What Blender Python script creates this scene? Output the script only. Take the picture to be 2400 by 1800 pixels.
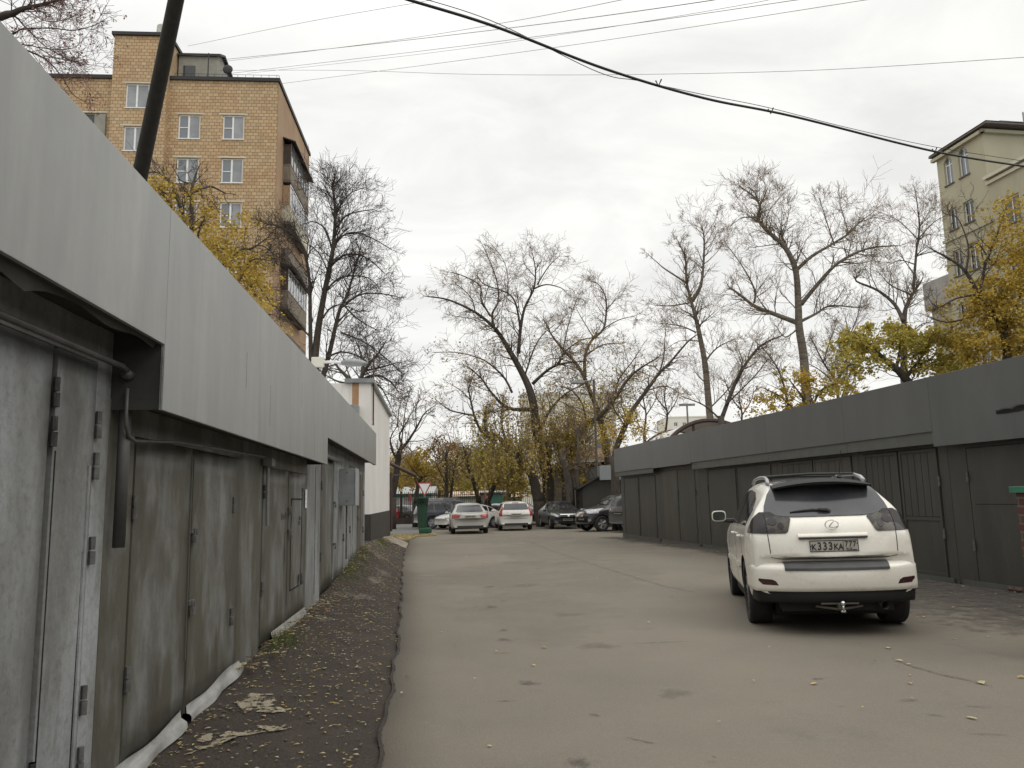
import bpy, bmesh, math, random
from mathutils import Vector, Matrix
from mathutils.bvhtree import BVHTree
for o in list(bpy.data.objects): bpy.data.objects.remove(o)
S = bpy.context.scene
COL = S.collection
rad = math.radians

# ---------------------------------------------------------------- camera
EYE = Vector((0, 0, 1.5))
FPX, CX, CY = 1840.0, 1200.0, 900.0
PITCH = math.atan(270 / 1840.0); ROLL = .021
Fv = Vector((0, math.cos(PITCH), math.sin(PITCH)))
U0 = Vector((0, -math.sin(PITCH), math.cos(PITCH))); R0 = Vector((1, 0, 0))
Rv = R0 * math.cos(ROLL) - U0 * math.sin(ROLL)
Uv = R0 * math.sin(ROLL) + U0 * math.cos(ROLL)
cd = bpy.data.cameras.new('camera'); cam = bpy.data.objects.new('camera', cd); COL.objects.link(cam)
cam.matrix_world = Matrix(((Rv.x, Uv.x, -Fv.x, EYE.x), (Rv.y, Uv.y, -Fv.y, EYE.y), (Rv.z, Uv.z, -Fv.z, EYE.z), (0, 0, 0, 1)))
cd.sensor_width = 36; cd.lens = 36 * FPX / 2400; cd.clip_start = .05; cd.clip_end = 2000
S.camera = cam
S.render.resolution_x = 1024; S.render.resolution_y = 768

# ---------------------------------------------------------------- sky, sun, exposure
W = bpy.data.worlds.new('World'); S.world = W; W.use_nodes = True
nt = W.node_tree; nt.nodes.clear()
def wn(t): return nt.nodes.new(t)
out = wn('ShaderNodeOutputWorld'); bg = wn('ShaderNodeBackground'); tc = wn('ShaderNodeTexCoord')
sky = wn('ShaderNodeTexSky'); sky.sky_type = 'NISHITA'; sky.sun_disc = False
sky.sun_elevation = rad(38); sky.sun_rotation = rad(-60)
sep = wn('ShaderNodeSeparateXYZ'); nt.links.new(tc.outputs['Generated'], sep.inputs[0])
# flat cloud layer: direction divided by its height
mx = wn('ShaderNodeMath'); mx.operation = 'MAXIMUM'; mx.inputs[1].default_value = .0; nt.links.new(sep.outputs[2], mx.inputs[0])
ad = wn('ShaderNodeMath'); ad.operation = 'ADD'; ad.inputs[1].default_value = .35; nt.links.new(mx.outputs[0], ad.inputs[0])
dx = wn('ShaderNodeMath'); dx.operation = 'DIVIDE'; nt.links.new(sep.outputs[0], dx.inputs[0]); nt.links.new(ad.outputs[0], dx.inputs[1])
dy = wn('ShaderNodeMath'); dy.operation = 'DIVIDE'; nt.links.new(sep.outputs[1], dy.inputs[0]); nt.links.new(ad.outputs[0], dy.inputs[1])
cb = wn('ShaderNodeCombineXYZ'); nt.links.new(dx.outputs[0], cb.inputs[0]); nt.links.new(dy.outputs[0], cb.inputs[1])
mp = wn('ShaderNodeMapping'); mp.inputs['Scale'].default_value = (2.2, 3.6, 1); mp.inputs['Rotation'].default_value = (0, 0, .35); nt.links.new(cb.outputs[0], mp.inputs[0])
n1 = wn('ShaderNodeTexNoise'); n1.inputs['Scale'].default_value = 1.3; n1.inputs['Detail'].default_value = 7; n1.inputs['Roughness'].default_value = .58; n1.inputs['Distortion'].default_value = .5
nt.links.new(mp.outputs[0], n1.inputs['Vector'])
cr = wn('ShaderNodeValToRGB'); e = cr.color_ramp.elements
e[0].position = .32; e[0].color = (.80, .795, .78, 1); e[1].position = .66; e[1].color = (.99, .985, .95, 1)
nt.links.new(n1.outputs[0], cr.inputs[0])
gr = wn('ShaderNodeMapRange'); gr.inputs['From Min'].default_value = .5; gr.inputs['From Max'].default_value = 1; gr.inputs['To Min'].default_value = 1.0; gr.inputs['To Max'].default_value = 2.15
nt.links.new(sep.outputs[2], gr.inputs[0])
ml = wn('ShaderNodeVectorMath'); ml.operation = 'SCALE'; nt.links.new(cr.outputs[0], ml.inputs[0]); nt.links.new(gr.outputs[0], ml.inputs['Scale'])
sk = wn('ShaderNodeVectorMath'); sk.operation = 'SCALE'; sk.inputs['Scale'].default_value = .004; nt.links.new(sky.outputs[0], sk.inputs[0])
sm = wn('ShaderNodeVectorMath'); sm.operation = 'ADD'; nt.links.new(ml.outputs[0], sm.inputs[0]); nt.links.new(sk.outputs[0], sm.inputs[1])
nt.links.new(sm.outputs[0], bg.inputs[0]); bg.inputs[1].default_value = 1.0
nt.links.new(bg.outputs[0], out.inputs[0])
sl = bpy.data.lights.new('sun', 'SUN'); sl.energy = .65; sl.angle = rad(35); sl.color = (1, .95, .88)
so = bpy.data.objects.new('sun', sl); COL.objects.link(so)
so.rotation_euler = (rad(45), 0, rad(60))   # soft light from the upper right, lights the left garages
so.location = (0, 0, 30)
vs = S.view_settings; vs.view_transform = 'Standard'; vs.look = 'None'; vs.gamma = 1; vs.exposure = .06
S.render.engine = 'CYCLES'

# ---------------------------------------------------------------- helpers
def ray(px, py): return Fv + Rv * ((px - CX) / FPX) + Uv * ((CY - py) / FPX)
def at(px, py, d):                       # the point seen at that place, d metres ahead
    r = ray(px, py); return EYE + r * (d / r.y)
def on_ground(px, py, z=0.0):
    r = ray(px, py); return EYE + r * ((z - EYE.z) / r.z)
def tag(o, label=None, cat=None, group=None, kind=None):
    if label: o['label'] = label
    if cat: o['category'] = cat
    if group: o['group'] = group
    if kind: o['kind'] = kind
    return o
def empty(name, loc, rz=0, label=None, cat=None, group=None):
    o = bpy.data.objects.new(name, None); o.empty_display_size = .2; COL.objects.link(o)
    o.location = loc; o.rotation_euler = (0, 0, rz)
    return tag(o, label, cat, group)
class MB:
    def __init__(s): s.v = []; s.f = []
    def add(s, vs_, fs):
        n = len(s.v); s.v += [tuple(p) for p in vs_]; s.f += [tuple(i + n for i in f) for f in fs]; return s
    def box(s, x0, x1, y0, y1, z0, z1):
        return s.add([(x0,y0,z0),(x1,y0,z0),(x1,y1,z0),(x0,y1,z0),(x0,y0,z1),(x1,y0,z1),(x1,y1,z1),(x0,y1,z1)],
                     [(0,3,2,1),(4,5,6,7),(0,1,5,4),(1,2,6,5),(2,3,7,6),(3,0,4,7)])
    def tube(s, pts, rs, n=8, cap=True):
        pts = [Vector(p) for p in pts]
        if not hasattr(rs, '__len__'): rs = [rs] * len(pts)
        base = len(s.v); a = None
        for i, p in enumerate(pts):
            d = (pts[min(i+1, len(pts)-1)] - pts[max(i-1, 0)])
            if d.length < 1e-9: d = Vector((0,0,1))
            d.normalize()
            if a is None: a = d.orthogonal().normalized()
            else:
                a = a - d * a.dot(d)
                a = a.normalized() if a.length > 1e-6 else d.orthogonal().normalized()
            b = d.cross(a)
            for k in range(n):
                t = 2*math.pi*k/n; q = p + (a*math.cos(t) + b*math.sin(t))*rs[i]; s.v.append((q.x, q.y, q.z))
        for i in range(len(pts)-1):
            for k in range(n):
                k2 = (k+1) % n; s.f.append((base+i*n+k, base+i*n+k2, base+(i+1)*n+k2, base+(i+1)*n+k))
        if cap:
            s.f.append(tuple(base+k for k in reversed(range(n)))); m = base+(len(pts)-1)*n
            s.f.append(tuple(m+k for k in range(n)))
        return s
    def prism(s, poly, axis, a, b):      # polygon in the two other axes, extruded from a to b
        n = len(poly); vv = []
        for c in (a, b):
            for p, q in poly:
                vv.append({'x': (c, p, q), 'y': (p, c, q), 'z': (p, q, c)}[axis])
        return s.add(vv, [tuple(range(n)), tuple(reversed(range(n, 2*n)))] + [(i, (i+1) % n + 0, (i+1) % n + n, i+n) for i in range(n)])
    def sphere(s, c, r, n=10, m=6, sc=(1,1,1)):
        vv = [(c[0], c[1], c[2]-r*sc[2])]
        for i in range(1, m):
            ph = -math.pi/2 + math.pi*i/m
            for k in range(n):
                t = 2*math.pi*k/n; vv.append((c[0]+r*sc[0]*math.cos(ph)*math.cos(t), c[1]+r*sc[1]*math.cos(ph)*math.sin(t), c[2]+r*sc[2]*math.sin(ph)))
        vv.append((c[0], c[1], c[2]+r*sc[2])); ff = []
        for k in range(n): ff.append((0, 1+(k+1) % n, 1+k))
        for i in range(m-2):
            for k in range(n):
                a = 1+i*n+k; b = 1+i*n+(k+1) % n; ff.append((a, b, b+n, a+n))
        t = len(vv)-1; o = 1+(m-2)*n
        for k in range(n): ff.append((o+k, o+(k+1) % n, t))
        return s.add(vv, ff)
    def build(s, name, mat, parent=None, smooth=False, bevel=0, fix=True):
        me = bpy.data.meshes.new(name); me.from_pydata(s.v, [], s.f)
        if fix and len(s.f) < 20000:
            bm = bmesh.new(); bm.from_mesh(me); bmesh.ops.recalc_face_normals(bm, faces=bm.faces); bm.to_mesh(me); bm.free()
        me.materials.append(mat)
        if smooth: me.polygons.foreach_set('use_smooth', [True]*len(me.polygons))
        o = bpy.data.objects.new(name, me); COL.objects.link(o)
        if parent: o.parent = parent
        if bevel:
            m = o.modifiers.new('bevel', 'BEVEL'); m.width = bevel; m.segments = 2; m.limit_method = 'ANGLE'
        return o
def lin(c): return tuple(((v/255)/12.92 if v/255 <= .04045 else ((v/255+.055)/1.055)**2.4) for v in c)

# ---------------------------------------------------------------- materials
def material(name, col, rough=.6, metal=0, col2=None, scale=3.0, stretch=(1,1,1), contrast=(.35,.7), detail=6, bump=0, bscale=40, spec=.5, coat=0,
             fine=None, fscale=60, famt=.3, stain=None, sscale=.7, sstretch=(1,1,1), srange=(.55,.75), trans=0, emit=None):
    m = bpy.data.materials.new(name); m.use_nodes = True; t = m.node_tree; N = t.nodes; L = t.links
    b = N['Principled BSDF']; b.inputs['Roughness'].default_value = rough; b.inputs['Metallic'].default_value = metal
    b.inputs['Specular IOR Level'].default_value = spec; b.inputs['Coat Weight'].default_value = coat
    if coat: b.inputs['Coat Roughness'].default_value = .08
    c4 = lambda c: (c[0], c[1], c[2], 1)
    b.inputs['Base Color'].default_value = c4(col)
    tcn = N.new('ShaderNodeTexCoord'); cur = None
    def noise(sc, st, det=6, rgh=.6):
        mpn = N.new('ShaderNodeMapping'); mpn.inputs['Scale'].default_value = st; L.new(tcn.outputs['Object'], mpn.inputs[0])
        n = N.new('ShaderNodeTexNoise'); n.inputs['Scale'].default_value = sc; n.inputs['Detail'].default_value = det; n.inputs['Roughness'].default_value = rgh
        L.new(mpn.outputs[0], n.inputs['Vector']); return n
    def mix(fac_out, a, bcol, mode='MIX', amt=1):
        mm = N.new('ShaderNodeMix'); mm.data_type = 'RGBA'; mm.blend_type = mode
        if fac_out is None: mm.inputs[0].default_value = amt
        else: L.new(fac_out, mm.inputs[0])
        for sock, v in ((mm.inputs[6], a), (mm.inputs[7], bcol)):
            if isinstance(v, tuple): sock.default_value = c4(v)
            else: L.new(v, sock)
        return mm.outputs[2]
    def rng(o, lo, hi, tmax=1):
        r = N.new('ShaderNodeMapRange'); r.inputs[1].default_value = lo; r.inputs[2].default_value = hi; r.inputs[4].default_value = tmax; L.new(o, r.inputs[0]); return r.outputs[0]
    cur = tuple(col)
    if col2 is not None:
        n = noise(scale, stretch, detail); cur = mix(rng(n.outputs[0], *contrast), cur, tuple(col2))
    if stain is not None:
        n = noise(sscale, sstretch, 8, .65); cur = mix(rng(n.outputs[0], *srange, tmax=.85), cur, tuple(stain))
    if fine is not None:
        n = noise(fscale, (1,1,1), 3, .7); cur = mix(rng(n.outputs[0], .45, .75, famt), cur, tuple(fine))
    if not isinstance(cur, tuple): L.new(cur, b.inputs['Base Color'])
    if bump:
        n = noise(bscale, (1,1,1), 5); bp = N.new('ShaderNodeBump'); bp.inputs['Strength'].default_value = bump; bp.inputs['Distance'].default_value = .01
        L.new(n.outputs[0], bp.inputs['Height']); L.new(bp.outputs[0], b.inputs['Normal'])
    if trans: b.inputs['Transmission Weight'].default_value = trans
    if emit: b.inputs['Emission Color'].default_value = c4(emit); b.inputs['Emission Strength'].default_value = 1
    return m
def g(v): return (v, v, v)
M = {}
M['fascia_l'] = material('light_grey_fascia', (.295,.3,.29), .38, 0, (.245,.25,.243), 2.6, (.8,.8,.16), (.35,.7), bump=.05, bscale=14, stain=(.37,.375,.36), sscale=1.3, sstretch=(1.6,1.6,.2), srange=(.48,.72), fine=(.235,.235,.225), fscale=5, famt=.35)
M['door_l'] = material('weathered_grey_door_paint', (.092,.089,.068), .48, 0, (.29,.3,.3), 1.7, (1.2,1.2,.5), (.47,.72), bump=.25, bscale=22, stain=(.042,.04,.026), sscale=1.5, sstretch=(1.2,1.2,.6), srange=(.5,.72), fine=(.08,.08,.07), fscale=25, famt=.45)
M['door_l2'] = material('weathered_pale_door_paint', (.19,.195,.19), .48, 0, (.36,.378,.39), 1.8, (1.4,1.4,.45), (.42,.68), bump=.3, bscale=26, stain=(.06,.056,.046), sscale=2.2, sstretch=(1.5,1.5,.45), srange=(.52,.78), fine=(.1,.09,.075), fscale=30, famt=.45)
M['hinge'] = material('dark_hinge_metal', (.07,.07,.066), .55, .2, (.16,.16,.155), 14, bump=.3, bscale=60)
M['gap'] = material('dark_gap', g(.006), .9)
M['pipe'] = material('grey_pipe_paint', (.13,.132,.128), .45, 0, (.2,.2,.195), 9, (1,1,.4), bump=.15)
M['fascia_r'] = material('dark_grey_fascia', (.073,.077,.076), .36, 0, (.092,.096,.094), 1.5, (1,1,.3), (.35,.7), bump=.05, bscale=10, stain=(.054,.057,.053), sscale=1.2, sstretch=(1.2,1.2,.3), srange=(.5,.8))  # darker base tone than the left fascia
M['door_r'] = material('dark_green_grey_door', (.046,.045,.037), .5, 0, (.032,.031,.026), 2.2, (1.5,1.5,.35), (.4,.7), bump=.25, bscale=22, stain=(.068,.07,.062), sscale=2.5, sstretch=(1.4,1.4,.25), srange=(.55,.82), fine=(.03,.03,.025), fscale=30, famt=.4)
M['band_r'] = material('grey_lintel_paint', (.082,.086,.078), .5, 0, (.06,.063,.055), 3, (1,1,.6))
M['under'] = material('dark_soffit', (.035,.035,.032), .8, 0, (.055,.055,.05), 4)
M['roof'] = material('roofing_felt', (.06,.06,.058), .95, 0, (.1,.1,.095), 2, bump=.3)
M['white_wall'] = material('off_white_plaster', (.7,.675,.635), .85, 0, (.78,.765,.74), 1.2, (1,1,.3), (.35,.7), bump=.25, bscale=12, stain=(.5,.465,.41), sscale=1.6, sstretch=(1.5,1.5,.22), srange=(.56,.8))
M['black_base'] = material('dark_brown_plinth', (.032,.026,.023), .8, 0, (.05,.042,.037), 4, bump=.3)
M['zinc'] = material('grey_sheet_metal', (.2,.215,.22), .4, .3, (.3,.31,.31), 4)
M['white'] = material('white_paint', g(.8), .45, 0, (.7,.7,.68), 5)
M['plaster_cream'] = material('cream_plaster', (.43,.40,.285), .85, 0, (.37,.345,.245), .5, (1,1,.5), bump=.1, bscale=6, stain=(.3,.28,.2), sscale=.5, sstretch=(1.4,1.4,.3), srange=(.58,.8))
M['cream_pale'] = material('pale_cream_plaster', (.6,.57,.45), .85, 0, (.5,.47,.37), .4, stain=(.42,.36,.26), sscale=.6, srange=(.55,.8))
M['glass'] = material('window_glass', (.16,.18,.2), .06, 0, spec=.9)
M['glass_pale'] = material('window_glass_with_curtain', (.3,.315,.33), .12, 0, (.17,.18,.19), 1.0, spec=.8)
M['dark_glass'] = material('dark_window_glass', (.03,.033,.035), .05, 0, spec=.8)
M['rust'] = material('rusty_metal', (.13,.06,.04), .8, .1, (.06,.03,.02), 12, bump=.3)
M['bark'] = material('dark_bark', (.045,.036,.029), .95, 0, (.085,.07,.056), 12, (1,1,.4), bump=.8, bscale=25)
M['bark_grey'] = material('grey_brown_bark', (.075,.062,.05), .95, 0, (.14,.122,.1), 9, (1,1,.4), bump=.8, bscale=25)
M['bark_pale'] = material('pale_poplar_bark', (.17,.145,.115), .9, 0, (.07,.058,.046), 5, (.4,.4,2.5), (.4,.65), bump=.6, bscale=20)
M['twig_dark'] = material('dark_twig_bark', (.05,.038,.031), .95)
M['twig'] = material('grey_brown_twig_bark', (.2,.145,.09), .95)
M['twig_red'] = material('reddish_twig_bark', (.16,.09,.08), .95)
M['pole'] = material('dark_weathered_pole_wood', (.035,.031,.025), .85, 0, (.02,.018,.015), 6, (3,3,.3), bump=.6, bscale=30)
M['cable'] = material('black_cable', g(.012), .6)
M['wire'] = material('grey_wire', g(.2), .6)

def faded(m, k=1.0, nscale=14, lo=.35, hi=.75):
    t = m.node_tree; N = t.nodes; L = t.links; b = N['Principled BSDF']; o = N['Material Output']
    a = N.new('ShaderNodeAttribute'); a.attribute_name = 'fade'; tcn = N.new('ShaderNodeTexCoord'); n = N.new('ShaderNodeTexNoise'); n.inputs['Scale'].default_value = nscale; n.inputs['Detail'].default_value = 8; n.inputs['Roughness'].default_value = .7
    L.new(tcn.outputs['Object'], n.inputs['Vector'])
    s_ = N.new('ShaderNodeMath'); s_.operation = 'ADD'; L.new(a.outputs['Fac'], s_.inputs[0]); L.new(n.outputs[0], s_.inputs[1])
    r = N.new('ShaderNodeMapRange'); r.inputs[1].default_value = lo+.35; r.inputs[2].default_value = hi+.35; r.inputs[4].default_value = k; L.new(s_.outputs[0], r.inputs[0])
    tr = N.new('ShaderNodeBsdfTransparent'); mx_ = N.new('ShaderNodeMixShader'); L.new(r.outputs[0], mx_.inputs[0]); L.new(tr.outputs[0], mx_.inputs[1]); L.new(b.outputs[0], mx_.inputs[2]); L.new(mx_.outputs[0], o.inputs[0])
    return m
def leafmat(name, cols):
    m = bpy.data.materials.new(name); m.use_nodes = True; t = m.node_tree; b = t.nodes['Principled BSDF']; b.inputs['Roughness'].default_value = .7
    b.inputs['Specular IOR Level'].default_value = .25
    gi = t.nodes.new('ShaderNodeNewGeometry'); r = t.nodes.new('ShaderNodeValToRGB'); r.color_ramp.interpolation = 'CONSTANT'
    r.color_ramp.elements.remove(r.color_ramp.elements[1])
    for i, c in enumerate(cols):
        el = r.color_ramp.elements[0] if i == 0 else r.color_ramp.elements.new(i/len(cols)); el.position = i/len(cols); el.color = (*c, 1)
    t.links.new(gi.outputs['Random Per Island'], r.inputs[0]); t.links.new(r.outputs[0], b.inputs['Base Color'])
    tr = t.nodes.new('ShaderNodeBsdfTranslucent'); t.links.new(r.outputs[0], tr.inputs[0])
    mx_ = t.nodes.new('ShaderNodeMixShader'); mx_.inputs[0].default_value = .35
    t.links.new(b.outputs[0], mx_.inputs[1]); t.links.new(tr.outputs[0], mx_.inputs[2]); t.links.new(mx_.outputs[0], t.nodes['Material Output'].inputs[0])
    return m
M['leaf_yellow'] = leafmat('yellow_leaves', [(.5,.34,.055),(.42,.3,.055),(.34,.27,.06),(.55,.39,.08),(.3,.21,.045)])
M['leaf_olive'] = leafmat('olive_yellow_leaves', [(.36,.28,.08),(.44,.32,.08),(.27,.215,.07),(.5,.36,.09),(.22,.17,.06)])
M['leaf_green'] = leafmat('yellow_green_leaves', [(.38,.31,.07),(.44,.35,.07),(.3,.26,.06),(.5,.38,.08),(.24,.21,.055)])
M['leaf_brown'] = leafmat('brown_orange_leaves', [(.3,.17,.08),(.24,.13,.06),(.35,.23,.1),(.2,.12,.07)])
M['leaf_gold'] = leafmat('golden_olive_leaves', [(.46,.36,.07),(.36,.31,.07),(.52,.4,.09),(.28,.25,.06),(.4,.36,.08)])
M['leaf_red'] = leafmat('reddish_withered_leaves', [(.22,.09,.075),(.3,.15,.12),(.17,.08,.06),(.35,.2,.17)])
M['litter'] = leafmat('fallen_leaf_litter', [(.5,.42,.24),(.3,.24,.14),(.6,.53,.36),(.2,.14,.09),(.13,.1,.07),(.52,.36,.14),(.4,.34,.24),(.62,.55,.2)])

# ---------------------------------------------------------------- terrain shape
AZL, AZR = rad(-5.55), rad(-9.186)
def lerp_list(t, x):
    if x <= t[0][0]: return t[0][1]
    for (a, b), (c, d) in zip(t, t[1:]):
        if x <= c: return b + (d-b)*(x-a)/(c-a)
    return t[-1][1]
def sstep(a, b, x):
    t = max(0, min(1, (x-a)/(b-a))); return t*t*(3-2*t)
ZW = [(-20,.05),(0,.08),(4.8,.1),(7.8,.19),(11,.17),(13,.28),(15.4,.43),(17.2,.57),(21.7,.5),(30.2,.3),(33.5,.0)]
EDGE = [(-12,.9),(0,-.45),(4.8,-.82),(8.4,-1.24),(13,-1.85),(18,-2.55),(24.6,-3.4),(30,-4.0),(33,-4.35),(36,-4.45)]
def door_x(y): return -.0972*y - 1.66
def edge_x(y): return lerp_list(EDGE, y) + .015*math.sin(y*3.1) + .01*math.sin(y*7.7+1)
def far_z(y): return -.1*sstep(20, 38, y) - .12*sstep(38, 52, y)
def hz(x, y):
    z = far_z(y); e = lerp_list(EDGE, y); d = door_x(y)
    if x < e and y < 34:
        t = min(1, (e-x)/max(.3, e-d)); z += lerp_list(ZW, y)*t**1.05
    return z
# ---------------------------------------------------------------- ground, road, verge
def sheet(name, x_of, ys, nx, zoff, mat, skirt=0):
    mb = MB(); n = nx+1
    for y in ys:
        x0, x1 = x_of(y)
        for i in range(n):
            x = x0 + (x1-x0)*i/nx; mb.v.append((x, y, hz(x+1e-4, y)+zoff(x, y)))
    for j in range(len(ys)-1):
        for i in range(nx): a = j*n+i; mb.f.append((a, a+1, a+n+1, a+n))
    if skirt:
        b = len(mb.v)
        for j in range(len(ys)): v = mb.v[j*n]; mb.v.append((v[0]-.01, v[1], v[2]-skirt))
        for j in range(len(ys)-1): mb.f.append((j*n, (j+1)*n, b+j+1, b+j))
    o = mb.build(name, mat, smooth=True); tag(o, kind='structure'); return o
M['soil'] = material('dark_soil', (.02,.014,.009), .95, 0, (.038,.027,.019), 2.5, bump=.9, bscale=50, stain=(.065,.05,.036), sscale=1.1, srange=(.58,.8), fine=(.16,.135,.11), fscale=70, famt=.3)
M['earth'] = material('far_earth', (.09,.08,.05), .95, 0, (.14,.12,.08), .5)
def asphalt(name):
    m = material(name, (.170,.148,.115), .9, 0, (.138,.12,.095), .42, (1,1,1), (.38,.66), bump=.5, bscale=90, stain=(.105,.094,.081), sscale=.75, sstretch=(1,.8,1), srange=(.59,.76), fine=(.26,.24,.21), fscale=130, famt=.55, spec=.35)
    return m
M['asphalt'] = asphalt('worn_asphalt')
M['asphalt_far'] = material('grey_side_street_asphalt', (.13,.128,.122), .9, 0, (.16,.157,.15), .6, bump=.3, bscale=60)
yr = lambda a, b, s: [a + s*i for i in range(int((b-a)/s)+1)]
ysr = yr(-12, 34, .4) + [34.4, 34.8, 35.2, 35.6, 36.0]
sheet('ground', lambda y: (-260, 260), [-60, -20, 0, 20, 36, 52, 80, 150, 300, 600], 26, lambda x, y: -.35 if y < 53 else -.1, M['earth'])
sheet('road', lambda y: (edge_x(y), 12.5), ysr, 34, lambda x, y: .004, M['asphalt'], skirt=.06)
sheet('parking_road', lambda y: (-60, 30), yr(36.0, 64, 1.0), 50, lambda x, y: .002, M['asphalt'])
def vz(x, y):
    return -.02 + .014*math.sin(x*9+y*2)*math.sin(y*5.3) + .01*math.sin(x*23+1)*math.sin(y*17)
sheet('dirt_verge', lambda y: (door_x(y)-1.3, edge_x(y)+.05), yr(-12, 35, .12), 26, vz, M['soil'])
# side street left of the bin, seen past the white building
sheet('side_street', lambda y: (-40, -4.6), yr(40.0, 62, 1.0), 20, lambda x, y: .012, M['asphalt_far'])
# grassy leaf strewn corner behind the white building
mb = MB(); P = [(-9.5,31.5),(-4.75,31.2),(-4.35,33),(-4.45,36.2),(-3.6,36.8),(-3.8,38.2),(-9.5,39.6)]
vv = [(x, y, hz(-4.2, y)+.03) for x, y in P] + [(x, y, hz(-4.2, y)-.12) for x, y in P]
n = len(P); mb.add(vv, [tuple(range(n))] + [(i, (i+1) % n, (i+1) % n + n, i+n) for i in range(n)])
M['grass_soil'] = material('leafy_grass_soil', (.13,.115,.04), .95, 0, (.2,.14,.05), 3, bump=.9, bscale=30, fine=(.4,.29,.09), fscale=14, famt=.8)
tag(mb.build('grass_verge', M['grass_soil']), kind='structure')
# concrete apron at the corner of the white building
M['concrete'] = material('pale_concrete', (.3,.265,.215), .9, 0, (.22,.195,.16), 2.5, bump=.5)
def blob(name, cx_, cy_, rx, ry, mat, zo=.014, seed=1, rot=0, jag=.35, n=36, nr=4, verge=0):
    rnd = random.Random(seed); ph = [rnd.uniform(0, 6.28) for _ in range(5)]; mb_ = MB(); rings = []
    for j in range(nr+1):
        for k in range(n):
            t = 2*math.pi*k/n
            w = 1 + jag*(math.sin(2*t+ph[0])*.4 + math.sin(3*t+ph[1])*.35 + math.sin(5*t+ph[2])*.3 + math.sin(9*t+ph[3])*.2)
            rr = w*max(.01, j/nr); x = rx*rr*math.cos(t); y = ry*rr*math.sin(t)
            X = cx_ + x*math.cos(rot) - y*math.sin(rot); Y = cy_ + x*math.sin(rot) + y*math.cos(rot)
            mb_.v.append((X, Y, hz(X, Y)+zo+(vz(X, Y) if verge else 0)))
    for j in range(nr):
        for k in range(n): mb_.f.append((j*n+k, j*n+(k+1) % n, (j+1)*n+(k+1) % n, (j+1)*n+k))
    mb_.f.append(tuple(range(n)))
    ob = mb_.build(name, mat); at_ = ob.data.attributes.new('fade', 'FLOAT', 'POINT')
    for i_ in range(len(mb_.v)): at_.data[i_].value = .5*min(1, 1.5*(1-min(nr, i_//n)/nr))
    return tag(ob, kind='structure')
blob('concrete_patch', -4.1, 27.5, .42, 3.0, M['concrete'], .012, 3, jag=.25, nr=8, verge=1)
# trodden sand and dust patches on the verge
M['sand'] = faded(material('pale_sand', (.3,.26,.19), .95, 0, (.2,.17,.12), 6, bump=.4, bscale=60), 1, 11, .56, .62)
M['patch'] = material('dusty_old_asphalt', (.17,.145,.12), .95, 0, (.08,.066,.055), 4, bump=.5, bscale=50); faded(M['patch'], .9, 10)
for i, (px, py, rx, ry, r) in enumerate([(600,1655,.14,.2,.4),(640,1665,.13,.07,.2),(600,1715,.2,.06,.5),(640,1700,.09,.06,.2),(505,1745,.06,.16,-.5),(560,1722,.12,.03,.6),(480,1735,.04,.08,0)]):
    p = on_ground(px, py, .06); blob('sand_patch', p.x, p.y, rx*2.2, ry*2.0, M['sand'], .009, 20+i, r, .3, nr=6, verge=1)
for i, (px, py, rx, ry) in enumerate([(800,1395,.28,.4),(760,1442,.2,.22),(880,1345,.3,.7),(885,1310,.4,.9),(880,1290,.4,.9),(900,1330,.3,.6),(850,1375,.3,.5)]):
    p = on_ground(px, py, .15 if py > 1390 else .25); blob('worn_patch', p.x, p.y, rx, ry, M['patch'], .007, 40+i, nr=6, verge=1)
# dark stains, seams and cracks of the road
M['tar'] = material('dark_worn_tar', (.08,.074,.068), .9, 0, (.12,.108,.093), 30, bump=.5, bscale=80); faded(M['tar'], .75, 26, .4, .85)
M['tar2'] = material('faint_worn_spot', (.115,.103,.088), .9, 0, (.14,.125,.107), 20, bump=.5, bscale=80); faded(M['tar2'], .6, 12, .35, 1.1)
def on_road(px, py): return on_ground(px, py, .01)
for i, (px, py, rx, ry, r, k) in enumerate([(1183,1498,.07,.13,.3,0),(1238,1600,.09,.12,.5,0),(1355,1785,.09,.1,.7,0),(1152,1422,.1,.17,0,0),(1400,1513,.22,.2,.3,1),(1330,1440,.25,.2,.2,1),(1180,1477,.06,.1,.1,0),
        (1148,1375,.1,.13,0,0),(1198,1340,.2,.05,.1,0),(1180,1408,.1,.06,0,0),(1230,1372,.4,.25,.1,1),(1200,1300,.2,.2,.1,1),(1200,1318,.22,.2,.1,1),(1550,1505,.36,.035,.1,1),(1580,1625,.2,.12,.5,1),(1395,1675,.06,.025,-.6,0),(1505,1735,.13,.018,-.7,0),
        (2130,1640,.1,.04,.2,1),(1920,1590,.09,.03,.1,0),(2290,1655,.1,.02,-.4,0),(2325,1720,.12,.035,-.2,1),(1970,1655,.04,.015,0,0),(2190,1675,.07,.02,-.6,0),(1175,1530,.12,.015,0,0),(1183,1642,.13,.012,0,0),(1175,1460,.1,.02,0,0)]):
    p = on_road(px, py); blob('road_stain', p.x, p.y, rx*1.35, ry*1.35, M['tar2' if k else 'tar'], .0085 + .0011*(i % 4), 60+i, r, .4, 28, 4)
M['pale_road'] = faded(material('pale_asphalt', (.25,.222,.175), .92, 0, (.21,.188,.15), 2, bump=.5, bscale=90, fine=(.3,.27,.22), fscale=130, famt=.5), .8, .9, .3, 1.0)  # paler tone laid over the middle and far road
for i, (x, y, rx, ry) in enumerate([(.6,16,2.6,6),(1.6,24,3.4,7),(-.6,32,3,6),(3.2,34,4,5),(.2,11,1.4,3)]): blob('pale_patch', x, y, rx, ry, M['pale_road'], .0062+.0004*i, 90+i, 0, .25, 40, 12)
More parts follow.
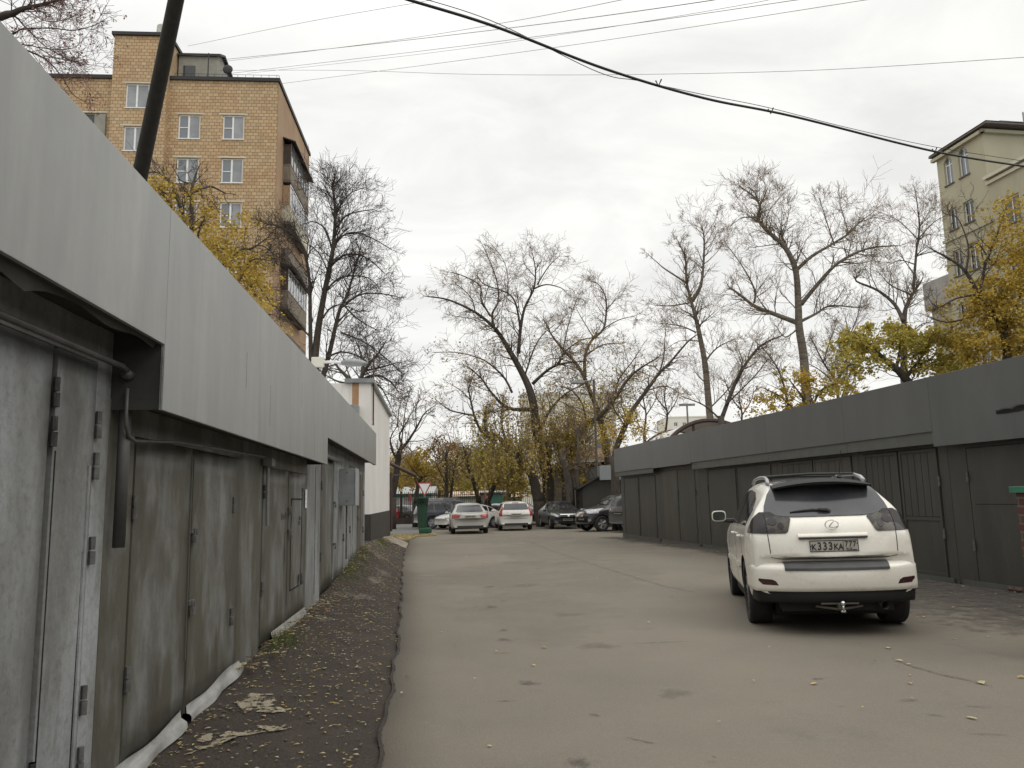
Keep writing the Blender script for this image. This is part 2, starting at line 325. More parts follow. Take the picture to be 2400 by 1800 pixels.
def strip(name, pts, w, mat, zo=.013, seed=1):
    rnd = random.Random(seed); P = [on_road(*q) for q in pts]; path = []
    for a, b in zip(P, P[1:]):
        m_ = max(3, int((b-a).length/.12))
        for i in range(m_): path.append(a.lerp(b, i/m_))
    mb_ = MB(); x = 0
    for i, p in enumerate(path[:-1]):
        d = (path[i+1]-p).normalized(); nn = Vector((-d.y, d.x, 0)); x += rnd.uniform(-.012, .012); x *= .93
        ww = w*rnd.uniform(.35, 1)*min(1, i/4+.1, (len(path)-i)/5)
        for s_ in (-1, 1): q = p + nn*(x+s_*ww); mb_.v.append((q.x, q.y, hz(q.x, q.y)+zo))
    for i in range(len(path)-2): mb_.f.append((2*i, 2*i+1, 2*i+3, 2*i+2))
    ob = mb_.build(name, mat); at_ = ob.data.attributes.new('fade', 'FLOAT', 'POINT')
    for i_ in range(len(mb_.v)): at_.data[i_].value = .45
    return tag(ob, kind='structure')
strip('road_crack', [(2088,1541),(2130,1560),(2200,1580),(2290,1600),(2410,1634)], .028, M['tar'], seed=2)
strip('road_seam', [(1225,1262),(1300,1292),(1400,1327),(1480,1350),(1560,1374),(1650,1392)], .055, M['tar2'], seed=3)
M['chalk'] = material('white_road_mark', (.62,.62,.62), .8)
strip('white_paint_mark', [(978,1349),(1010,1348.5),(1043,1346)], .03, M['chalk'], .014, seed=7)
# dirt along the foot of the right-hand garages
M['dirt_r'] = material('dark_damp_dirt', (.062,.052,.044), .9, 0, (.095,.082,.07), 1.2, bump=.6, bscale=60, fine=(.14,.12,.1), fscale=40, famt=.4)
DR = Vector((math.sin(AZR), math.cos(AZR), 0)); NR = Vector((math.cos(AZR), -math.sin(AZR), 0))
DL = Vector((math.sin(AZL), math.cos(AZL), 0)); NL = Vector((math.cos(AZL), -math.sin(AZL), 0))
mb = MB(); rnd = random.Random(4)
for i in range(150):
    u = 3 + i*.185; w = (3.6 if u < 10 else 3.6-min(2.6, (u-10)*.45)) + .16*math.sin(u*1.7)+.1*math.sin(u*4.1)
    for k in range(4):
        q = DR*u + NR*(9.02 - w*k/3); mb.v.append((q.x, q.y, hz(q.x, q.y)+(.024-.004*k)))
for i in range(149):
    for k in range(3): a = i*4+k; mb.f.append((a, a+1, a+5, a+4))
faded(M['dirt_r'], .95, 5, .4, .8)
ob = mb.build('dirt_strip', M['dirt_r'], smooth=True); at_ = ob.data.attributes.new('fade', 'FLOAT', 'POINT')
for i_ in range(len(mb.v)): at_.data[i_].value = (.6,.5,.32,0)[i_ % 4]
tag(ob, kind='structure')

# broken dark edge of the asphalt
mb = MB(); rnd = random.Random(14); n_ = 520
for i in range(n_):
    y = 2.5+i*.055; x = edge_x(y); w_ = rnd.uniform(.008, .022)
    for dx_ in (-.012, w_): mb.v.append((x+dx_, y, hz(x+.06, y)+.008))
for i in range(n_-1): mb.f.append((2*i, 2*i+1, 2*i+3, 2*i+2))
tag(mb.build('asphalt_edge', M['soil']), kind='structure')
# leaf litter
def scatter_leaves(name, pts, size, label, mat, seed=1, elong=.5):
    rnd = random.Random(seed); mb_ = MB()
    for (x, y, z) in pts:
        s = size*rnd.uniform(.5, 1.3); a = rnd.uniform(0, 6.28); e_ = s*elong*rnd.uniform(.5, 1); c, s2 = math.cos(a), math.sin(a)
        up = rnd.uniform(.0, .35)*s; q = []
        for lx, ly, lz in ((-s,0,0), (-s*.2,-e_,up), (s*.7,-e_*.5,up*.6), (s,0,0), (s*.6,e_*.6,up), (-s*.3,e_,up*.4)):
            q.append((x+lx*c-ly*s2, y+lx*s2+ly*c, z+.004+lz))
        mb_.add(q, [(0,1,2,3,4,5)])
    o = mb_.build(name, mat, fix=False); tag(o, label, 'leaves', kind='stuff'); return o
rnd = random.Random(11); pts = []
for _ in range(7500):
    y = rnd.uniform(3.2, 31)
    e, d = edge_x(y), door_x(y)
    t = rnd.random()**.8
    x = e + (d-e)*t
    clump = .5+.5*math.sin(x*3+y*1.3)*math.sin(y*.9+x)
    if t < .8 and rnd.random() > .25+.75*clump: continue
    pts.append((x, y, hz(x, y)+vz(x, y)+.008))
scatter_leaves('fallen_leaves', pts, .019, 'small yellow and brown fallen leaves on the dirt verge', M['litter'], 2)
pts = []
for _ in range(1500):
    y = rnd.uniform(6.5, 30); x = door_x(y) + abs(rnd.gauss(0, .13))+.03
    if math.sin(y*1.9) + math.sin(y*.8+1) < -.1: continue
    pts.append((x, y, hz(x, y)+.02+rnd.uniform(0, .03)))
scatter_leaves('leaf_drift', pts, .03, 'yellow brown leaves drifted against the left garages', M['litter'], 3)
pts = []
for _ in range(300):
    u = rnd.uniform(5, 29); q = DR*u + NR*(9 - abs(rnd.gauss(0, 1.1))); pts.append((q.x, q.y, hz(q.x, q.y)+.05))
for _ in range(150):
    y = rnd.uniform(3.4, 36); x = rnd.uniform(edge_x(y), 3.5+y*.02); pts.append((x, y, hz(x, y)+.022))
for _ in range(900):
    y = 36 + abs(rnd.gauss(0, 6)); x = rnd.uniform(-5, 9); pts.append((x, y, hz(x, y)+.02))
scatter_leaves('scattered_leaves', pts, .024, 'scattered single yellow leaves lying on the asphalt', M['litter'], 5)
M['leaf_litter_y'] = leafmat('bright_fallen_leaf', [(.6,.45,.2),(.55,.5,.3),(.62,.5,.28)])
pts = [tuple(on_road(*p)) for p in [(2277,1683),(2133,1583),(2133,1602),(2107,1549),(2130,1557),(2082,1519),(2238,1498),(2317,1492),(2236,1424),(2277,1452),(2165,1447),(2150,1446),(1908,1603),(2335,1436),(2309,1428),(2355,1452),(2229,1229+230),(1250,1560),(1147,1749),(2299,1601),(1275,1518),(2395,1588)]]
scatter_leaves('larger_leaves', pts, .036, 'larger pale yellow leaves lying on the road right of the parked car', M['leaf_litter_y'], 6, .65)
pts = []
for _ in range(1600):
    y = rnd.uniform(31.5, 38.5); x = rnd.uniform(-9, -4.4+(.7 if y > 36.5 else 0)); pts.append((x, y, hz(-4.2, y)+.04+rnd.uniform(0, .03)))
scatter_leaves('yellow_leaf_carpet', pts, .06, 'carpet of yellow leaves on the grass beside the white building', M['litter'], 7)
# grass tufts at the foot of the left garages
mb = MB()
for _ in range(700):
    y = rnd.choice([rnd.gauss(8.0, .25), rnd.gauss(16.5, .9), rnd.gauss(14.2, .6), rnd.gauss(21.5, .5)]); x = door_x(y)+.04+abs(rnd.gauss(0, .14)); z = hz(x, y)
    h = rnd.uniform(.03, .1); dx_, dy_ = rnd.uniform(-.04,.05), rnd.uniform(-.04,.04)
    mb.add([(x-.004,y,z-.01),(x+.004,y,z-.01),(x+dx_,y+dy_,z+h)], [(0,1,2)])
M['grass'] = material('green_grass', (.09,.12,.03), .8)
tag(mb.build('grass_tufts', M['grass'], fix=False), 'small green grass tufts at the foot of the left garages', 'grass', kind='stuff')

# ---------------------------------------------------------------- left garages
# local frame of a garage row: x across (towards the road), y along it
def lg_root(u0, name, label):
    p = DL*u0; return empty(name, (p.x, p.y, 0), -AZL, label, 'garage', 'grey steel garages in the left row')
VD, VF = -1.65, -1.40
def hinge(mb_, y, z, h=.13, r=.017, x=VD):
    mb_.tube([(x+.012, y, z-h/2), (x+.012, y, z-.004)], r, 8); mb_.tube([(x+.012, y, z+.004), (x+.012, y, z+h/2)], r*.86, 8)
def left_garage(u0, u1, fb, dt, leaves, label, door_mats, hinges, zf, locks=(), name='steel_garage'):
    r = lg_root(u0, name, label); L_ = u1-u0
    zb = min(hz(door_x(u0)-.1, u0), hz(door_x(u1)-.1, u1)) - .25
    m = MB(); m.box(-7.4, VD-.06, 0, L_-.004, zb, 2.96); m.build('wall', M['door_l'], r)
    m = MB(); m.box(-7.45, VF-.03, .0, L_-.004, 2.962, 3.02); m.build('roof', M['roof'], r)
    m = MB(); m.box(VF-.02, VF, .0, L_-.003, fb, 3.07)
    m.box(VF-.06, VF-.02, .0, L_-.003, 3.045, 3.075)
    m.build('fascia', M['fascia_l'], r, bevel=.002)
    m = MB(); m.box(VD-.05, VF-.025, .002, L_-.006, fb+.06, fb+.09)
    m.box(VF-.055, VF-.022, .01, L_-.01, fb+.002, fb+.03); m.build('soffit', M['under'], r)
    # frame round the doors
    m = MB(); ys = [l[0]-u0 for l in leaves] + [l[1]-u0 for l in leaves]; a, b = min(ys), max(ys)
    m.box(VD-.058, VD-.004, 0, a-.006, zb, fb+.06); m.box(VD-.058, VD-.004, b+.006, L_-.005, zb, fb+.06); m.box(VD-.0575, VD-.006, a-.006, b+.006, dt+.006, fb+.058)
    m.build('door_frame', M[door_mats[0]], r, bevel=.003)
    m = MB(); m.box(VD-.0585, VD-.05, a-.02, b+.02, zb, dt+.02); m.build('door_recess', M['gap'], r)
    H = MB(); mm_ = door_mats[-1]
    for i, (y0, y1, zlo) in enumerate(leaves):
        m = MB(); y0 -= u0; y1 -= u0
        # slightly buckled sheet
        nx, nz = 6, 10; rnd_ = random.Random(int(u0*10)+i); bb = len(m.v)
        for s_ in (0, 1):
            for j in range(nz+1):
                for k in range(nx+1):
                    yy = y0+.010+(y1-y0-.018)*k/nx; zz = zlo+(dt-zlo)*j/nz
                    w = .004*math.sin(3*j/nz*math.pi+i)*math.sin(k/nx*math.pi)*(1 if 0 < k < nx else 0)
                    m.v.append((VD + w if s_ else VD-.045, yy, zz))
        q = (nx+1)*(nz+1)
        for j in range(nz):
            for k in range(nx):
                c = j*(nx+1)+k; m.f.append((bb+c, bb+c+nx+1, bb+c+nx+2, bb+c+1)); c += q; m.f.append((bb+c, bb+c+1, bb+c+nx+2, bb+c+nx+1))
        for j in range(nz):
            for c in (j*(nx+1), j*(nx+1)+nx): m.f.append((bb+c, bb+c+nx+1, bb+c+nx+1+q, bb+c+q))
        for k in range(nx):
            for c in (k, nz*(nx+1)+k): m.f.append((bb+c, bb+c+1, bb+c+1+q, bb+c+q))
        d = m.build('door', M[door_mats[min(i+1, len(door_mats)-1)]], r, smooth=False)
        d.data.polygons.foreach_set('use_smooth', [p_.area > .01 for p_ in d.data.polygons])
        for (hy, hz_) in hinges:
            if y0+u0-.06 <= hy <= y1+u0+.03 and not getattr(d, 'x', 0):
                if abs(hy-(y0+u0)) < .12 or abs(hy-(y1+u0)) < .12 or y0+u0 < hy < y1+u0:
                    hm = MB(); hinge(hm, hy-u0, hz_); hm.build('hinge', M['hinge'], d, smooth=False)
        for (ly, lz) in locks:
            if y0+u0-.02 <= ly < y1+u0-.03:
                pm = MB(); lx = VD+.03; yy = ly-u0
                pm.box(VD, VD+.02, yy-.05, yy+.04, lz-.012, lz+.02)
                pm.tube([(lx, yy-.018, lz-.03), (lx, yy-.018, lz+.005), (lx, yy-.009, lz+.02), (lx, yy+.009, lz+.02), (lx, yy+.018, lz+.005), (lx, yy+.018, lz-.03)], .005, 6)
                pm.box(lx-.011, lx+.011, yy-.028, yy+.028, lz-.075, lz-.028)
                pm.build('padlock', M['hinge'], d, bevel=.003)
    return r
G1 = left_garage(-.9, 4.15, 2.33, 2.2, [(.4,1.7,.05),(1.72,2.95,.05),(2.98,3.52,.1),(3.55,3.97,.1)], 'nearest left garage, pale peeling grey doors and a high fascia', ['door_l2','door_l2'],
    [(3.535,2.0),(3.535,1.83),(3.535,.42),(3.98,1.9),(3.98,1.7),(3.985,1.3),(3.985,.62),(3.985,.35)], None)
G2 = left_garage(4.152, 7.68, 1.99, 1.88, [(4.5,5.52,.16),(5.55,6.85,.16)], 'second left garage, tall olive stained grey doors with two padlocks and a bent pale apron', ['door_l','door_l','door_l'],
    [(4.5,1.5),(4.51,.6),(6.62,1.5),(6.64,.62)], None, [(5.56,1.33),(5.56,.86)])
G3 = left_garage(7.682, 10.3, 1.99, 1.86, [(7.72,9.0,.2),(9.03,10.25,.2)], 'third left garage, grey door with a small wicket and a white paper strip', ['door_l','door_l','door_l'],
    [(7.74,1.62),(7.74,.72),(9.9,1.62),(9.95,.6)], None, [(9.08,1.2),(9.05,1.45)])
G4 = left_garage(10.302, 14.35, 2.34, 2.2, [(11.5,12.85,.25),(12.9,14.25,.3)], 'fourth left garage, narrow pale grey doors beside the electrical box', ['door_l2','door_l','door_l2'],
    [(11.52,1.75),(11.52,.75),(14.2,1.6),(14.2,.9)], None, [(12.93,1.5),(12.95,.85)])
G5 = left_garage(14.352, 18.4, 2.34, 2.2, [(15.1,16.6,.4),(16.65,18.0,.42)], 'last left garage before the white building, streaky brownish doors', ['door_l2','door_l2','door_l'],
    [(15.15,1.7),(15.2,1.0),(17.9,1.7),(17.9,.9)], None, [(16.7,1.45),(16.7,1.2)])
for ua, ub in ((-9.0, -.902), (-17.0, -9.002)): left_garage(ua, ub, 2.33, 2.2, [(ua+1,ua+2.4,.05),(ua+2.42,ua+3.8,.05),(ua+4.6,ua+6,.05),(ua+6.02,ua+7.4,.05)], 'unseen left garage added behind the viewer to block low light, %s' % ('next to the nearest one' if ua > -10 else 'last of the row'), ['door_l','door_l'], [], None)  # out of view, row extended to block low sky light
# return panel closing the deep fascia of G2 where it steps below G1, and G3 beyond
for G, y in ((G2, 0), (G3, 10.3-7.682-.03)):
    m = MB(); m.box(VD-.05, VF-.021, y+.003, y+.022, 1.992, 2.42); m.build('fascia_return', M['under'], G)
# weld beads and thin cover strips on the leaf joints (parts of their garages)
def strip_on(G, u0, y, z0, z1, w=.018, mat='door_l2', x=VD, t=.008):
    m = MB(); m.box(x-.002, x+t, y-u0-w/2, y-u0+w/2, z0, z1); return m.build('cover_strip', M[mat], G, bevel=.002)
strip_on(G1, -.9, 3.585, .1, 1.75, .009, 'gap', t=.003); strip_on(G1, -.9, 3.925, .12, 1.7, .022); strip_on(G1, -.9, 3.905, .12, 1.3, .006, 'gap', t=.002)
for G_, u_, y_, z0_, z1_ in ((G2,4.152,5.9,2.35,2.62),(G2,4.152,6.75,2.15,2.5),(G3,7.682,8.3,2.5,2.75),(G3,7.682,9.2,2.02,2.4),(G4,10.302,11.6,2.5,2.7),(G5,14.352,15.6,2.45,2.7)): strip_on(G_, u_, y_, z0_, z1_, .005, 'hinge', VF, .001)
strip_on(G1, -.9, 4.12, 1.995, 2.3, .02, 'hinge', VF, .004)
strip_on(G2, 4.152, 5.535-.03, .5, 1.84, .012, 'door_l'); strip_on(G3, 7.682, 8.85, .35, 1.2, .02, 'door_l')
strip_on(G4, 10.302, 11.0, .3, 2.0, .03); strip_on(G4, 10.302, 13.5, .4, 1.7, .03, 'door_l'); strip_on(G5, 14.352, 15.8, .5, 2.1, .04, 'door_l'); strip_on(G5, 14.352, 17.3, .5, 2.1, .05, 'rust')
# wicket panel in G3
m = MB(); w = 9.18-7.682
for (a, b, c, d) in ((w, w+.012, .55, 1.55), (w+.7, w+.712, .55, 1.55), (w, w+.712, 1.55, 1.562), (w, w+.712, .538, .55)): m.box(VD+.004, VD+.01, a, b, c, d)
m.build('wicket_outline', M['gap'], G3)
for hy, hz_ in ((9.72, 1.3), (9.75, .62), (9.72, .6)):
    m = MB(); hinge(m, hy-7.682, hz_, .1, .013); m.build('hinge', M['hinge'], G3)
# worn stencilled digits on the G3 door
def text_mesh(s, size, name, mat, parent, loc, rot, extrude=.001, bold=0, sx=1):
    cu = bpy.data.curves.new(name, 'FONT'); cu.body = s; cu.size = size; cu.extrude = extrude; cu.offset = bold; cu.align_x = 'CENTER'; cu.align_y = 'CENTER'
    to = bpy.data.objects.new(name, cu); COL.objects.link(to); bpy.context.view_layer.update()
    me = bpy.data.meshes.new_from_object(to.evaluated_get(bpy.context.evaluated_depsgraph_get())); bpy.data.objects.remove(to)
    me.materials.clear(); me.materials.append(mat)
    o = bpy.data.objects.new(name, me); COL.objects.link(o); o.parent = parent; o.location = loc; o.rotation_euler = rot; o.scale = (sx, 1, 1)
    return o
m = MB()
for k in range(5): m.box(VD+.003, VD+.007, 8.62-7.682+k*.075, 8.62-7.682+k*.075+.012, 1.33+.01*(k % 2), 1.41-.012*(k % 3)); 
for k in (0, 2, 3): m.box(VD+.003, VD+.007, 8.62-7.682+k*.075, 8.62-7.682+k*.075+.05, 1.365, 1.374)
m.build('faded_marking', M['hinge'], G3)
# white paper strip
m = MB()
for k in range(4): m.box(VD+.016, VD+.019, 10.05-7.682, 10.05-7.682+.14, 1.62-.058*k, 1.675-.058*k)
m.build('paper_strip', M['white'], G3)
# bent whitish apron under G2 doors, following the ground
M['apron'] = material('bent_whitish_sheet_metal', (.36,.36,.34), .5, .1, (.2,.2,.185), 9, (1,.5,1), bump=.5, bscale=18)
for (ua, ub) in ((4.3, 5.45), (5.56, 6.95)):
    m = MB(); n = 24; cs = ((.0, .13), (.005, .08), (.02, .065), (.035, .03), (.045, -.02))
    for i in range(n+1):
        u = ua+(ub-ua)*i/n; zg = hz(door_x(u)+.05, u)
        for k, (dx_, dz) in enumerate(cs):
            m.v.append((VD+.006+dx_*(1+.25*math.sin(u*9+k)), u-4.152, zg+dz*.62*(1+.16*math.sin(u*6+k*2))+.0))
    c = len(cs)
    for i in range(n):
        for k in range(c-1): a = i*c+k; m.f.append((a, a+1, a+c+1, a+c))
    m.build('apron', M['apron'], G2, smooth=True)
m = MB(); n = 20
for i in range(n+1):
    u = 8.2+2.0*i/n; zg = hz(door_x(u)+.05, u)
    for dx_, dz in ((.0, .07), (.012, .035), (.03, -.02)): m.v.append((VD+.006+dx_, u-7.682, zg+dz))
for i in range(n):
    for k in range(2): a = i*3+k; m.f.append((a, a+1, a+4, a+3))
m.build('apron', M['apron'], G3, smooth=True)
# pipes
PX = VD+.05
M['pipe_dark'] = material('dark_grimy_pipe', (.05,.05,.047), .5, 0, (.1,.1,.095), 5, (1,1,.4), bump=.2)
m = MB(); m.tube([(PX, 5.1, 2.16), (PX, 5.1, 1.3)], .03, 14); m.build('downpipe', M['pipe_dark'], G1, smooth=True)
m = MB(); m.tube([(PX+.03, 1.5, 2.2), (PX+.03, 4.95, 2.2), (PX+.03, 5.05, 2.18)], .016, 10); m.tube([(PX+.03, 5.0, 2.17), (PX+.03, 5.08, 2.17)], .027, 10); m.build('horizontal_pipe', M['pipe_dark'], G1, smooth=True)
m = MB(); m.tube([(PX+.03, -.02, 2.1), (PX+.03, -.02, 1.92), (PX+.032, .02, 1.86), (PX+.035, .1, 1.84), (PX+.04, .8, 1.885), (PX+.04, 3.2, 1.93)], .010, 8); m.build('conduit_pipe', M['pipe_dark'], G2, smooth=True)
m = MB(); m.tube([(PX, 0, 1.9), (PX, .03, 1.3)], .016, 8); m.box(PX-.03, PX+.05, -.06, .08, 1.86, 1.93); m.build('pipe_bracket', M['pipe'], G3)
m = MB(); m.tube([(PX+.02, .3, 2.17), (PX+.02, 2.6, 2.17)], .03, 10); m.build('horizontal_pipe', M['pipe'], G4, smooth=True)
# torn dark sealing strip below the fascia of G1
m = MB(); rnd = random.Random(8)
for i in range(60):
    y = .6+i*.075; z = 2.31+.012*math.sin(i*.7)-(.04 if 20 < i < 44 else 0)*rnd.random(); m.v += [(VF-.03, y, 2.36), (VF-.05, y, z)]
for i in range(59): m.f.append((2*i, 2*i+1, 2*i+3, 2*i+2))
m.build('sealing_strip', M['under'], G1)
# electrical box: hangs on G4, a thing of its own
p = DL*13.6 + NL*(VD)
eb = empty('electrical_box', (p.x, p.y, 1.45), -AZL, 'grey steel electrical cabinet hung high on the left garage doors', 'electrical box')
m = MB(); m.box(.0, .26, 0, .5, 0, .62); m.build('case', M['zinc'], eb, bevel=.008)
M['pale_metal'] = material('pale_painted_metal', (.36,.38,.39), .4, 0, (.3,.32,.33), 5)
m = MB(); m.box(.262, .28, -.01, .51, .0, .63); m.build('lid', M['pale_metal'], eb, bevel=.004)
m = MB(); m.sphere((.13, -.004, .56), .012); m.sphere((.13, -.004, .08), .012); m.tube([(.1, .25, 0), (.1, .25, -.9)], .014, 8); m.build('cable_duct', M['hinge'], eb)

# ---------------------------------------------------------------- white building after the left garages
WA = -1.8
p = DL*21.6
wb = empty('white_building', (p.x, p.y, 0), -AZL, 'single storey white plastered building with dark plinth beyond the left garages', 'building')
m = MB(); m.box(-9, WA, 0, 8.75, 1.18, 4.74); m.build('wall', M['white_wall'], wb)
m = MB(); m.box(-9.03, WA+.03, -.03, 8.78, -.3, 1.178); m.build('plinth', M['black_base'], wb)
m = MB(); m.box(-2.5, WA+.1, -.08, .02, 4.742, 4.86); m.box(WA-.25, WA+.1, .02, 8.85, 4.742, 4.82); m.build('coping', M['zinc'], wb)
m = MB(); m.box(-9, -2.1, -.35, 0, 3.85, 4.1); m.build('side_ledge', M['zinc'], wb)
m = MB(); m.box(-9, -2.25, -.2, -.01, 3.7, 3.84); m.build('cornice', M['white_wall'], wb)
M['brick_orange'] = material('orange_brick', (.33,.18,.09), .9, 0, (.4,.26,.15), 9)
m = MB(); m.box(-2.3, -2.12, -.006, .01, 4.1, 4.74); m.build('bare_brick', M['brick_orange'], wb)
m = MB(); m.tube([(WA+.05, .3, 3.6), (WA+.05, .3, 5.6)], .022, 8); m.build('roof_mast', M['rust'], wb)
M['downpipe_brown'] = material('brown_pipe', (.06,.035,.03), .6)
m = MB(); m.tube([(WA+.06, 8.7, .4), (WA+.06, 8.7, 2.6)], .05, 8); m.build('downpipe', M['downpipe_brown'], wb)
# canopy frame on the far end
m = MB(); m.tube([(WA, 8.8, 2.95), (WA+.95, 9.3, 2.5)], .06, 8); m.tube([(WA, 8.8, 2.5), (WA+.95, 9.3, 2.48)], .03, 8); m.tube([(WA+.95, 9.3, 2.5), (WA+.95, 10.6, 2.5)], .05, 8); m.tube([(WA, 10.3, 2.95), (WA+.95, 10.6, 2.5)], .05, 8)
m.build('canopy_frame', M['downpipe_brown'], wb)

# ---------------------------------------------------------------- right garages
RF, RD = 8.77, 9.0
M['door_r2'] = material('worn_brownish_grey_door', (.058,.056,.046), .5, 0, (.042,.04,.034), 2, (1.5,1.5,.4), (.4,.65), bump=.3, bscale=20, stain=(.085,.083,.075), sscale=3, sstretch=(1.4,1.4,.3), srange=(.55,.75), fine=(.06,.035,.02), fscale=14, famt=.4)
def rg(u0, u1, fb, band, label, kind, leaves, dt, hinges=()):
    p = DR*u0; r = empty('steel_garage', (p.x, p.y, 0), -AZR, label, 'garage', 'dark grey steel garages in the right row'); L_ = u1-u0
    m = MB(); m.box(RD+.06, 15, 0, L_-.004, -.3, 3.24); m.build('wall', M['door_r'], r)
    m = MB(); m.box(RF+.03, 15.05, 0, L_-.004, 3.242, 3.3); m.build('roof', M['roof'], r)
    m = MB(); m.box(RF, RF+.02, 0, L_-.003, fb, 3.34); m.box(RF+.02, RF+.06, 0, L_-.003, 3.315, 3.345); m.build('fascia', M['fascia_r'], r, bevel=.002)
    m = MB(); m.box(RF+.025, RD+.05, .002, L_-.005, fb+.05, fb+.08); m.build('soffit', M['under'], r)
    if band:
        m = MB(); m.box(RF+.03, RF+.07, .0, L_-.004, band, fb+.03); m.build('lintel', M['band_r'], r, bevel=.002)
    a, b = min(l[0] for l in leaves)-u0, max(l[1] for l in leaves)-u0; top = fb+.05
    m = MB()
    if a > .02: m.box(RD+.004, RD+.06, 0, a-.008, -.2, top)
    if b < L_-.02: m.box(RD+.004, RD+.06, b+.008, L_-.005, -.2, top)
    m.box(RD+.006, RD+.0598, a-.008, b+.008, dt+.008, top-.001); m.build('door_frame', M['door_r'], r, bevel=.003)
    m = MB(); m.box(RD+.05, RD+.0592, a-.03, b+.03, -.2, dt+.03); m.build('door_recess', M['gap'], r)
    for (y0, y1) in leaves:
        y0 -= u0; y1 -= u0; m = MB()
        m.box(RD, RD+.045, y0+.009, y1-.009, .07, dt)
        if kind == 'plank':
            n = 5; w_ = (y1-y0-.14)/n
            m.box(RD-.018, RD-.001, y0+.012, y0+.07, .08, dt-.01); m.box(RD-.018, RD-.001, y1-.07, y1-.012, .08, dt-.01)
            m.box(RD-.016, RD-.001, y0+.071, y1-.071, 1.0, 1.05); m.box(RD-.016, RD-.001, y0+.071, y1-.071, .1, .16); m.box(RD-.016, RD-.001, y0+.071, y1-.071, dt-.06, dt-.012)
            for k in range(n): m.box(RD-.011, RD-.001, y0+.074+k*w_, y0+.068+(k+1)*w_-.006, 1.07, dt-.07)
        elif kind == 'panel':
            m.box(RD-.006, RD-.001, y0+.05, y1-.05, .12, .95); m.box(RD-.006, RD-.001, y0+.05, y1-.05, .98, dt-.05)
        elif kind == 'frame':
            for (q0, q1, z0, z1) in ((y0+.02, y0+.06, .1, dt-.02), (y1-.06, y1-.02, .1, dt-.02), (y0+.061, y1-.061, .1, .14)): m.box(RD-.012, RD-.001, q0, q1, z0, z1)
        d = m.build('door', M['door_r2' if int(y0*7+u0) % 3 == 0 else 'door_r'], r, bevel=.003)
        for hy, hz_ in hinges:
            if abs(hy-u0-y0) < .1 or abs(hy-u0-y1) < .1:
                hm = MB(); hinge(hm, hy-u0, hz_, .16, .02, RD-.03); hm.build('hinge', M['hinge'], d)
    m = MB(); m.box(RD-.03, RD+.02, .1, L_-.1, -.05, .1); m.build('threshold', M['band_r'], r)
    return r
RG0 = rg(2.5, 7.6, 2.2, None, 'right garage nearest the viewer, at the edge of the frame', 'frame', [(2.8,5.0),(5.02,7.4)], 2.12)
for ua, ub in ((-6.0, 2.498), (-15.0, -6.002)): rg(ua, ub, 2.2, None, 'unseen right garage added behind the viewer to block low light, %s' % ('beside the nearest one' if ua > -10 else 'last of the row'), 'frame', [(ua+1,ua+3.4),(ua+3.42,ua+5.8)], 2.12)  # unseen extension of the row, added to cut low sky light from behind
RG1 = rg(7.602, 11.52, 2.2, None, 'right garage with one broad plain sheet door and a torn fascia', 'plain', [(8.2,11.1)], 2.14, [(11.1,1.7),(11.1,.65)])
RG2 = rg(11.522, 14.0, 2.45, 2.25, 'right garage with planked upper doors, next to the plain sheet one', 'plank', [(11.75,12.75),(12.77,13.8)], 2.2, [(11.75,1.65),(11.75,.8)])
RG3 = rg(14.002, 17.2, 2.45, 2.25, 'right garage with vertical grooved doors right behind the parked white car', 'plank', [(14.2,15.6),(15.62,17.0)], 2.2)
RG4 = rg(17.202, 21.9, 2.45, 2.25, 'right garage of wide plain doors left of the parked white car', 'frame', [(17.5,19.4),(19.42,21.3)], 2.2, [(19.42,1.7),(21.3,1.7),(21.3,.6)])
RG5 = rg(21.902, 25.3, 2.42, None, 'right garage with a riveted patch and green marks on its door', 'panel', [(22.2,23.6),(23.62,25.0)], 2.3, [(22.2,1.6),(22.2,.5),(23.6,1.6)])
RG6 = rg(25.302, 29.7, 2.45, 2.28, 'last right garage, at the far end of the dark row', 'frame', [(25.7,27.5),(27.52,29.3)], 2.2, [(27.5,1.7),(27.5,.5)])
m = MB(); m.box(RF+.022, 15, 29.7-25.302-.0, 29.7-25.302+.02, 2.28, 3.345); m.build('end_fascia', M['fascia_r'], RG6)
M['green_mark'] = material('faded_green_paint', (.05,.13,.06), .8)
m = MB()
for (y, z) in ((1.75, 1.65), (1.78, 1.4), (1.76, 1.15)): m.box(RD-.014, RD-.008, y, y+.13, z, z+.05); m.box(RD-.014, RD-.008, y+.02, y+.06, z-.08, z+.01)
m.build('painted_mark', M['green_mark'], RG5)
# horizontal seam on the plain door and the tear in its fascia
m = MB(); m.box(RD-.004, RD, .62, 3.4, 1.27, 1.28); m.build('sheet_seam', M['gap'], RG1)
m = MB(); rnd = random.Random(5); n = 26; up = []; lo = []
for i in range(n+1):
    y = 10.12-7.602 - i*.1; w_ = .022*min(1, i/4)+rnd.uniform(0, .025)
    up.append((y, 2.60+w_+.002*i)); lo.append((y, 2.575-rnd.uniform(0,.02)*min(1,i/3)+.002*i-(.02 if i > 7 else 0)))
poly = up + lo[::-1]
m.prism(poly, 'x', RF-.006, RF-.002); m.build('torn_slit', M['gap'], RG1)
m = MB()
for i in range(n-1): m.add([(RF-.008, up[i][0], up[i][1]), (RF-.008, up[i+1][0], up[i+1][1]), (RF-.03-rnd.uniform(0,.02), up[i+1][0], up[i+1][1]+.012), (RF-.03, up[i][0], up[i][1]+.012)], [(0,1,2,3)])
m.build('torn_lip', M['fascia_l'], RG1)
m = MB(); rnd = random.Random(9)
for k in range(14): y = .9+k*.15; m.sphere((RD-.02, y, .06), rnd.uniform(.03, .07), 7, 5, (.8,1.4,.6))
m.build('rusty_rubble', M['rust'], RG1)
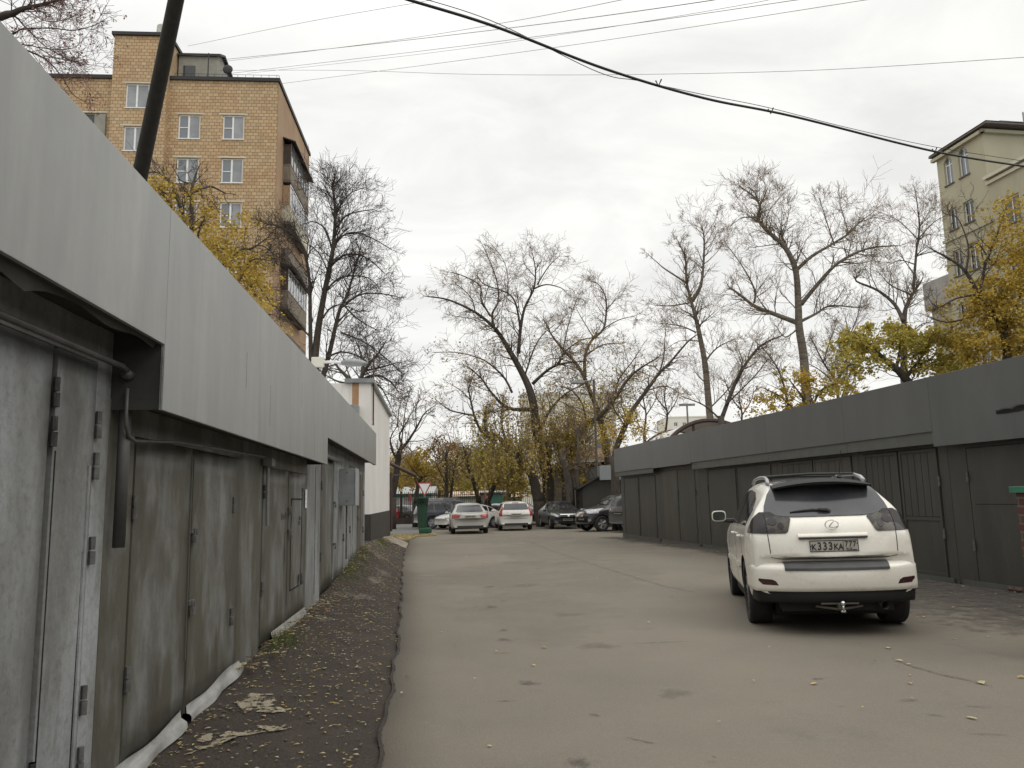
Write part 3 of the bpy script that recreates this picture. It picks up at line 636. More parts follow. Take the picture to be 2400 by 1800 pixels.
# ---------------------------------------------------------------- buildings
def brick_mat(name, c1, c2, mortar, bw, bh, ms, tint=None):
    m = bpy.data.materials.new(name); m.use_nodes = True; t = m.node_tree; N = t.nodes; L = t.links; b = N['Principled BSDF']; b.inputs['Roughness'].default_value = .85
    tcn = N.new('ShaderNodeTexCoord'); sp = N.new('ShaderNodeSeparateXYZ'); L.new(tcn.outputs['Object'], sp.inputs[0])
    a = N.new('ShaderNodeMath'); a.operation = 'ADD'; L.new(sp.outputs[0], a.inputs[0]); L.new(sp.outputs[1], a.inputs[1])
    c = N.new('ShaderNodeCombineXYZ'); L.new(a.outputs[0], c.inputs[0]); L.new(sp.outputs[2], c.inputs[1])
    nz = N.new('ShaderNodeTexNoise'); nz.inputs['Scale'].default_value = 1.5; L.new(c.outputs[0], nz.inputs['Vector'])
    mm = N.new('ShaderNodeVectorMath'); mm.operation = 'SCALE'; mm.inputs['Scale'].default_value = .06; L.new(nz.outputs[1], mm.inputs[0])
    av = N.new('ShaderNodeVectorMath'); av.operation = 'ADD'; L.new(c.outputs[0], av.inputs[0]); L.new(mm.outputs[0], av.inputs[1])
    br = N.new('ShaderNodeTexBrick'); br.inputs['Scale'].default_value = 1; br.inputs['Brick Width'].default_value = bw; br.inputs['Row Height'].default_value = bh; br.inputs['Mortar Size'].default_value = ms
    br.inputs['Mortar Smooth'].default_value = .3; br.inputs['Bias'].default_value = -.1
    br.inputs['Color1'].default_value = (*c1, 1); br.inputs['Color2'].default_value = (*c2, 1); br.inputs['Mortar'].default_value = (*mortar, 1); L.new(av.outputs[0], br.inputs['Vector'])
    n2 = N.new('ShaderNodeTexNoise'); n2.inputs['Scale'].default_value = .45; n2.inputs['Detail'].default_value = 9; n2.inputs['Roughness'].default_value = .7; L.new(c.outputs[0], n2.inputs['Vector'])
    r = N.new('ShaderNodeMapRange'); r.inputs[1].default_value = .4; r.inputs[2].default_value = .7; r.inputs[4].default_value = .8; L.new(n2.outputs[0], r.inputs[0])
    mi = N.new('ShaderNodeMix'); mi.data_type = 'RGBA'; mi.blend_type = 'MULTIPLY'; L.new(r.outputs[0], mi.inputs[0]); L.new(br.outputs[0], mi.inputs[6]); mi.inputs[7].default_value = (*(tint or (.95,.72,.6)), 1)
    L.new(mi.outputs[2], b.inputs['Base Color'])
    bp = N.new('ShaderNodeBump'); bp.inputs['Strength'].default_value = .6; bp.inputs['Distance'].default_value = .02; bp.invert = True; L.new(br.outputs[1], bp.inputs['Height']); L.new(bp.outputs[0], b.inputs['Normal'])
    return m
M['brick'] = brick_mat('yellow_ceramic_brick', (.52,.39,.235), (.40,.285,.16), (.2,.14,.09), .30, .205, .016, (.97,.82,.72))
M['brick_side'] = material('ochre_rendered_side', (.36,.25,.15), .9, 0, (.3,.19,.12), .6)
M['panel'] = material('grey_plywood_panel', (.3,.29,.25), .8, 0, (.24,.23,.2), 3)
M['balcony'] = material('weathered_balcony_cladding', (.27,.23,.18), .85, 0, (.15,.12,.09), 4, (4,4,.4))
M['balcony_dark'] = material('dark_brown_balcony', (.045,.03,.025), .8, 0, (.08,.055,.045), 5)
M['slab'] = material('concrete_slab', (.14,.12,.1), .9, 0, (.09,.075,.06), 3)
M['black_metal'] = material('black_roof_metal', (.02,.019,.018), .6)
def wall_open(mb, x0, x1, z0, z1, y0, y1, ops):
    xs = sorted({x0, x1} | {o[0] for o in ops} | {o[1] for o in ops}); zs = sorted({z0, z1} | {o[2] for o in ops} | {o[3] for o in ops})
    for i in range(len(xs)-1):
        zc = None
        for j in range(len(zs)-1):
            cx_, cz = (xs[i]+xs[i+1])/2, (zs[j]+zs[j+1])/2
            hole = any(o[0] < cx_ < o[1] and o[2] < cz < o[3] for o in ops)
            if hole:
                if zc is not None: mb.box(xs[i], xs[i+1], y0, y1, zc, zs[j]); zc = None
            elif zc is None: zc = zs[j]
        if zc is not None: mb.box(xs[i], xs[i+1], y0, y1, zc, z1)
def window(root, x0, x1, z0, z1, y, style=0, dep=.12, lintel=True):
    fr = MB(); t = .07; w = x1-x0; yy = y+dep
    fr.box(x0, x1, yy-.04, yy, z1-t, z1); fr.box(x0, x1, yy-.04, yy, z0, z0+t); fr.box(x0, x0+t, yy-.04, yy, z0+t, z1-t); fr.box(x1-t, x1, yy-.04, yy, z0+t, z1-t)
    mxx = x0+w*.47
    fr.box(mxx-.05, mxx+.05, yy-.045, yy-.001, z0+t, z1-t)
    if style == 0: zz = z0+(z1-z0)*.48; fr.box(x0+t, mxx-.05, yy-.04, yy-.001, zz-.025, zz+.025)
    f = fr.build('window', M['white'], root)
    m = MB(); m.box(x0+.02, mxx, yy-.012, yy+.02, z0+.03, z1-.03); m.build('pane', M['glass_pale' if style == 1 else 'glass'], f)
    m = MB(); m.box(mxx+.002, x1-.02, yy-.012, yy+.02, z0+.03, z1-.03); m.build('pane', M['glass_pale'], f)
    s_ = MB(); s_.box(x0-.04, x1+.04, y-.05, y+.06, z0-.05, z0-.002); s_.build('sill', M['white'], f)
    if lintel: l_ = MB(); l_.box(x0-.22, x1+.18, y-.015, y+.02, z1+.03, z1+.12); l_.build('lintel', M['cream_pale'], f)
    return f
AB = rad(-4.42)
bb_ = empty('apartment_building', (-13.67, 44, -.2), -AB, 'tall yellow brick apartment block with stair tower and stacked balconies', 'building')
H_ = 26.8
ops = []; 
for k in range(9):
    zt = 24.62-2.71*k
    for (a, b) in ((-5.72,-4.46),(-3.16,-1.92)): ops.append((a, b, zt-1.5, zt))
    ops.append((-11.15, -9.85, zt-1.5, zt)); ops.append((-14.2, -12.9, zt-1.5, zt)); ops.append((-17.2, -15.9, zt-1.5, zt))
m = MB()
wall_open(m, -24, -9.43, 0, H_, 0, .3, [o for o in ops if o[1] < -9.43]); wall_open(m, -6.3, 0, 0, H_, 0, .3, [o for o in ops if o[0] > -6.3])
m.box(-24, -.0, .3, 10.2, 0, H_-.3)
m.build('wall', M['brick'], bb_)
m = MB(); m.box(.003, .03, .02, 10.2, 0, H_-.05); m.build('side_wall', M['brick_side'], bb_)
tops = []
for k in range(9): zt = 26.27-2.65*k; tops.append((-8.62, -7.3, zt-1.5, zt))
m = MB(); wall_open(m, -9.43, -6.3, 0, 29.4, -.45, -.15, tops); m.box(-9.43, -6.3, -.1501, .5, 0, 29.3); m.box(-9.43, -6.3, .5, 6, H_-.3, 29.3)
m.build('stair_tower', M['brick'], bb_)
for o in ops: 
    if o[3] < 6: continue
    if -11.5 < o[0] < -9.4 and o[3] > 20:
        f = MB(); yy = .14; f.box(o[0], o[1], yy-.05, yy, o[3]-.08, o[3]); f.box(o[0], o[0]+.09, yy-.05, yy, o[2], o[3]-.08); f.box(o[0]+.62, o[0]+.7, yy-.05, yy, o[2], o[3]-.08); f.box(o[0]+.09, o[0]+.62, yy-.05, yy, o[3]-.72, o[3]-.66)
        w_ = f.build('window', M['panel'], bb_); p_ = MB(); p_.box(o[0]+.05, o[0]+.65, yy-.02, yy+.1, o[2], o[3]-.03); p_.build('pane', M['dark_glass'], w_)
        p_ = MB(); p_.box(o[0]+.7, o[1]+.03, -.12, .1, o[2]-.05, o[3]-.1); p_.build('cover_panel', M['panel'], w_, bevel=.01)
        l_ = MB(); l_.box(o[0]-.3, o[1]+.12, -.015, .02, o[3]+.03, o[3]+.12); l_.build('lintel', M['cream_pale'], w_)
    else: window(bb_, *o, 0, 0)
for o in tops:
    if o[3] > 6: window(bb_, *o, -.45, 1)
m = MB()
m.box(-24.05, -9.44, -.12, .1, H_-.02, H_+.2); m.box(-6.29, .12, -.12, .1, H_-.02, H_+.2); m.box(-.1, .12, .1, 10.3, H_-.018, H_+.198); m.box(-24.05, -.1, .1, 10.25, H_-.3, H_+.02)
m.box(-9.55, -6.2, -.58, 6.1, 29.302, 29.5); m.build('roof_edge', M['black_metal'], bb_)
m = MB(); m.tube([(-6.92, .3, 29.5), (-6.92, .3, 29.78)], .3, 14); m.build('vent_neck', M['black_metal'], bb_)
m = MB(); m.tube([(-6.92, .3, 29.72), (-6.92, .3, 30.35)], [.4,.38], 16); m.build('vent_hood', material('mottled_pale_metal', (.5,.5,.46), .5, .2, (.35,.33,.28), 6), bb_, smooth=False)
# lift machine room: dark slanted shed behind the tower
m = MB(); m.prism([(1.0, H_), (1.0, H_+2.2), (1.9, H_+2.6), (7.5, H_+1.3), (7.5, H_)], 'x', -6.2, -3.9); m.build('machine_room', M['panel'], bb_)
m = MB(); m.prism([(.85, H_+2.25), (1.9, H_+2.75), (7.8, H_+1.35), (7.8, H_+1.22), (1.9, H_+2.61), (.85, H_+2.1)], 'x', -6.25, -3.7); m.build('machine_room_roof', M['black_metal'], bb_)
m = MB(); m.box(-5.9, -5.2, .97, .998, H_+.6, H_+1.5); m.build('machine_room_window', M['dark_glass'], bb_)
m = MB()
for i in range(14): m.tube([(-6.1+.46*i, .15, H_+.2), (-6.1+.46*i, .15, H_+.5)], .012, 4)
m.tube([(-6.1, .15, H_+.5), (.0, .15, H_+.5)], .012, 4); m.tube([(0, .15, H_+.5), (0, 10, H_+.5)], .012, 4); m.build('roof_railing', M['black_metal'], bb_)
m = MB(); m.tube([(-4.25, .4, H_), (-4.25, .4, H_+2.0)], .04, 6); m.tube([(-5.2, .4, H_+1.8), (-3.9, .4, H_+1.85)], .02, 5); m.build('aerial_mast', M['black_metal'], bb_)
m = MB(); m.tube([(-3.1, .5, H_), (-3.1, .5, H_+.75)], .03, 6); m.sphere((-3.1, .42, H_+.98), .3, 14, 8, (1,.25,1)); m.build('satellite_dish', M['black_metal'], bb_, smooth=True)
# balconies on the side wall
for k in range(8):
    zb_ = 21.35-2.66*k
    if zb_ < 3: break
    b_ = bb_; x1 = .5
    s_ = MB(); s_.box(.032, x1, 1.7, 7.6, zb_-.16, zb_-.02); s = s_.build('balcony', M['slab'], bb_)
    p_ = MB()
    style = [0, 1, 0, 0, 0, 1, 0, 0][k]
    for (a, b, c, d) in ((.04, x1, 1.7, 1.74),): 
        n = 8
        for i in range(n): w_ = (b-a)/n; p_.box(a+i*w_, a+(i+.84)*w_, c, d, zb_, zb_+.95)
    n = 40
    for i in range(n): w_ = 5.8/n; p_.box(x1-.04, x1, 1.76+i*w_, 1.76+(i+.84)*w_, zb_, zb_+.95)
    p_.box(.04, x1+.02, 1.68, 1.76, zb_+.955, zb_+1.0); p_.box(x1-.05, x1+.02, 1.76, 7.6, zb_+.955, zb_+1.0)
    p_.build('parapet', M['cream_pale' if style == 1 and k == 1 else 'balcony'], s)
    if k in (0, 1, 3, 5):
        gl = MB(); gl.box(.05, x1-.02, 1.72, 1.75, zb_+1.0, zb_+2.3); gl.build('side_panel', M[{0:'balcony_dark',1:'brick_side',3:'balcony_dark',5:'panel'}[k]], s)
        gl = MB(); gl.box(x1-.035, x1-.02, 1.75, 7.55, zb_+1.0, zb_+2.3); gl.build('glazing', M['glass'], s)
        fr = MB()
        for i in range(8): y_ = 1.76+i*.82; fr.box(x1-.019, x1+.01, y_, y_+.07, zb_+1.0, zb_+2.3)
        fr.box(x1-.0185, x1+.012, 1.75, 7.55, zb_+2.3, zb_+2.38); fr.build('glazing_frame', M['white' if k in (1,3) else 'balcony'], s)
    if k in (0, 3):
        rf = MB(); rf.prism([(.02, zb_+2.62), (x1+.3, zb_+2.35), (x1+.3, zb_+2.42), (.02, zb_+2.7)], 'y', 1.5, 7.9); rf.build('balcony_roof', M['black_metal'], s)

# cream building on the right
BL = 36.0
def solve_lat(px, py, u):               # lateral distance whose point at row distance u is seen at that place
    r = ray(px, py); t = u/(r.dot(DR)); return t*r.dot(NR)
p = DR*40.2
cb_ = empty('apartment_building', (p.x, p.y, 0), -AZR, 'cream plastered apartment block with arched upper windows and a tin gable roof', 'building')
EZ = 23.4; YL = 4.1
m = MB(); opsL = []
# left face: openings along y (far = larger y)
rows = [(21.1,22.95,1),(18.05,19.45,0),(15.0,16.7,0),(11.7,13.2,0),(8.7,10.2,0),(5.7,7.2,0)]
for (z0, z1, ar) in rows:
    opsL.append((2.75, 3.5, z0, z1)); opsL.append((1.35, 2.2, z0, z1))
yb = MB(); wall_open(yb, 0, YL, 0, EZ, 0, .3, opsL)         # built as x=along, y=thickness, then turned
yb.v = [(BL+v[1], v[0], v[2]) for v in yb.v]; m.v += yb.v; m.f += yb.f
m.box(BL+.3, BL+20, 0.0, YL, 0, EZ)
m.build('wall', M['plaster_cream'], cb_)
def side_window(y0, y1, z0, z1, X, arch):
    f = MB(); xx = X+.14
    for (a, b, c, d) in ((y0, y1, z1-.07, z1), (y0, y1, z0, z0+.07), (y0, y0+.07, z0+.07, z1-.07), (y1-.07, y1, z0+.07, z1-.07), ((y0+y1)/2-.03, (y0+y1)/2+.03, z0+.07, z1-.07)): f.box(xx, xx+.05, a, b, c, d)
    if arch: f.box(xx+.002, xx+.048, y0+.07, y1-.07, z1-.55, z1-.48)
    w_ = f.build('window', M['white'], cb_)
    p_ = MB(); p_.box(xx+.02, xx+.16, y0+.02, y1-.02, z0+.03, z1-.03); p_.build('pane', M['dark_glass' if z1 < 22 else 'glass'], w_)
    if arch:
        for s_, ya, yb2 in ((1, y0, y0+.3), (-1, y1, y1-.3)):
            c_ = MB(); c_.prism([(ya, z1), (yb2, z1), (ya, z1-.34)], 'x', X-.002, X+.13); c_.build('arch_corner', M['plaster_cream'], w_)
    s_ = MB(); s_.box(X-.08, X+.1, y0-.06, y1+.06, z0-.08, z0-.002); s_.build('sill', M['slab'], w_)
for (z0, z1, ar) in rows:
    side_window(2.75, 3.5, z0, z1, BL, ar); side_window(1.35, 2.2, z0, z1, BL, ar)
m = MB()
for z in (17.4, 14.2, 11.0): m.box(BL-.1, BL-.002, -.1, YL+.1, z, z+.2); m.box(BL-.1, BL+19, -.1, -.002, z, z+.2)
m.box(BL-.25, BL-.002, -.25, YL+.25, EZ-.35, EZ-.15); m.box(BL-.25, BL+19, -.25, -.002, EZ-.35, EZ-.15); m.build('cornice', M['plaster_cream'], cb_)
# roof: dark eaves and grey tin slopes
m = MB(); m.box(BL-.3, BL+20, -.7, YL+.35, EZ+.001, EZ+.1); m.build('eaves', material('dark_rusty_eaves', (.1,.08,.07), .8, 0, (.14,.12,.1), 4), cb_)
m = MB(); m.add([(BL-.3,-.7,EZ+.165), (BL+20,-.7,EZ+.165), (BL+20,YL+.35,EZ+.165), (BL-.3,YL+.35,EZ+.165), (BL+3.2,YL/2,EZ+1.7), (BL+20,YL/2,EZ+1.7)], [(0,1,5,4),(2,3,4,5),(3,0,4),(1,2,5),(0,3,2,1)])
m.build('roof', M['zinc'], cb_)
m = MB()
for i in range(9): x = BL+3.2+i*1.3; m.tube([(x-.4, -.7, EZ+.18), (x, YL/2, EZ+1.73)], .025, 4)
m.tube([(BL+5, YL/2, EZ+1.7), (BL+5, YL/2, EZ+2.4)], .06, 6); m.build('roof_seams', M['zinc'], cb_)
# nearer lower wing
LW = solve_lat(2313, 424, 40.2)
zw_ = (EYE + ray(2313, 424)*(40.2/ray(2313, 424).dot(DR))).z
m = MB(); opsW = []
for (a, b) in ((-2.2,-.9),(-4.6,-3.3),(-6.9,-5.6)):
    for z1 in (zw_-1.6, zw_-4.7, zw_-7.8, zw_-10.9): opsW.append((a, b, z1-1.6, z1))
yb = MB(); wall_open(yb, -9, -.01, 0, zw_, 0, .3, opsW); yb.v = [(LW+v[1], v[0], v[2]) for v in yb.v]; m.v += yb.v; m.f += yb.f
m.box(LW+.3, LW+14, -9, -.01, 0, zw_); m.build('lower_wing', M['plaster_cream'], cb_)
for o in opsW: side_window(o[0], o[1], o[2], o[3], LW, 0)
m = MB(); m.box(LW-.3, LW+14.2, -9.3, -.02, zw_+.001, zw_+.2); m.box(LW-.15, LW-.002, -9.1, -.02, zw_-.3, zw_-.1); m.build('wing_cornice', M['cream_pale'], cb_)
m = MB(); m.add([(LW-.2,-9.2,zw_+.21),(LW+8,-9.2,zw_+2.6),(LW+8,-.03,zw_+2.6),(LW-.2,-.03,zw_+.21)], [(0,1,2,3)]); m.build('wing_roof', M['zinc'], cb_)
m = MB(); mX, mY = LW+1.6, -4.5
m.tube([(mX, mY, zw_+.2), (mX, mY, zw_+4.2)], .05, 6)
for z in (1.2, 2.2, 3.1): m.tube([(mX-.7, mY, zw_+z), (mX+.7, mY, zw_+z+.25)], .03, 5)
m.tube([(mX-.8, mY, zw_+.2), (mX, mY, zw_+1.6)], .03, 5); m.build('aerial_mast', M['rust'], cb_)
m = MB(); m.box(BL+.6, BL+12, YL+.001, YL+2.6, 0, 15.4); m.build('annex', M['plaster_cream'], cb_)
m = MB(); m.box(BL+.3, BL+12, YL+.002, YL+2.9, 13.6, 15.5); m.build('annex_parapet', material('grey_concrete_panel', (.36,.35,.32), .85, 0, (.29,.28,.26), 2), cb_)

# pale block behind the central trees
def simple_block(name, label, px0, px1, ptop, d, mat, wins, roofc=None, group=None):
    a, b = at(px0, 1150, d), at(px1, 1150, d); zt = at((px0+px1)/2, ptop, d).z
    r = empty(name, (a.x, d, 0), 0, label, 'building', group); w = b.x-a.x
    ops_ = []
    for (x0, y0, x1, y1) in wins:
        q0, q1 = at(x0, y1, d), at(x1, y0, d); ops_.append((q0.x-a.x, q1.x-a.x, q0.z, q1.z))
    m_ = MB(); wall_open(m_, 0, w, -.3, zt, 0, .3, ops_); m_.box(0, w, .3, 8, -.3, zt); m_.build('wall', mat, r)
    for o in ops_:
        f = MB(); f.box(o[0], o[1], .1, .14, o[2], o[2]+.07); f.box(o[0], o[1], .1, .14, o[3]-.07, o[3]); c = (o[0]+o[1])/2; f.box(c-.04, c+.04, .1, .14, o[2]+.07, o[3]-.07)
        f.box(o[0], o[0]+.06, .1, .14, o[2]+.07, o[3]-.07); f.box(o[1]-.06, o[1], .1, .14, o[2]+.07, o[3]-.07)
        f = f.build('window', M['white'], r); q = MB(); q.box(o[0]+.02, o[1]-.02, .12, .28, o[2]+.02, o[3]-.02); q.build('pane', M['glass'], f)
    m_ = MB(); m_.box(-.05, w+.05, -.05, 8.05, zt+.002, zt+.2); m_.build('roof', roofc or M['rust'], r)
    return r
M['cream_hazed'] = material('hazed_cream_plaster', (.8,.78,.7), .9, 0, (.72,.7,.62), .4)  # distance haze put into this wall and roof colour
simple_block('apartment_building', 'pale cream block mostly hidden behind the tall central trees', 1225, 1450, 925, 74, M['cream_hazed'],
    [(1242+i*44, 950+j*40, 1258+i*44, 972+j*40) for i in range(3) for j in range(3)]+[(1396,1028,1432,1066)], M['cream_hazed'])
simple_block('apartment_building', 'small far pale building with rows of windows above the dark garage roofs', 1570, 1700, 978, 120, M['cream_hazed'],
    [(1580+i*20, 990+j*22, 1588+i*20, 1000+j*22) for i in range(6) for j in range(3)], M['cream_hazed'])
# low building with brown leaf covered roof
a = at(1296, 1150, 54); lowb = empty('low_building', (a.x, 54, 0), 0, 'low grey rendered building with brown leaf covered roof behind the black sedan', 'building')
zt = at(1390, 1094, 54).z; w = at(1470, 1150, 54).x-a.x
M['grey_render'] = material('grey_render', (.27,.26,.23), .9, 0, (.34,.33,.3), 1)
m = MB(); m.box(0, w, 0, 6, -.3, zt); m.build('wall', M['grey_render'], lowb)
m = MB(); m.box(.3, w, -.9, 6, zt+.001, zt+.28); m.build('eaves', M['gap'], lowb)
xa = at(1353, 1090, 54).x-a.x
m = MB(); m.box(xa, w, -1.0, -.88, zt+.285, zt+.43); m.build('gutter', M['white'], lowb)
m = MB(); m.add([(xa,-.95,zt+.44),(w,-.95,zt+.44),(w,1.2,zt+1.35),(xa,1.2,zt+1.35),(xa,6,zt+.44),(w,6,zt+.44)], [(0,1,2,3),(3,2,5,4),(0,3,4),(1,5,2)])
m.build('roof', material('leaf_covered_brown_roof', (.25,.15,.09), .95, 0, (.4,.32,.2), 4, bump=.6), lowb)
m = MB(); m.box(xa-1.0, xa-.05, -1.2, 1, zt-.2, zt+2.2); m.build('chimney', material('dark_brown_brick', (.06,.04,.035), .9), lowb)
# end garage beyond the right row
d_ = 45; eg = empty('end_garage', (at(1360, 1150, d_).x, d_, 0), 0, 'dark garage with silver fascia box beyond the right row', 'garage')
X0 = at(1360, 1150, d_).x; q = lambda px, py: (at(px, py, d_).x-X0, at(px, py, d_).z)
a0, z0 = q(1361, 1141); a1, z1 = q(1402, 1118)
m = MB(); m.prism([(a0+.1, -.2), (a0+.1, z0-.08), (a1, z1-.05), (a1+3, z1-.05), (a1+3, -.2)], 'y', 0, 5); m.build('wall', M['door_r'], eg)
m = MB(); m.prism([(a0-.15, z0-.08), (a1, z1+.04), (a1, z1-.04), (a0-.15, z0-.15)], 'y', -.35, 5.2); m.build('roof_edge', M['black_metal'], eg)
b0, zz0 = q(1403, 1092); b1, zz1 = q(1475, 1124)
m = MB(); m.box(b0, b1+.6, -.5, -.4, zz1, zz0); m.box(b0, b0+.1, -.399, 5, zz1, zz0-.003); m.build('fascia', material('pale_blue_grey_metal', (.25,.27,.28), .45), eg, bevel=.005)
# barrel vaulted hangar behind the right row
c0, c1 = at(1668, 1108, 39), at(1590, 1112, 47); Rr = 2.6
vr = empty('barrel_roof_shelter', (c0.x, c0.y, 0), 0, 'white barrel vaulted shelter with a dark arch showing above the right garages', 'shelter')
m = MB(); n = 24; L0 = c0-Vector((c0.x, c0.y, 0)); L1 = c1-Vector((c0.x, c0.y, 0)); ax = (L1-L0); ax.z = 0; ax.normalize(); px_ = Vector((ax.y, -ax.x, 0))
for L_, in ((L0,), (L1,)):
    for r_ in (Rr, Rr-.06):
        for k in range(n+1): t = math.pi*k/n; v = L_ + px_*(-r_*math.cos(t)) + Vector((0,0,r_*math.sin(t))); m.v.append(tuple(v))
for k in range(n):
    o = n+1; m.f += [(k, k+1, 2*o+k+1, 2*o+k), (o+k, 3*o+k, 3*o+k+1, o+k+1), (k, o+k, o+k+1, k+1), (2*o+k, 2*o+k+1, 3*o+k+1, 3*o+k)]
m.build('vault', M['white'], vr, smooth=False)
for L_, q_ in ((L0, -.05), (L1, .05)):
    m = MB(); m.tube([L_ + px_*(-Rr*math.cos(math.pi*k/n)) + Vector((0,0,Rr*math.sin(math.pi*k/n))) + ax*q_ for k in range(n+1)], .11, 6); m.build('arch_rib', M['downpipe_brown'], vr)
    for s_ in (-1, -.3, .4, 1): h_ = math.sqrt(max(0, 1-s_*s_))*Rr; b = L_+px_*(s_*Rr); m = MB(); m.tube([(b.x, b.y, 0), (b.x, b.y, b.z+h_)], .06, 6); m.build('arch_post', M['downpipe_brown'], vr)
# *math.cos(math.pi*k/n)) + Vector((0,0,(Rr+.0)*math.sin(math.pi*k/n))) - ax*.05 for k in range(n+1)], .11, 6)

# ---------------------------------------------------------------- fence and pavilions beyond
fy = 61.0
fr_ = empty('iron_fence', (0, fy, -.22), 0, 'long black iron railing fence behind the parked cars', 'fence')
m = MB(); x = -12.5
while x < 9.5: m.box(x-.016, x+.016, -.016, .016, .3, 2.38+.0); m.add([(x-.02,-.02,2.38),(x+.02,-.02,2.38),(x+.02,.02,2.38),(x-.02,.02,2.38),(x,0,2.5)], [(0,1,4),(1,2,4),(2,3,4),(3,0,4)]); x += .155
m.build('bars', M['black_metal'], fr_)
m = MB(); m.box(-12.5, 9.5, -.03, .03, 2.1, 2.16); m.box(-12.5, 9.5, -.03, .03, .45, .51); m.build('rails', M['black_metal'], fr_)
for k in range(8): m = MB(); x = -11.6+k*2.9; m.box(x-.07, x+.07, -.07, .07, 0, 2.5); m.build('post', M['black_metal'], fr_)
m = MB(); m.box(-12.6, 9.6, -.15, .15, 0, .45); m.build('base_wall', material('dark_brown_wall', (.05,.04,.035), .9, 0, (.08,.06,.05), 2), fr_)
M['red'] = material('red_paint', (.36,.05,.05), .5)
for i, px in enumerate((961, 1047, 1137, 1221)):
    p = at(px, 1167, fy-.3); o = empty('red_marker', (p.x, p.y, -.22), 0, ['red marker on a thin post just right of the white building','red marker standing above the navy car roof','red marker above the silver sedan, beside the dark stub trunk','red marker above the white wagon roof'][i], 'marker', 'red markers along the iron fence')
    m = MB(); m.tube([(0,0,0), (0,0,2.0)], .03, 6); m.build('post', M['black_metal'], o); m = MB(); m.prism([(-.11, 1.75), (.11, 1.75), (.08, 2.25), (-.08, 2.25)], 'y', -.05, .05); m.build('flag', M['red'], o)
M['teal'] = material('teal_paint', (.06,.2,.16), .6, 0, (.09,.25,.2), 2); M['dull_white'] = material('dull_white_wall', (.4,.41,.4), .7, 0, (.3,.3,.29), 1); M['beige_roof'] = material('orange_beige_roof', (.5,.33,.22), .8, 0, (.55,.42,.3), 2)
def pavilion(px0, px1, ytop, yroof, ymid, d, roofm, wallm, label):
    a, b = at(px0, 1160, d), at(px1, 1160, d); r = empty('pavilion', (a.x, d, -.22), 0, label, 'pavilion'); w = b.x-a.x
    z = lambda y: at((px0+px1)/2, y, d).z+.22
    m = MB(); m.box(0, w, 0, 5, 0, z(yroof)); m.build('wall', wallm, r)
    m = MB(); m.prism([(-.4, z(yroof)+.002), (2.2, z(ytop)), (5.3, z(yroof)+.002)], 'x', -.3, w+.3); m.build('roof', roofm, r)
    m = MB(); m.box(.0, w, -.06, -.004, z(ymid), z(yroof)-.05); m.build('stripe', M['teal'], r)
    for k in range(int(w/1.6)): m = MB(); m.box(.3+k*1.6, 1.3+k*1.6, -.05, -.003, z(ymid)-1.2, z(ymid)-.1); m.build('window', M['glass_pale'], r)
pavilion(905, 1012, 1140, 1157, 1166, 84, material('pale_grey_roof', (.3,.31,.3), .7), M['dull_white'], 'pavilion with a broad pale grey roof beyond the fence at the left')
pavilion(1058, 1116, 1151, 1163, 1170, 80, M['beige_roof'], M['dull_white'], 'pavilion with orange beige roof beyond the middle of the fence')
pavilion(1121, 1178, 1149, 1154, 1160, 82, M['dull_white'], M['teal'], 'white and teal pavilion beyond the fence left of the white wagon')
pavilion(1200, 1330, 1151, 1163, 1171, 86, M['beige_roof'], M['teal'], 'teal pavilion with beige roof beyond the fence behind the trees')

# ---------------------------------------------------------------- bin, sign, lamps, poles, kerb
M['green_bin'] = material('dark_green_bin_paint', (.012,.055,.03), .5, 0, (.008,.038,.02), 6, stain=(.05,.06,.04), sscale=3, srange=(.55,.8))
zb_ = -.03; p = on_ground(990, 1250, zb_); bn = empty('litter_bin', (p.x, p.y, zb_), 0, 'tall green metal litter bin standing on a green concrete foot', 'bin')
m = MB(); m.box(-.14, .42, -.35, .3, 0, .26); m.build('foot', material('green_painted_concrete', (.02,.08,.042), .8, 0, (.014,.06,.03), 5), bn, bevel=.06)
m = MB(); m.tube([(0,0,.24),(0,0,.5),(0,0,1.3)], [.215,.22,.26], 20); m.build('drum', M['green_bin'], bn)
m = MB()
for k in range(14):
    t = 2*math.pi*k/14; t2 = t+2*math.pi/14
    for (ta, tb, za, zc) in ((t, t2, 1.3, 1.62), (t2, t, 1.3, 1.62)): m.tube([(.27*math.cos(ta), .27*math.sin(ta), za), (.29*math.cos(tb), .29*math.sin(tb), zc)], .018, 4)
m.build('lattice', M['green_bin'], bn)
m = MB(); m.tube([(0,0,1.62),(0,0,1.7)], [.305,.31], 20); m.tube([(0,0,1.29),(0,0,1.33)], [.275,.275], 20); m.build('rim', M['green_bin'], bn)
m = MB(); m.tube([(0,0,1.3),(0,0,1.64)], [.24,.24], 14); m.build('liner', M['gap'], bn)
p = at(995, 1142, 45); sg = empty('give_way_sign', (p.x, 45, -.15), 0, 'white triangular give way sign with red border on green post', 'road sign')
zc = p.z+.15; r_ = .42
tri = lambda k: [(-r_*k, zc+.27*k+.0), (r_*k, zc+.27*k), (0, zc-.54*k)]
m = MB(); m.prism(tri(1), 'y', 0, .03); m.build('border', M['red'], sg); m = MB(); m.prism(tri(.74), 'y', -.006, -.001); m.build('face', material('white_reflective', (.75,.75,.76), .4), sg)
m = MB(); m.tube([(0,.07,0),(0,.07,zc+.25)], .045, 8); m.build('post', M['teal'], sg)
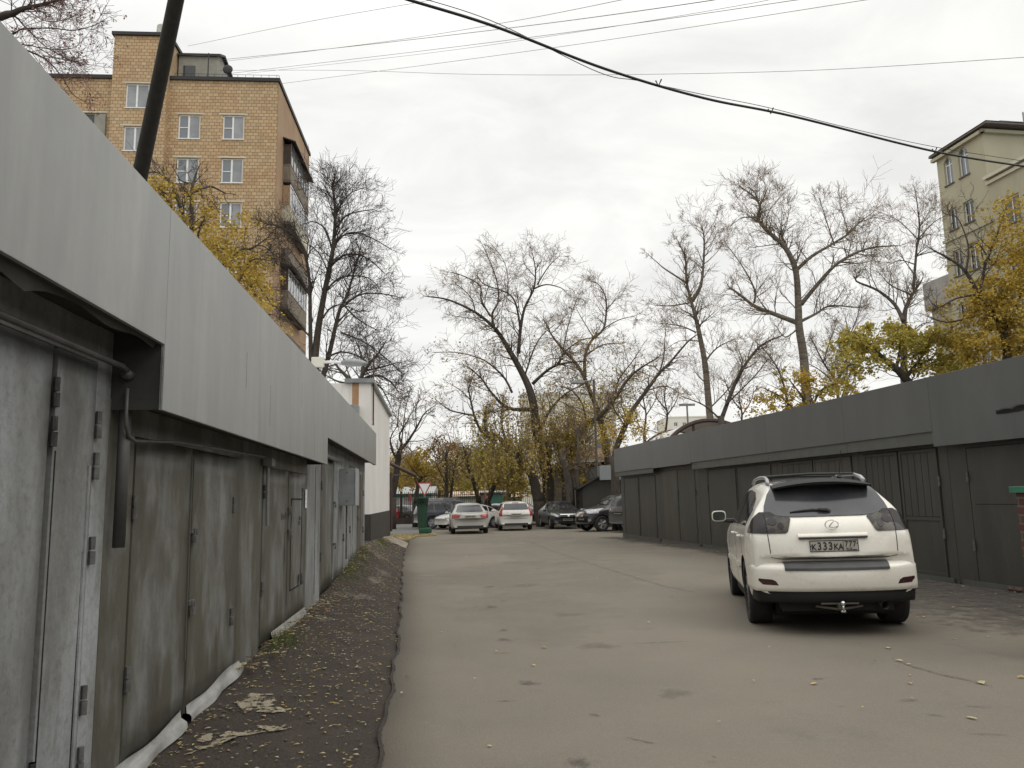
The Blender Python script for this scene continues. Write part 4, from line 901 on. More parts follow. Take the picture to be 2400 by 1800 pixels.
# kerb piece beside the bin
m = MB(); a, b = on_ground(1018, 1252, -.1), on_ground(1062, 1244, -.1); d = (b-a).normalized(); n_ = Vector((-d.y, d.x, 0))
q = [a, b, b+n_*.25, a+n_*.25]; m.add([(v.x, v.y, -.25) for v in q]+[(v.x, v.y, .04) for v in q], [(0,3,2,1),(4,5,6,7),(0,1,5,4),(1,2,6,5),(2,3,7,6),(3,0,4,7)])
tag(m.build('kerb', M['patch'], bevel=.02), kind='structure')
# leaning dark pole behind the nearest garages
a, b = at(322, 440, 7.6), at(425, -60, 6.4); dvec = (a-b).normalized(); base = a + dvec*((a.z+.3)/-dvec.z if dvec.z else 3)
m = MB(); base = a + (a-b)*((a.z+.2)/(b.z-a.z)); top = b + (b-a)*.25
o = empty('leaning_pole', (base.x, base.y, 0), 0, 'dark weathered wooden pole leaning above the left garages', 'pole')
ofs = Vector((base.x, base.y, 0)); m.tube([base-ofs, a-ofs, b-ofs, top-ofs], [.08,.076,.066,.062], 14); m.build('shaft', M['pole'], o, smooth=True)
# white lamp bracket over the left row
d_ = 24; o0 = at(744, 849, d_); lm = empty('street_lamp', (o0.x-.12, d_, 0), 0, 'white lamp arm and grey lamp head above the left garages', 'street lamp')
lx = lambda px, py: Vector((at(px, py, d_).x-o0.x+.12, 0, at(px, py, d_).z))
m = MB(); m.tube([(0,.05,0), (0,.05,lx(737,838).z)], .08, 10); m.build('post', M['zinc'], lm)
m = MB(); z_ = lx(744,860).z; m.box(-.05, .32, -.1, .1, z_, z_+.3); m.build('junction_box', material('cream_plastic', (.62,.62,.55), .6), lm, bevel=.02)
m = MB(); m.tube([lx(750,849), lx(780,848), lx(806,850)], .045, 10); m.build('arm', M['white'], lm, smooth=True)
m = MB(); a_, b_2 = lx(800,851), lx(862,852); m.tube([a_, a_.lerp(b_2, .3)+Vector((0,0,.02)), a_.lerp(b_2, .75)+Vector((0,0,.01)), b_2], [.06,.12,.11,.03], 12); m.build('lamp_head', M['zinc'], lm, smooth=True)
# lamp head among the central trees
d_ = 46; o0 = at(1352, 896, d_); lm = empty('street_lamp', (o0.x+1.0, d_, -.1), 0, 'slim street lamp with flat dark head among the central trees', 'street lamp')
m = MB(); m.tube([(0,0,0), (0,0,o0.z+.25)], .07, 8); m.build('post', M['bark_grey'], lm)
m = MB(); m.tube([(0,0,o0.z+.22), (-.6,0,o0.z+.15)], .03, 6); m.build('arm', M['zinc'], lm)
m = MB(); m.box(-1.35, -.55, -.15, .15, o0.z, o0.z+.17); m.build('lamp_head', M['zinc'], lm, bevel=.04)
# second lamp mast with a double head over the right row
o0 = at(1610, 950, 70); lm = empty('street_lamp', (o0.x, 70, 0), 0, 'distant grey double headed street lamp above the right garages', 'street lamp')
m = MB(); m.tube([(0,0,0), (0,0,o0.z)], [.12,.08], 8); m.build('post', M['zinc'], lm); m = MB(); m.box(-.7, .7, -.12, .12, o0.z-.05, o0.z+.14); m.build('lamp_head', M['zinc'], lm)
# brick pillar with green cap at the right edge
M['brick_red'] = brick_mat('dark_red_brick', (.11,.035,.025), (.075,.025,.02), (.1,.09,.075), .25, .077, .012, (.8,.8,.8))
bp_ = empty('brick_pillar', (4.75, 7.0, .06), rad(2), 'dark red brick pillar with green metal cap at the right edge', 'pillar')
m = MB(); m.box(0, .5, 0, .5, -.05, 1.4); m.build('shaft', M['brick_red'], bp_, bevel=.004)
m = MB(); m.box(-.035, .54, -.035, .54, 1.402, 1.46); m.build('cap', material('green_tin', (.02,.13,.075), .4, 0, (.03,.18,.11), 8), bp_, bevel=.004)
# wires and the thick cable
def wire(name, pts, r, mat, label, grp=None, n=5):
    P = [at(*q) for q in pts]
    # smooth through the points
    out_ = []
    for i in range(len(P)-1):
        p0, p1, p2, p3 = P[max(i-1,0)], P[i], P[i+1], P[min(i+2,len(P)-1)]
        for k in range(10):
            t = k/10; out_.append(.5*((2*p1)+(p2-p0)*t+(2*p0-5*p1+4*p2-p3)*t*t+(3*p1-p0-3*p2+p3)*t**3))
    out_.append(P[-1]); m = MB(); m.tube(out_, r, n); o = m.build(name, mat, smooth=True); tag(o, label, 'cable', grp); return o
wire('overhead_cable', [(880,-30,9),(950,-3,9.3),(1160,62,10),(1420,162,11),(1650,230,12),(1860,273,13),(2200,357,14.6),(2450,397,16)], .0215, M['cable'], 'thick black twisted cable sagging across the upper right sky')
wire('thin_cable', [(930,-20,9.3),(1150,48,10),(1400,168,11),(1500,190,11.4),(1650,222,12),(1800,252,12.7),(1990,300,13.6),(2200,346,14.7),(2450,385,16)], .006, M['cable'], 'thin dark wire running beside the thick black cable')
for px, py, d, lb in ((1543,193,11.5,'uppermost tie clamped round the thick cable'),(1806,259,12.75,'middle tie clamped round the thick cable'),(2190,352,14.6,'lowest tie on the thick cable, near the cream block eaves')):
    c = at(px, py, d); m = MB(); m.tube([c+Vector((-.04,0,.03)), c+Vector((.0,0,-.06)), c+Vector((.05,0,.05))], .012, 5); tag(m.build('cable_tie', M['cable']), lb, 'cable tie', 'ties on the overhead cable')
for i, (pts, r, lab) in enumerate([
    ([(440,108,46),(700,55,36),(1000,2,26),(1040,-8,25)], .012, 'uppermost thin wire rising from the stair tower roof to the top edge'),
    ([(500,142,46),(830,108,38),(1240,60,28),(1640,5,20),(1700,-10,19)], .016, 'thin roof wire that leaves the top edge above the central trees'),
    ([(500,147,46),(900,98,36),(1200,50,28),(1480,-5,22)], .012, 'thin roof wire reaching the top edge left of its neighbour'),
    ([(540,172,46),(1000,118,36),(1450,60,27),(1900,-5,20)], .013, 'thin roof wire crossing under the paired wires'),
    ([(580,172,46),(1000,125,37),(1400,68,29),(1760,8,22),(1800,-5,22)], .01, 'faint roof wire just below the crossing one'),
    ([(660,196,45),(1000,152,37),(1400,97,30),(2060,-5,22)], .012, 'thin wire starting at the brick roof corner, lowest of the rising ones'),
    ([(480,165,46),(800,165,40),(1100,174,36),(1440,175,32),(1900,165,28),(2420,133,24)], .012, 'long nearly level thin wire spanning to the right edge'),
    ([(60,148,60),(160,152,58),(275,160,56)], .012, 'thin wires left of the stair tower above the roof'),
    ]): wire('overhead_wire', pts, r*.8, M['wire'], lab, 'thin overhead wires')
wire('overhead_wire', [(905,1040,70),(1100,1040,70),(1300,1035,70)], .02, M['wire'], 'faint level wire low over the distant trees', 'thin overhead wires')
# ---------------------------------------------------------------- cars
M['tyre'] = material('tyre_rubber', g(.014), .85, 0, g(.025), 8, bump=.3, bscale=30)
M['black_trim'] = material('black_lower_trim', g(.007), .75)
M['rim'] = material('alloy_rim', (.42,.42,.43), .35, .5, (.25,.25,.25), 6)
M['rim_dark'] = material('dirty_alloy_rim', (.2,.2,.2), .45, .4, (.1,.095,.09), 6)
M['trim'] = material('black_plastic_trim', g(.018), .6, 0, g(.03), 8)
M['car_glass'] = material('tinted_car_glass', (.018,.02,.023), .05, 0, spec=.4)
M['rear_glass'] = material('dusty_tinted_rear_glass', (.035,.036,.04), .16, 0, (.07,.071,.076), 1.4, (1,1,1), spec=.55)
M['lamp_red'] = material('red_tail_lamp', (.38,.02,.025), .15, 0, (.2,.012,.015), 9, coat=.5)
M['lamp_dark_red'] = material('dark_red_reflector', (.045,.012,.012), .2, 0, coat=.5)
M['lamp_smoke'] = material('smoked_lamp_lens', (.06,.052,.04), .2, 0, (.018,.015,.013), 11, contrast=(.42,.56), spec=.35)
M['lamp_smoke_dark'] = material('dark_smoked_lens', (.018,.014,.013), .2, 0, (.01,.009,.008), 7, spec=.3)
M['lamp_clear'] = material('clear_headlamp', (.5,.52,.53), .1, .2, (.18,.19,.2), 9, coat=.5)
M['chrome'] = material('chrome', (.62,.62,.6), .18, .9)
M['plate'] = material('dusty_number_plate', (.43,.405,.35), .6, 0, (.34,.315,.27), 9)
M['ink'] = material('plate_ink', g(.02), .7)
def paint(name, c, dirt=(.2,.17,.13), coat=.35, rough=.32, metal=0, amt=(.5,.75)):
    return material(name, c, rough, metal, tuple(v*.86 for v in c), 1.2, (1,1,1), (.4,.75), coat=coat, stain=dirt, sscale=2.2, sstretch=(1,1,1.6), srange=amt)
def car_mesh(sp):
    L, W2 = sp['L'], sp['W']/2
    top = lambda y: lerp_list(sp['top'], y); belt = lambda y: lerp_list(sp['belt'], y)
    wid = lambda y: lerp_list(sp['wid'], y)*W2; zb = lambda y: lerp_list(sp['zb'], y); rw = lambda y: lerp_list(sp['rw'], y)*W2
    ys = sorted(set(sp['ys'])); half = []
    for y in ys:
        w = wid(y); t = top(y); b = min(belt(y), t-.03); z0 = zb(y); gh = t-b
        if gh > .1:
            r_ = rw(y); k = min(1, gh/.45); r_ = w*.93*(1-k)+r_*k
            up = [(w*.965, b+.012), (w*.93*.45+r_*.55+.01, b+gh*.5), (r_+.02, t-.11*k-.01), (r_-.07, t-.035), (r_*.5, t-.004), (0, t)]
        else: up = [(w*.95, b+.004), (w*.9, b+gh*.3), (w*.82, b+gh*.6), (w*.68, b+gh*.85), (w*.4, b+gh*.97), (0, t)]
        mid = (z0+b)/2
        half.append([(0, z0), (w*.6, z0), (w*.9, z0+.005), (w*.975, z0+.06), (w, z0+.2), (w*1.004, mid+.07), (w*.997, b-.12), (w*.982, b-.035)] + up)
    n = len(half[0]); V = []; F = []
    for y, h in zip(ys, half):
        for (x, z) in h:
            ax = abs(x)/W2; yy = y
            if y < L*.28: yy += sp['rb']*(ax**2.6)*(1-y/(L*.28))
            if y > L*.72: yy -= sp['fb']*(ax**2.4)*((y-L*.72)/(L*.28))
            V.append((x, yy, z))
        for (x, z) in h[1:-1]:
            ax = abs(x)/W2; yy = y
            if y < L*.28: yy += sp['rb']*(ax**2.6)*(1-y/(L*.28))
            if y > L*.72: yy -= sp['fb']*(ax**2.4)*((y-L*.72)/(L*.28))
            V.append((-x, yy, z))
    per = 2*n-2
    def ring(i): a = i*per; return [a+k for k in range(n)] + [a+n+k for k in reversed(range(n-2))]
    for i in range(len(ys)-1):
        r0, r1 = ring(i), ring(i+1)
        for k in range(per): F.append((r0[k], r0[(k+1) % per], r1[(k+1) % per], r1[k]))
    for i, rev in ((0, 1), (len(ys)-1, 0)):
        a = i*per
        # cap as a strip of quads across the width
        for k in range(n-1):
            l = lambda q: a+q if q in (0, n-1) else a+n+q-1
            f = (a+k, a+k+1, l(k+1), l(k)); f = tuple(dict.fromkeys(f))
            if len(f) >= 3: F.append(f if rev else tuple(reversed(f)))
    me = bpy.data.meshes.new('body'); me.from_pydata(V, [], F)
    bm = bmesh.new(); bm.from_mesh(me); bmesh.ops.recalc_face_normals(bm, faces=bm.faces)
    cl = bm.edges.layers.float.new('crease_edge')
    for e_ in bm.edges:
        if all(abs(v.co.y-ys[0]) < sp['rb']+.001 and v.index < per for v in e_.verts): e_[cl] = .3
    bm.to_mesh(me); bm.free()
    return me
def apply_mods(o):
    dg = bpy.context.evaluated_depsgraph_get(); bpy.context.view_layer.update()
    me = bpy.data.meshes.new_from_object(o.evaluated_get(dg)); old = o.data; o.modifiers.clear(); o.data = me; return o
class Skin:
    """projects flat outlines on to the body, as thin real panels"""
    def __init__(s, o):
        bm = bmesh.new(); bm.from_mesh(o.data); bmesh.ops.triangulate(bm, faces=bm.faces); s.t = BVHTree.FromBMesh(bm); bm.free()
    def patch(s, name, poly, frm, mat, parent, off=.006, step=.05, side=1, depth=.02, mirror=False):
        """frm 'rear','front': poly in (x,z); 'side': (y,z); 'top': (x,y); or an angle (deg) for corner lamps: poly in (u,z)"""
        if frm == 'rear': U_, D_ = Vector((1,0,0)), Vector((0,1,0)); O_ = Vector((0,-3,0)); V_ = Vector((0,0,1))
        elif frm == 'front': U_, D_ = Vector((1,0,0)), Vector((0,-1,0)); O_ = Vector((0,9,0)); V_ = Vector((0,0,1))
        elif frm == 'side': U_, D_ = Vector((0,1,0)), Vector((-side,0,0)); O_ = Vector((side*4,0,0)); V_ = Vector((0,0,1))
        elif frm == 'top': U_, D_ = Vector((1,0,0)), Vector((0,0,-1)); O_ = Vector((0,0,4)); V_ = Vector((0,1,0))
        elif isinstance(frm, tuple): q_ = frm[0]; U_, D_ = Vector((.8,.6*q_,0)), Vector((-.6*q_,.8,0)); O_ = D_*-4; V_ = Vector((0,0,1))
        bm = bmesh.new(); vs_ = [bm.verts.new((u, v, 0)) for u, v in poly]; bm.faces.new(vs_)
        us = [p[0] for p in poly]; ws = [p[1] for p in poly]
        for lo, hi, nrm in ((min(us), max(us), (1,0,0)), (min(ws), max(ws), (0,1,0))):
            k = max(2, int((hi-lo)/step)+1)
            for i in range(1, k):
                c = lo+(hi-lo)*i/k; co = (c,0,0) if nrm[0] else (0,c,0)
                bmesh.ops.bisect_plane(bm, geom=bm.verts[:]+bm.edges[:]+bm.faces[:], plane_co=co, plane_no=nrm)
        V = []; IN = []
        for v in bm.verts:
            p = O_ + U_*v.co.x + V_*v.co.y; h = s.t.ray_cast(p, D_)
            if h[0] is None: h = s.t.find_nearest(p + D_*(3-(.0 if frm == 'rear' else 0)))
            nn = h[1] if h[1].dot(D_) < 0 else -h[1]
            V.append(h[0]+nn*off); IN.append(h[0]+D_*depth)
        bm.verts.index_update(); F = []
        n = len(V)
        for f in bm.faces: F.append(tuple(v.index for v in f.verts))
        for e_ in bm.edges:
            if len(e_.link_faces) == 1: a, b = e_.verts[0].index, e_.verts[1].index; F.append((a, b, b+n, a+n))
        bm.free(); mb_ = MB(); mb_.v = [tuple(p) for p in V+IN]; mb_.f = F
        o = mb_.build(name, mat, parent, smooth=False)
        for p_ in o.data.polygons[:]: p_.use_smooth = True
        bmx = bmesh.new(); bmx.from_mesh(o.data)
        for e_ in bmx.edges:
            if len(e_.link_faces) == 2 and e_.calc_face_angle(0) > .7: e_.smooth = False
        bmx.to_mesh(o.data); bmx.free()
        return o
def wheel(parent, x, y, R, W_, side, spokes=5, rimm=None, detail=1):
    w = bpy.data.objects.new('wheel', None); w.empty_display_size = .1; COL.objects.link(w); w.parent = parent; w.location = (x, y, R)
    m = MB(); n = 40 if detail else 24; prof = [(.66, -.5), (.93, -.5), (.985, -.42), (1, -.25), (1, .25), (.985, .42), (.93, .5), (.66, .5)]
    for k in range(n):
        t = 2*math.pi*k/n
        for r_, w_ in prof: m.v.append((w_*W_, r_*R*math.cos(t), r_*R*math.sin(t)))
    q = len(prof)
    for k in range(n):
        for j in range(q): a = k*q+j; b = k*q+(j+1) % q; c = ((k+1) % n)*q; m.f.append((a, b, c+(j+1) % q, c+j))
    m.build('tyre', M['tyre'], w, smooth=True)
    m = MB(); s_ = side; X = s_*W_*.36
    m.tube([(s_*W_*.05,0,0), (s_*W_*.08,0,0)], R*.66, n)
    for k in range(spokes):
        t = 2*math.pi*k/spokes
        for dt_ in (-.16, .16):
            c, sn = math.cos(t+dt_), math.sin(t+dt_); m.tube([(X*.95, R*.1*math.cos(t), R*.1*math.sin(t)), (X, R*.62*c, R*.62*sn)], [R*.07, R*.055], 6)
    m.tube([(X*.9,0,0), (X+s_*.012,0,0)], R*.14, 12)
    ring_ = [(X, R*.64*math.cos(2*math.pi*k/n), R*.64*math.sin(2*math.pi*k/n)) for k in range(n+1)]; m.tube(ring_, R*.035, 6)
    m.build('rim', rimm or M['rim'], w, smooth=False)
    return w
def build_car(name, label, cat, sp, loc, heading, mat, group=None, roll=0):
    """local frame: x right, y forward, rear bumper at y 0"""
    r = empty(name, loc, -heading, label, cat, group)
    if roll: r.rotation_euler = (0, roll, -heading)
    me = car_mesh(sp); me.materials.append(mat); me.materials.append(M['trim'])
    o = bpy.data.objects.new('body', me); COL.objects.link(o)
    md = o.modifiers.new('s', 'SUBSURF'); md.levels = 2; md.render_levels = 2; md.use_limit_surface = False; apply_mods(o)
    cut = MB(); R = sp['R']
    for yw in sp['wy']:
        for s_ in (-1, 1): cut.tube([(s_*(sp['W']/2-.3), yw, R+.0), (s_*(sp['W']/2+.3), yw, R+.0)], R*sp.get('arch', 1.15), 36)
    c = cut.build('cutter', M['trim']); bmd = o.modifiers.new('b', 'BOOLEAN'); bmd.operation = 'DIFFERENCE'; bmd.object = c; bmd.solver = 'EXACT'
    apply_mods(o); bpy.data.objects.remove(c)
    me = o.data
    for p_ in me.polygons:
        p_.use_smooth = True
        cc = p_.center
        for yw in sp['wy']:
            d = math.hypot(cc.y-yw, cc.z-R)
            if d < R*sp.get('arch', 1.15)-.004 + .006 and abs(p_.normal.x) < .5 or (d < R*sp.get('arch', 1.15) and abs(cc.x) < sp['W']/2-.25): p_.material_index = 1; p_.use_smooth = False
        if p_.material_index >= len(me.materials): p_.material_index = 0
    if len(me.materials) == 0: me.materials.append(mat); me.materials.append(M['trim'])
    bm = bmesh.new(); bm.from_mesh(me)
    for e_ in bm.edges:
        if len(e_.link_faces) == 2 and e_.calc_face_angle(0) > .8: e_.smooth = False
    bm.to_mesh(me); bm.free()
    o.parent = r; sk = Skin(o)
    for yw in sp['wy']:
        for s_ in (-1, 1): wheel(r, s_*(sp['W']/2-sp['tw']/2-.012), yw, R, sp['tw'], s_, sp.get('spokes', 5), sp.get('rim'), sp.get('detail', 0))
    return r, o, sk
def inset(poly, k=.0): return poly

# --- the white car, close by: tall tailgate, raked rear glass, smoked lamps
SPX = dict(L=4.73, W=1.85, wid=[(0,.93),(.15,.965),(.5,1),(1.2,1.0),(3.9,1.0),(4.4,.95),(4.73,.8)],
    top=[(0,.8),(.012,.9),(.03,1.0),(.07,1.1),(.13,1.175),(.22,1.225),(.48,1.50),(.62,1.585),(1.0,1.625),(2.0,1.65),(2.7,1.60),(3.1,1.36),(3.55,1.11),(4.2,1.0),(4.6,.86),(4.73,.7)],
    belt=[(0,.78),(.012,.88),(.03,.97),(.07,1.05),(.15,1.1),(.35,1.12),(1.2,1.08),(2.6,1.03),(3.5,1.0),(4.2,.93),(4.73,.68)],
    zb=[(0,.42),(.3,.33),(.6,.27),(4.0,.25),(4.73,.3)], rw=[(0,.78),(.25,.82),(.55,.68),(1.2,.70),(2.6,.70),(3.2,.76),(4.7,.8)],
    ys=[.0,.012,.03,.07,.13,.22,.36,.5,.62,.85,1.2,1.7,2.2,2.7,2.95,3.25,3.55,3.9,4.25,4.55,4.68,4.73], rb=.16, fb=.5, R=.365, wy=(.97, 3.69), tw=.27, spokes=7, rim=M['rim_dark'], detail=1, arch=1.13)
P_w = material('dirty_pearl_white_paint', (.775,.75,.675), .22, 0, (.70,.668,.585), 1.0, (1,1,1), (.4,.7), coat=.6, stain=(.42,.365,.28), sscale=2.6, sstretch=(1,1,2.2), srange=(.55,.88), fine=(.55,.5,.4), fscale=45, famt=.25)
hd = rad(11.0)
RX, body, sk = build_car('parked_car', 'dirty cream white off-road car parked before the dark right garages, seen from behind', 'car', SPX, (0,0,0), hd, P_w, roll=rad(-1.0))
# put it so that the rear wheels stand where the photograph has them
hv = Vector((math.sin(hd), math.cos(hd), 0)); rv = Vector((math.cos(hd), -math.sin(hd), 0))
RX.location = (3.415, 8.54, .0); RX.scale = (.94, .98, 1.03)
P2 = lambda pts: [(-x, z) for x, z in reversed(pts)]
def both(name, poly, frm, mat, parent, **k):
    a = sk.patch(name, poly, frm, mat, parent, **k); b = sk.patch(name, P2(poly), frm, mat, parent, **k); return a, b
# rear screen
rg_poly = [(-.70,1.25),(-.50,1.215),(-.38,1.205),(.38,1.205),(.50,1.215),(.70,1.25),(.68,1.33),(.62,1.45),(.55,1.53),(.45,1.555),(-.45,1.555),(-.55,1.53),(-.62,1.45),(-.68,1.33)]
sc_ = sk.patch('rear_window', rg_poly, 'rear', M['rear_glass'], RX, off=.011, step=.05)
# spoiler lip
m = MB(); n = 20; pr = [(-.14,.0),(.02,.03),(.1,.045),(.1,.02),(-.02,-.02),(-.13,-.025)]
for i in range(n+1):
    x = -.56+1.12*i/n; k = (x/.56)**2; zz = 1.575-.05*k; yy = .47+.09*k
    for dy, dz in pr: m.v.append((x, yy+dy*1.1, zz+dz*(1-.3*k)))
q = len(pr)
for i in range(n):
    for j in range(q): a = i*q+j; b = i*q+(j+1) % q; m.f.append((a, b, b+q, a+q))
m.f += [tuple(range(q)), tuple(n*q+j for j in range(q))]; m.build('spoiler', M['black_trim'], RX, smooth=False)
sk.patch('roof_panel', [(-.5,.66),(.5,.66),(.52,2.5),(-.52,2.5)], 'top', material('black_roof_glass', g(.025), .12, 0, spec=.6, coat=.3), RX, off=.005, step=.12)
m = MB(); sk.patch('brake_light', [(-.16,1.565),(.16,1.565),(.16,1.58),(-.16,1.58)], 'rear', M['lamp_dark_red'], RX, off=.012)
# lamps: outer wing and inner tailgate part
outer = [(-.905,1.05),(-.705,1.045),(-.705,1.235),(-.73,1.262),(-.80,1.27),(-.86,1.20),(-.90,1.12)]
inner = [(-.693,1.045),(-.50,1.045),(-.475,1.06),(-.42,1.19),(-.43,1.20),(-.55,1.215),(-.693,1.235)]
outer = [(-.945,1.05),(-.64,1.045),(-.64,1.235),(-.70,1.262),(-.82,1.262),(-.90,1.18),(-.94,1.10)]
for q_ in (-1, 1): sk.patch('tail_light', outer if q_ < 0 else P2(outer), (q_,), M['lamp_smoke_dark'], RX, off=.012, step=.035)
for pl, mt in ((inner, 'lamp_smoke'),):
    both('tail_light', pl, 'rear', M[mt], RX, off=.012, step=.035)
for s_ in (-1, 1):
    rg2 = [(-.545+.035*math.cos(t*math.pi/6), 1.115+.035*math.sin(t*math.pi/6)) for t in range(12)]; pl = rg2 if s_ < 0 else P2(rg2)
    sk.patch('lamp_reflector', pl, 'rear', M['lamp_smoke_dark'], RX, off=.017)
    rg3 = [(-.63+.052*math.cos(t*math.pi/6), 1.16+.04*math.sin(t*math.pi/6)) for t in range(12)]; pl = rg3 if s_ < 0 else P2(rg3)
    sk.patch('lamp_reflector', pl, 'rear', M['lamp_smoke_dark'], RX, off=.0165)
# panel gaps of the tailgate
gp = lambda a, b, w=.0045: [(a[0]-w, a[1]), (a[0]+w, a[1]), (b[0]+w, b[1]), (b[0]-w, b[1])]
for s_ in (-1, 1):
    sk.patch('panel_gap', gp((s_*.699,1.24),(s_*.699,1.045)), 'rear', M['gap'], RX, off=.014, depth=.01)
    sk.patch('panel_gap', gp((s_*.699,1.04),(s_*.685,.80)), 'rear', M['gap'], RX, off=.0022, depth=.01)
# bumper: bulging bar round the rear
def bar(name, prof, mat, hw=.93, y0=-.07, rb=.22, pw=2.7, yend=.62, parent=None, n=44, smooth=True):
    m_ = MB(); q_ = len(prof)
    for i in range(n+1):
        t = -1+2*i/n; x = hw*math.sin(t*math.pi/2*.999) if abs(t) < 1 else hw*t; ax = abs(x)/hw
        y = y0+rb*ax**pw+(yend-y0-rb)*max(0, (abs(t)-.8)/.2)**1.5*(1)
        for dy, z in prof: m_.v.append((x*(1+(.0 if dy > .03 else .012)), y+dy*(1-.5*ax), z))
    for i in range(n):
        for j in range(q_-1): a = i*q_+j; m_.f.append((a, a+1, a+1+q_, a+q_))
    m_.f += [tuple(range(q_)), tuple(n*q_+j for j in range(q_))]
    return m_.build(name, mat, parent, smooth=smooth)
bp_prof = [(.16,.455),(.05,.452),(.02,.462),(.006,.50),(-.004,.56),(-.004,.62),(.002,.67),(.016,.70),(.05,.722),(.10,.735),(.17,.742)]
bumper = bar('bumper', bp_prof, P_w, hw=.91, y0=-.085, rb=.26, yend=.66, parent=RX)
bar('lower_valance', [(.2,.33),(.07,.335),(.035,.36),(.03,.44),(.05,.475),(.2,.475)], M['black_trim'], hw=.885, y0=-.07, rb=.26, yend=.62, parent=RX)
skb = Skin(bumper); 
M['grey_trim'] = material('grey_black_bumper_trim', (.04,.04,.042), .5, 0, (.06,.06,.06), 8)
m = MB(); n = 16
for i in range(n+1):
    x = -.56+1.12*i/n; y = -.085+.26*(abs(x)/.91)**2.7
    for dy, z in ((-.004,.665),(.0,.69),(.018,.712),(.05,.732),(.11,.746),(.17,.75)): m.v.append((x, y+dy-.006, z+.004))
for i in range(n):
    for j in range(5): a = i*6+j; m.f.append((a, a+1, a+7, a+6))
m.build('step_pad', M['grey_trim'], RX)
for pl in ([(-.845,.565),(-.84,.585),(-.70,.578),(-.66,.56),(-.635,.52),(-.80,.525)],):
    for P_ in (pl, P2(pl)): skb.patch('reflector', P_, 'rear', M['lamp_dark_red'], bumper, off=.003, step=.04)
# handle bar above the plate, badge, plate
m = MB(); n = 14
for i in range(n+1):
    x = -.375+.75*i/n; y0_ = .045+.1*(abs(x)/.92)**2.4
    for dy, z in ((.03,.99),(-.012,.993),(-.022,1.004),(-.018,1.016),(-.006,1.03),(.03,1.045)): m.v.append((x, y0_+dy-.006, z))
for i in range(n):
    for j in range(5): a = i*6+j; m.f.append((a, a+1, a+7, a+6))
m.f += [tuple(range(6)), tuple(n*6+j for j in range(6))]
hb = m.build('handle_bar', P_w, RX)
m = MB()
for i in range(n+1):
    x = -.37+.74*i/n; y0_ = .045+.1*(abs(x)/.92)**2.4
    for dy, z in ((-.0,.984),(-.03,.985),(-.036,.995),(-.031,1.006)): m.v.append((x, y0_+dy-.006, z))
for i in range(n):
    for j in range(3): a = i*4+j; m.f.append((a, a+1, a+5, a+4))
m.build('chrome_strip', material('dull_brown_chrome', (.06,.05,.045), .45, .3), hb)
pl = bpy.data.objects.new('number_plate', None)
yp = .008
m = MB(); m.box(-.262, .262, yp, yp+.02, .852, .968); pl = m.build('number_plate', M['plate'], RX, bevel=.003); 
m = MB()
for (a, b, c, d) in ((-.262,.262,.852,.859),(-.262,.262,.961,.968),(-.262,-.255,.859,.961),(.255,.262,.859,.961),(.098,.102,.859,.961)): m.box(a, b, yp-.0035, yp-.0002, c, d)
m.build('plate_border', M['ink'], pl)
TR = (rad(90), 0, 0)
for s_, sz, x, z, sx in (('K',.088,-.218,.897,.95),('3',.112,-.158,.905,.9),('3',.112,-.098,.905,.9),('3',.112,-.038,.905,.9),('K',.088,.022,.897,.95),('A',.088,.073,.897,.88)):
    text_mesh(s_, sz, 'plate_character', M['ink'], pl, (x, yp-.004, z), TR, .001, .0018, sx)
for i, s_ in enumerate('777'): text_mesh(s_, .082, 'plate_character', M['ink'], pl, (.133+i*.043, yp-.004, .922), TR, .001, .0012, .85)
text_mesh('RUS', .036, 'plate_character', M['ink'], pl, (.158, yp-.004, .875), TR, .0008, .0004, 1)
m = MB(); m.box(.195, .242, yp-.005, yp-.004, .866, .873); m.build('flag_stripe', M['ink'], pl); m = MB(); m.box(.195, .242, yp-.005, yp-.004, .874, .88); m.build('flag_stripe', M['plate'], pl)
m = MB(); m.sphere((-.25, yp-.002, .91), .006, 8, 5); m.sphere((.247, yp-.002, .93), .006, 8, 5); m.build('plate_bolt', M['ink'], pl)
m = MB(); yb_ = .028
oval = [(.072*math.cos(t*math.pi/14), yb_+.003*abs(math.cos(t*math.pi/14)), 1.125+.048*math.sin(t*math.pi/14)) for t in range(29)]
m.tube(oval, .0055, 8); m.tube([(.035, yb_, 1.165), (.012, yb_, 1.15), (-.03, yb_, 1.105)], .006, 6); m.tube([(-.03, yb_, 1.105), (.0, yb_, 1.098), (.062, yb_, 1.103)], .006, 6)
m.build('badge', M['chrome'], RX, smooth=True)
# wiper
yw_ = .30
def surf_rear(x, z):
    h = sk.t.ray_cast(Vector((x, -3, z)), Vector((0,1,0))); return h[0].y if h[0] else .3
pts = [(x, surf_rear(x, z)-.03, z) for x, z in ((-.41,1.262),(-.3,1.272),(-.15,1.281),(-.02,1.268))]
m = MB(); m.tube(pts, [.006,.012,.015,.012], 6); m.tube([(-.1, pts[3][1]-.008, 1.285), (.0, pts[3][1]-.008, 1.275), (.03, pts[3][1], 1.255)], [.012,.02,.022], 8); m.tube([(.03, pts[3][1]-.0, 1.255), (.03, pts[3][1]+.06, 1.25)], .022, 8)
m.build('rear_wiper', M['trim'], RX)
# dirt film on the lower tailgate is in the paint; bottom gap line of the tailgate
sk.patch('panel_gap', [(-.685,.798),(-.56,.775),(.56,.775),(.685,.798),(.685,.804),(.56,.783),(-.56,.783),(-.685,.804)], 'rear', M['gap'], RX, off=.002, depth=.005)
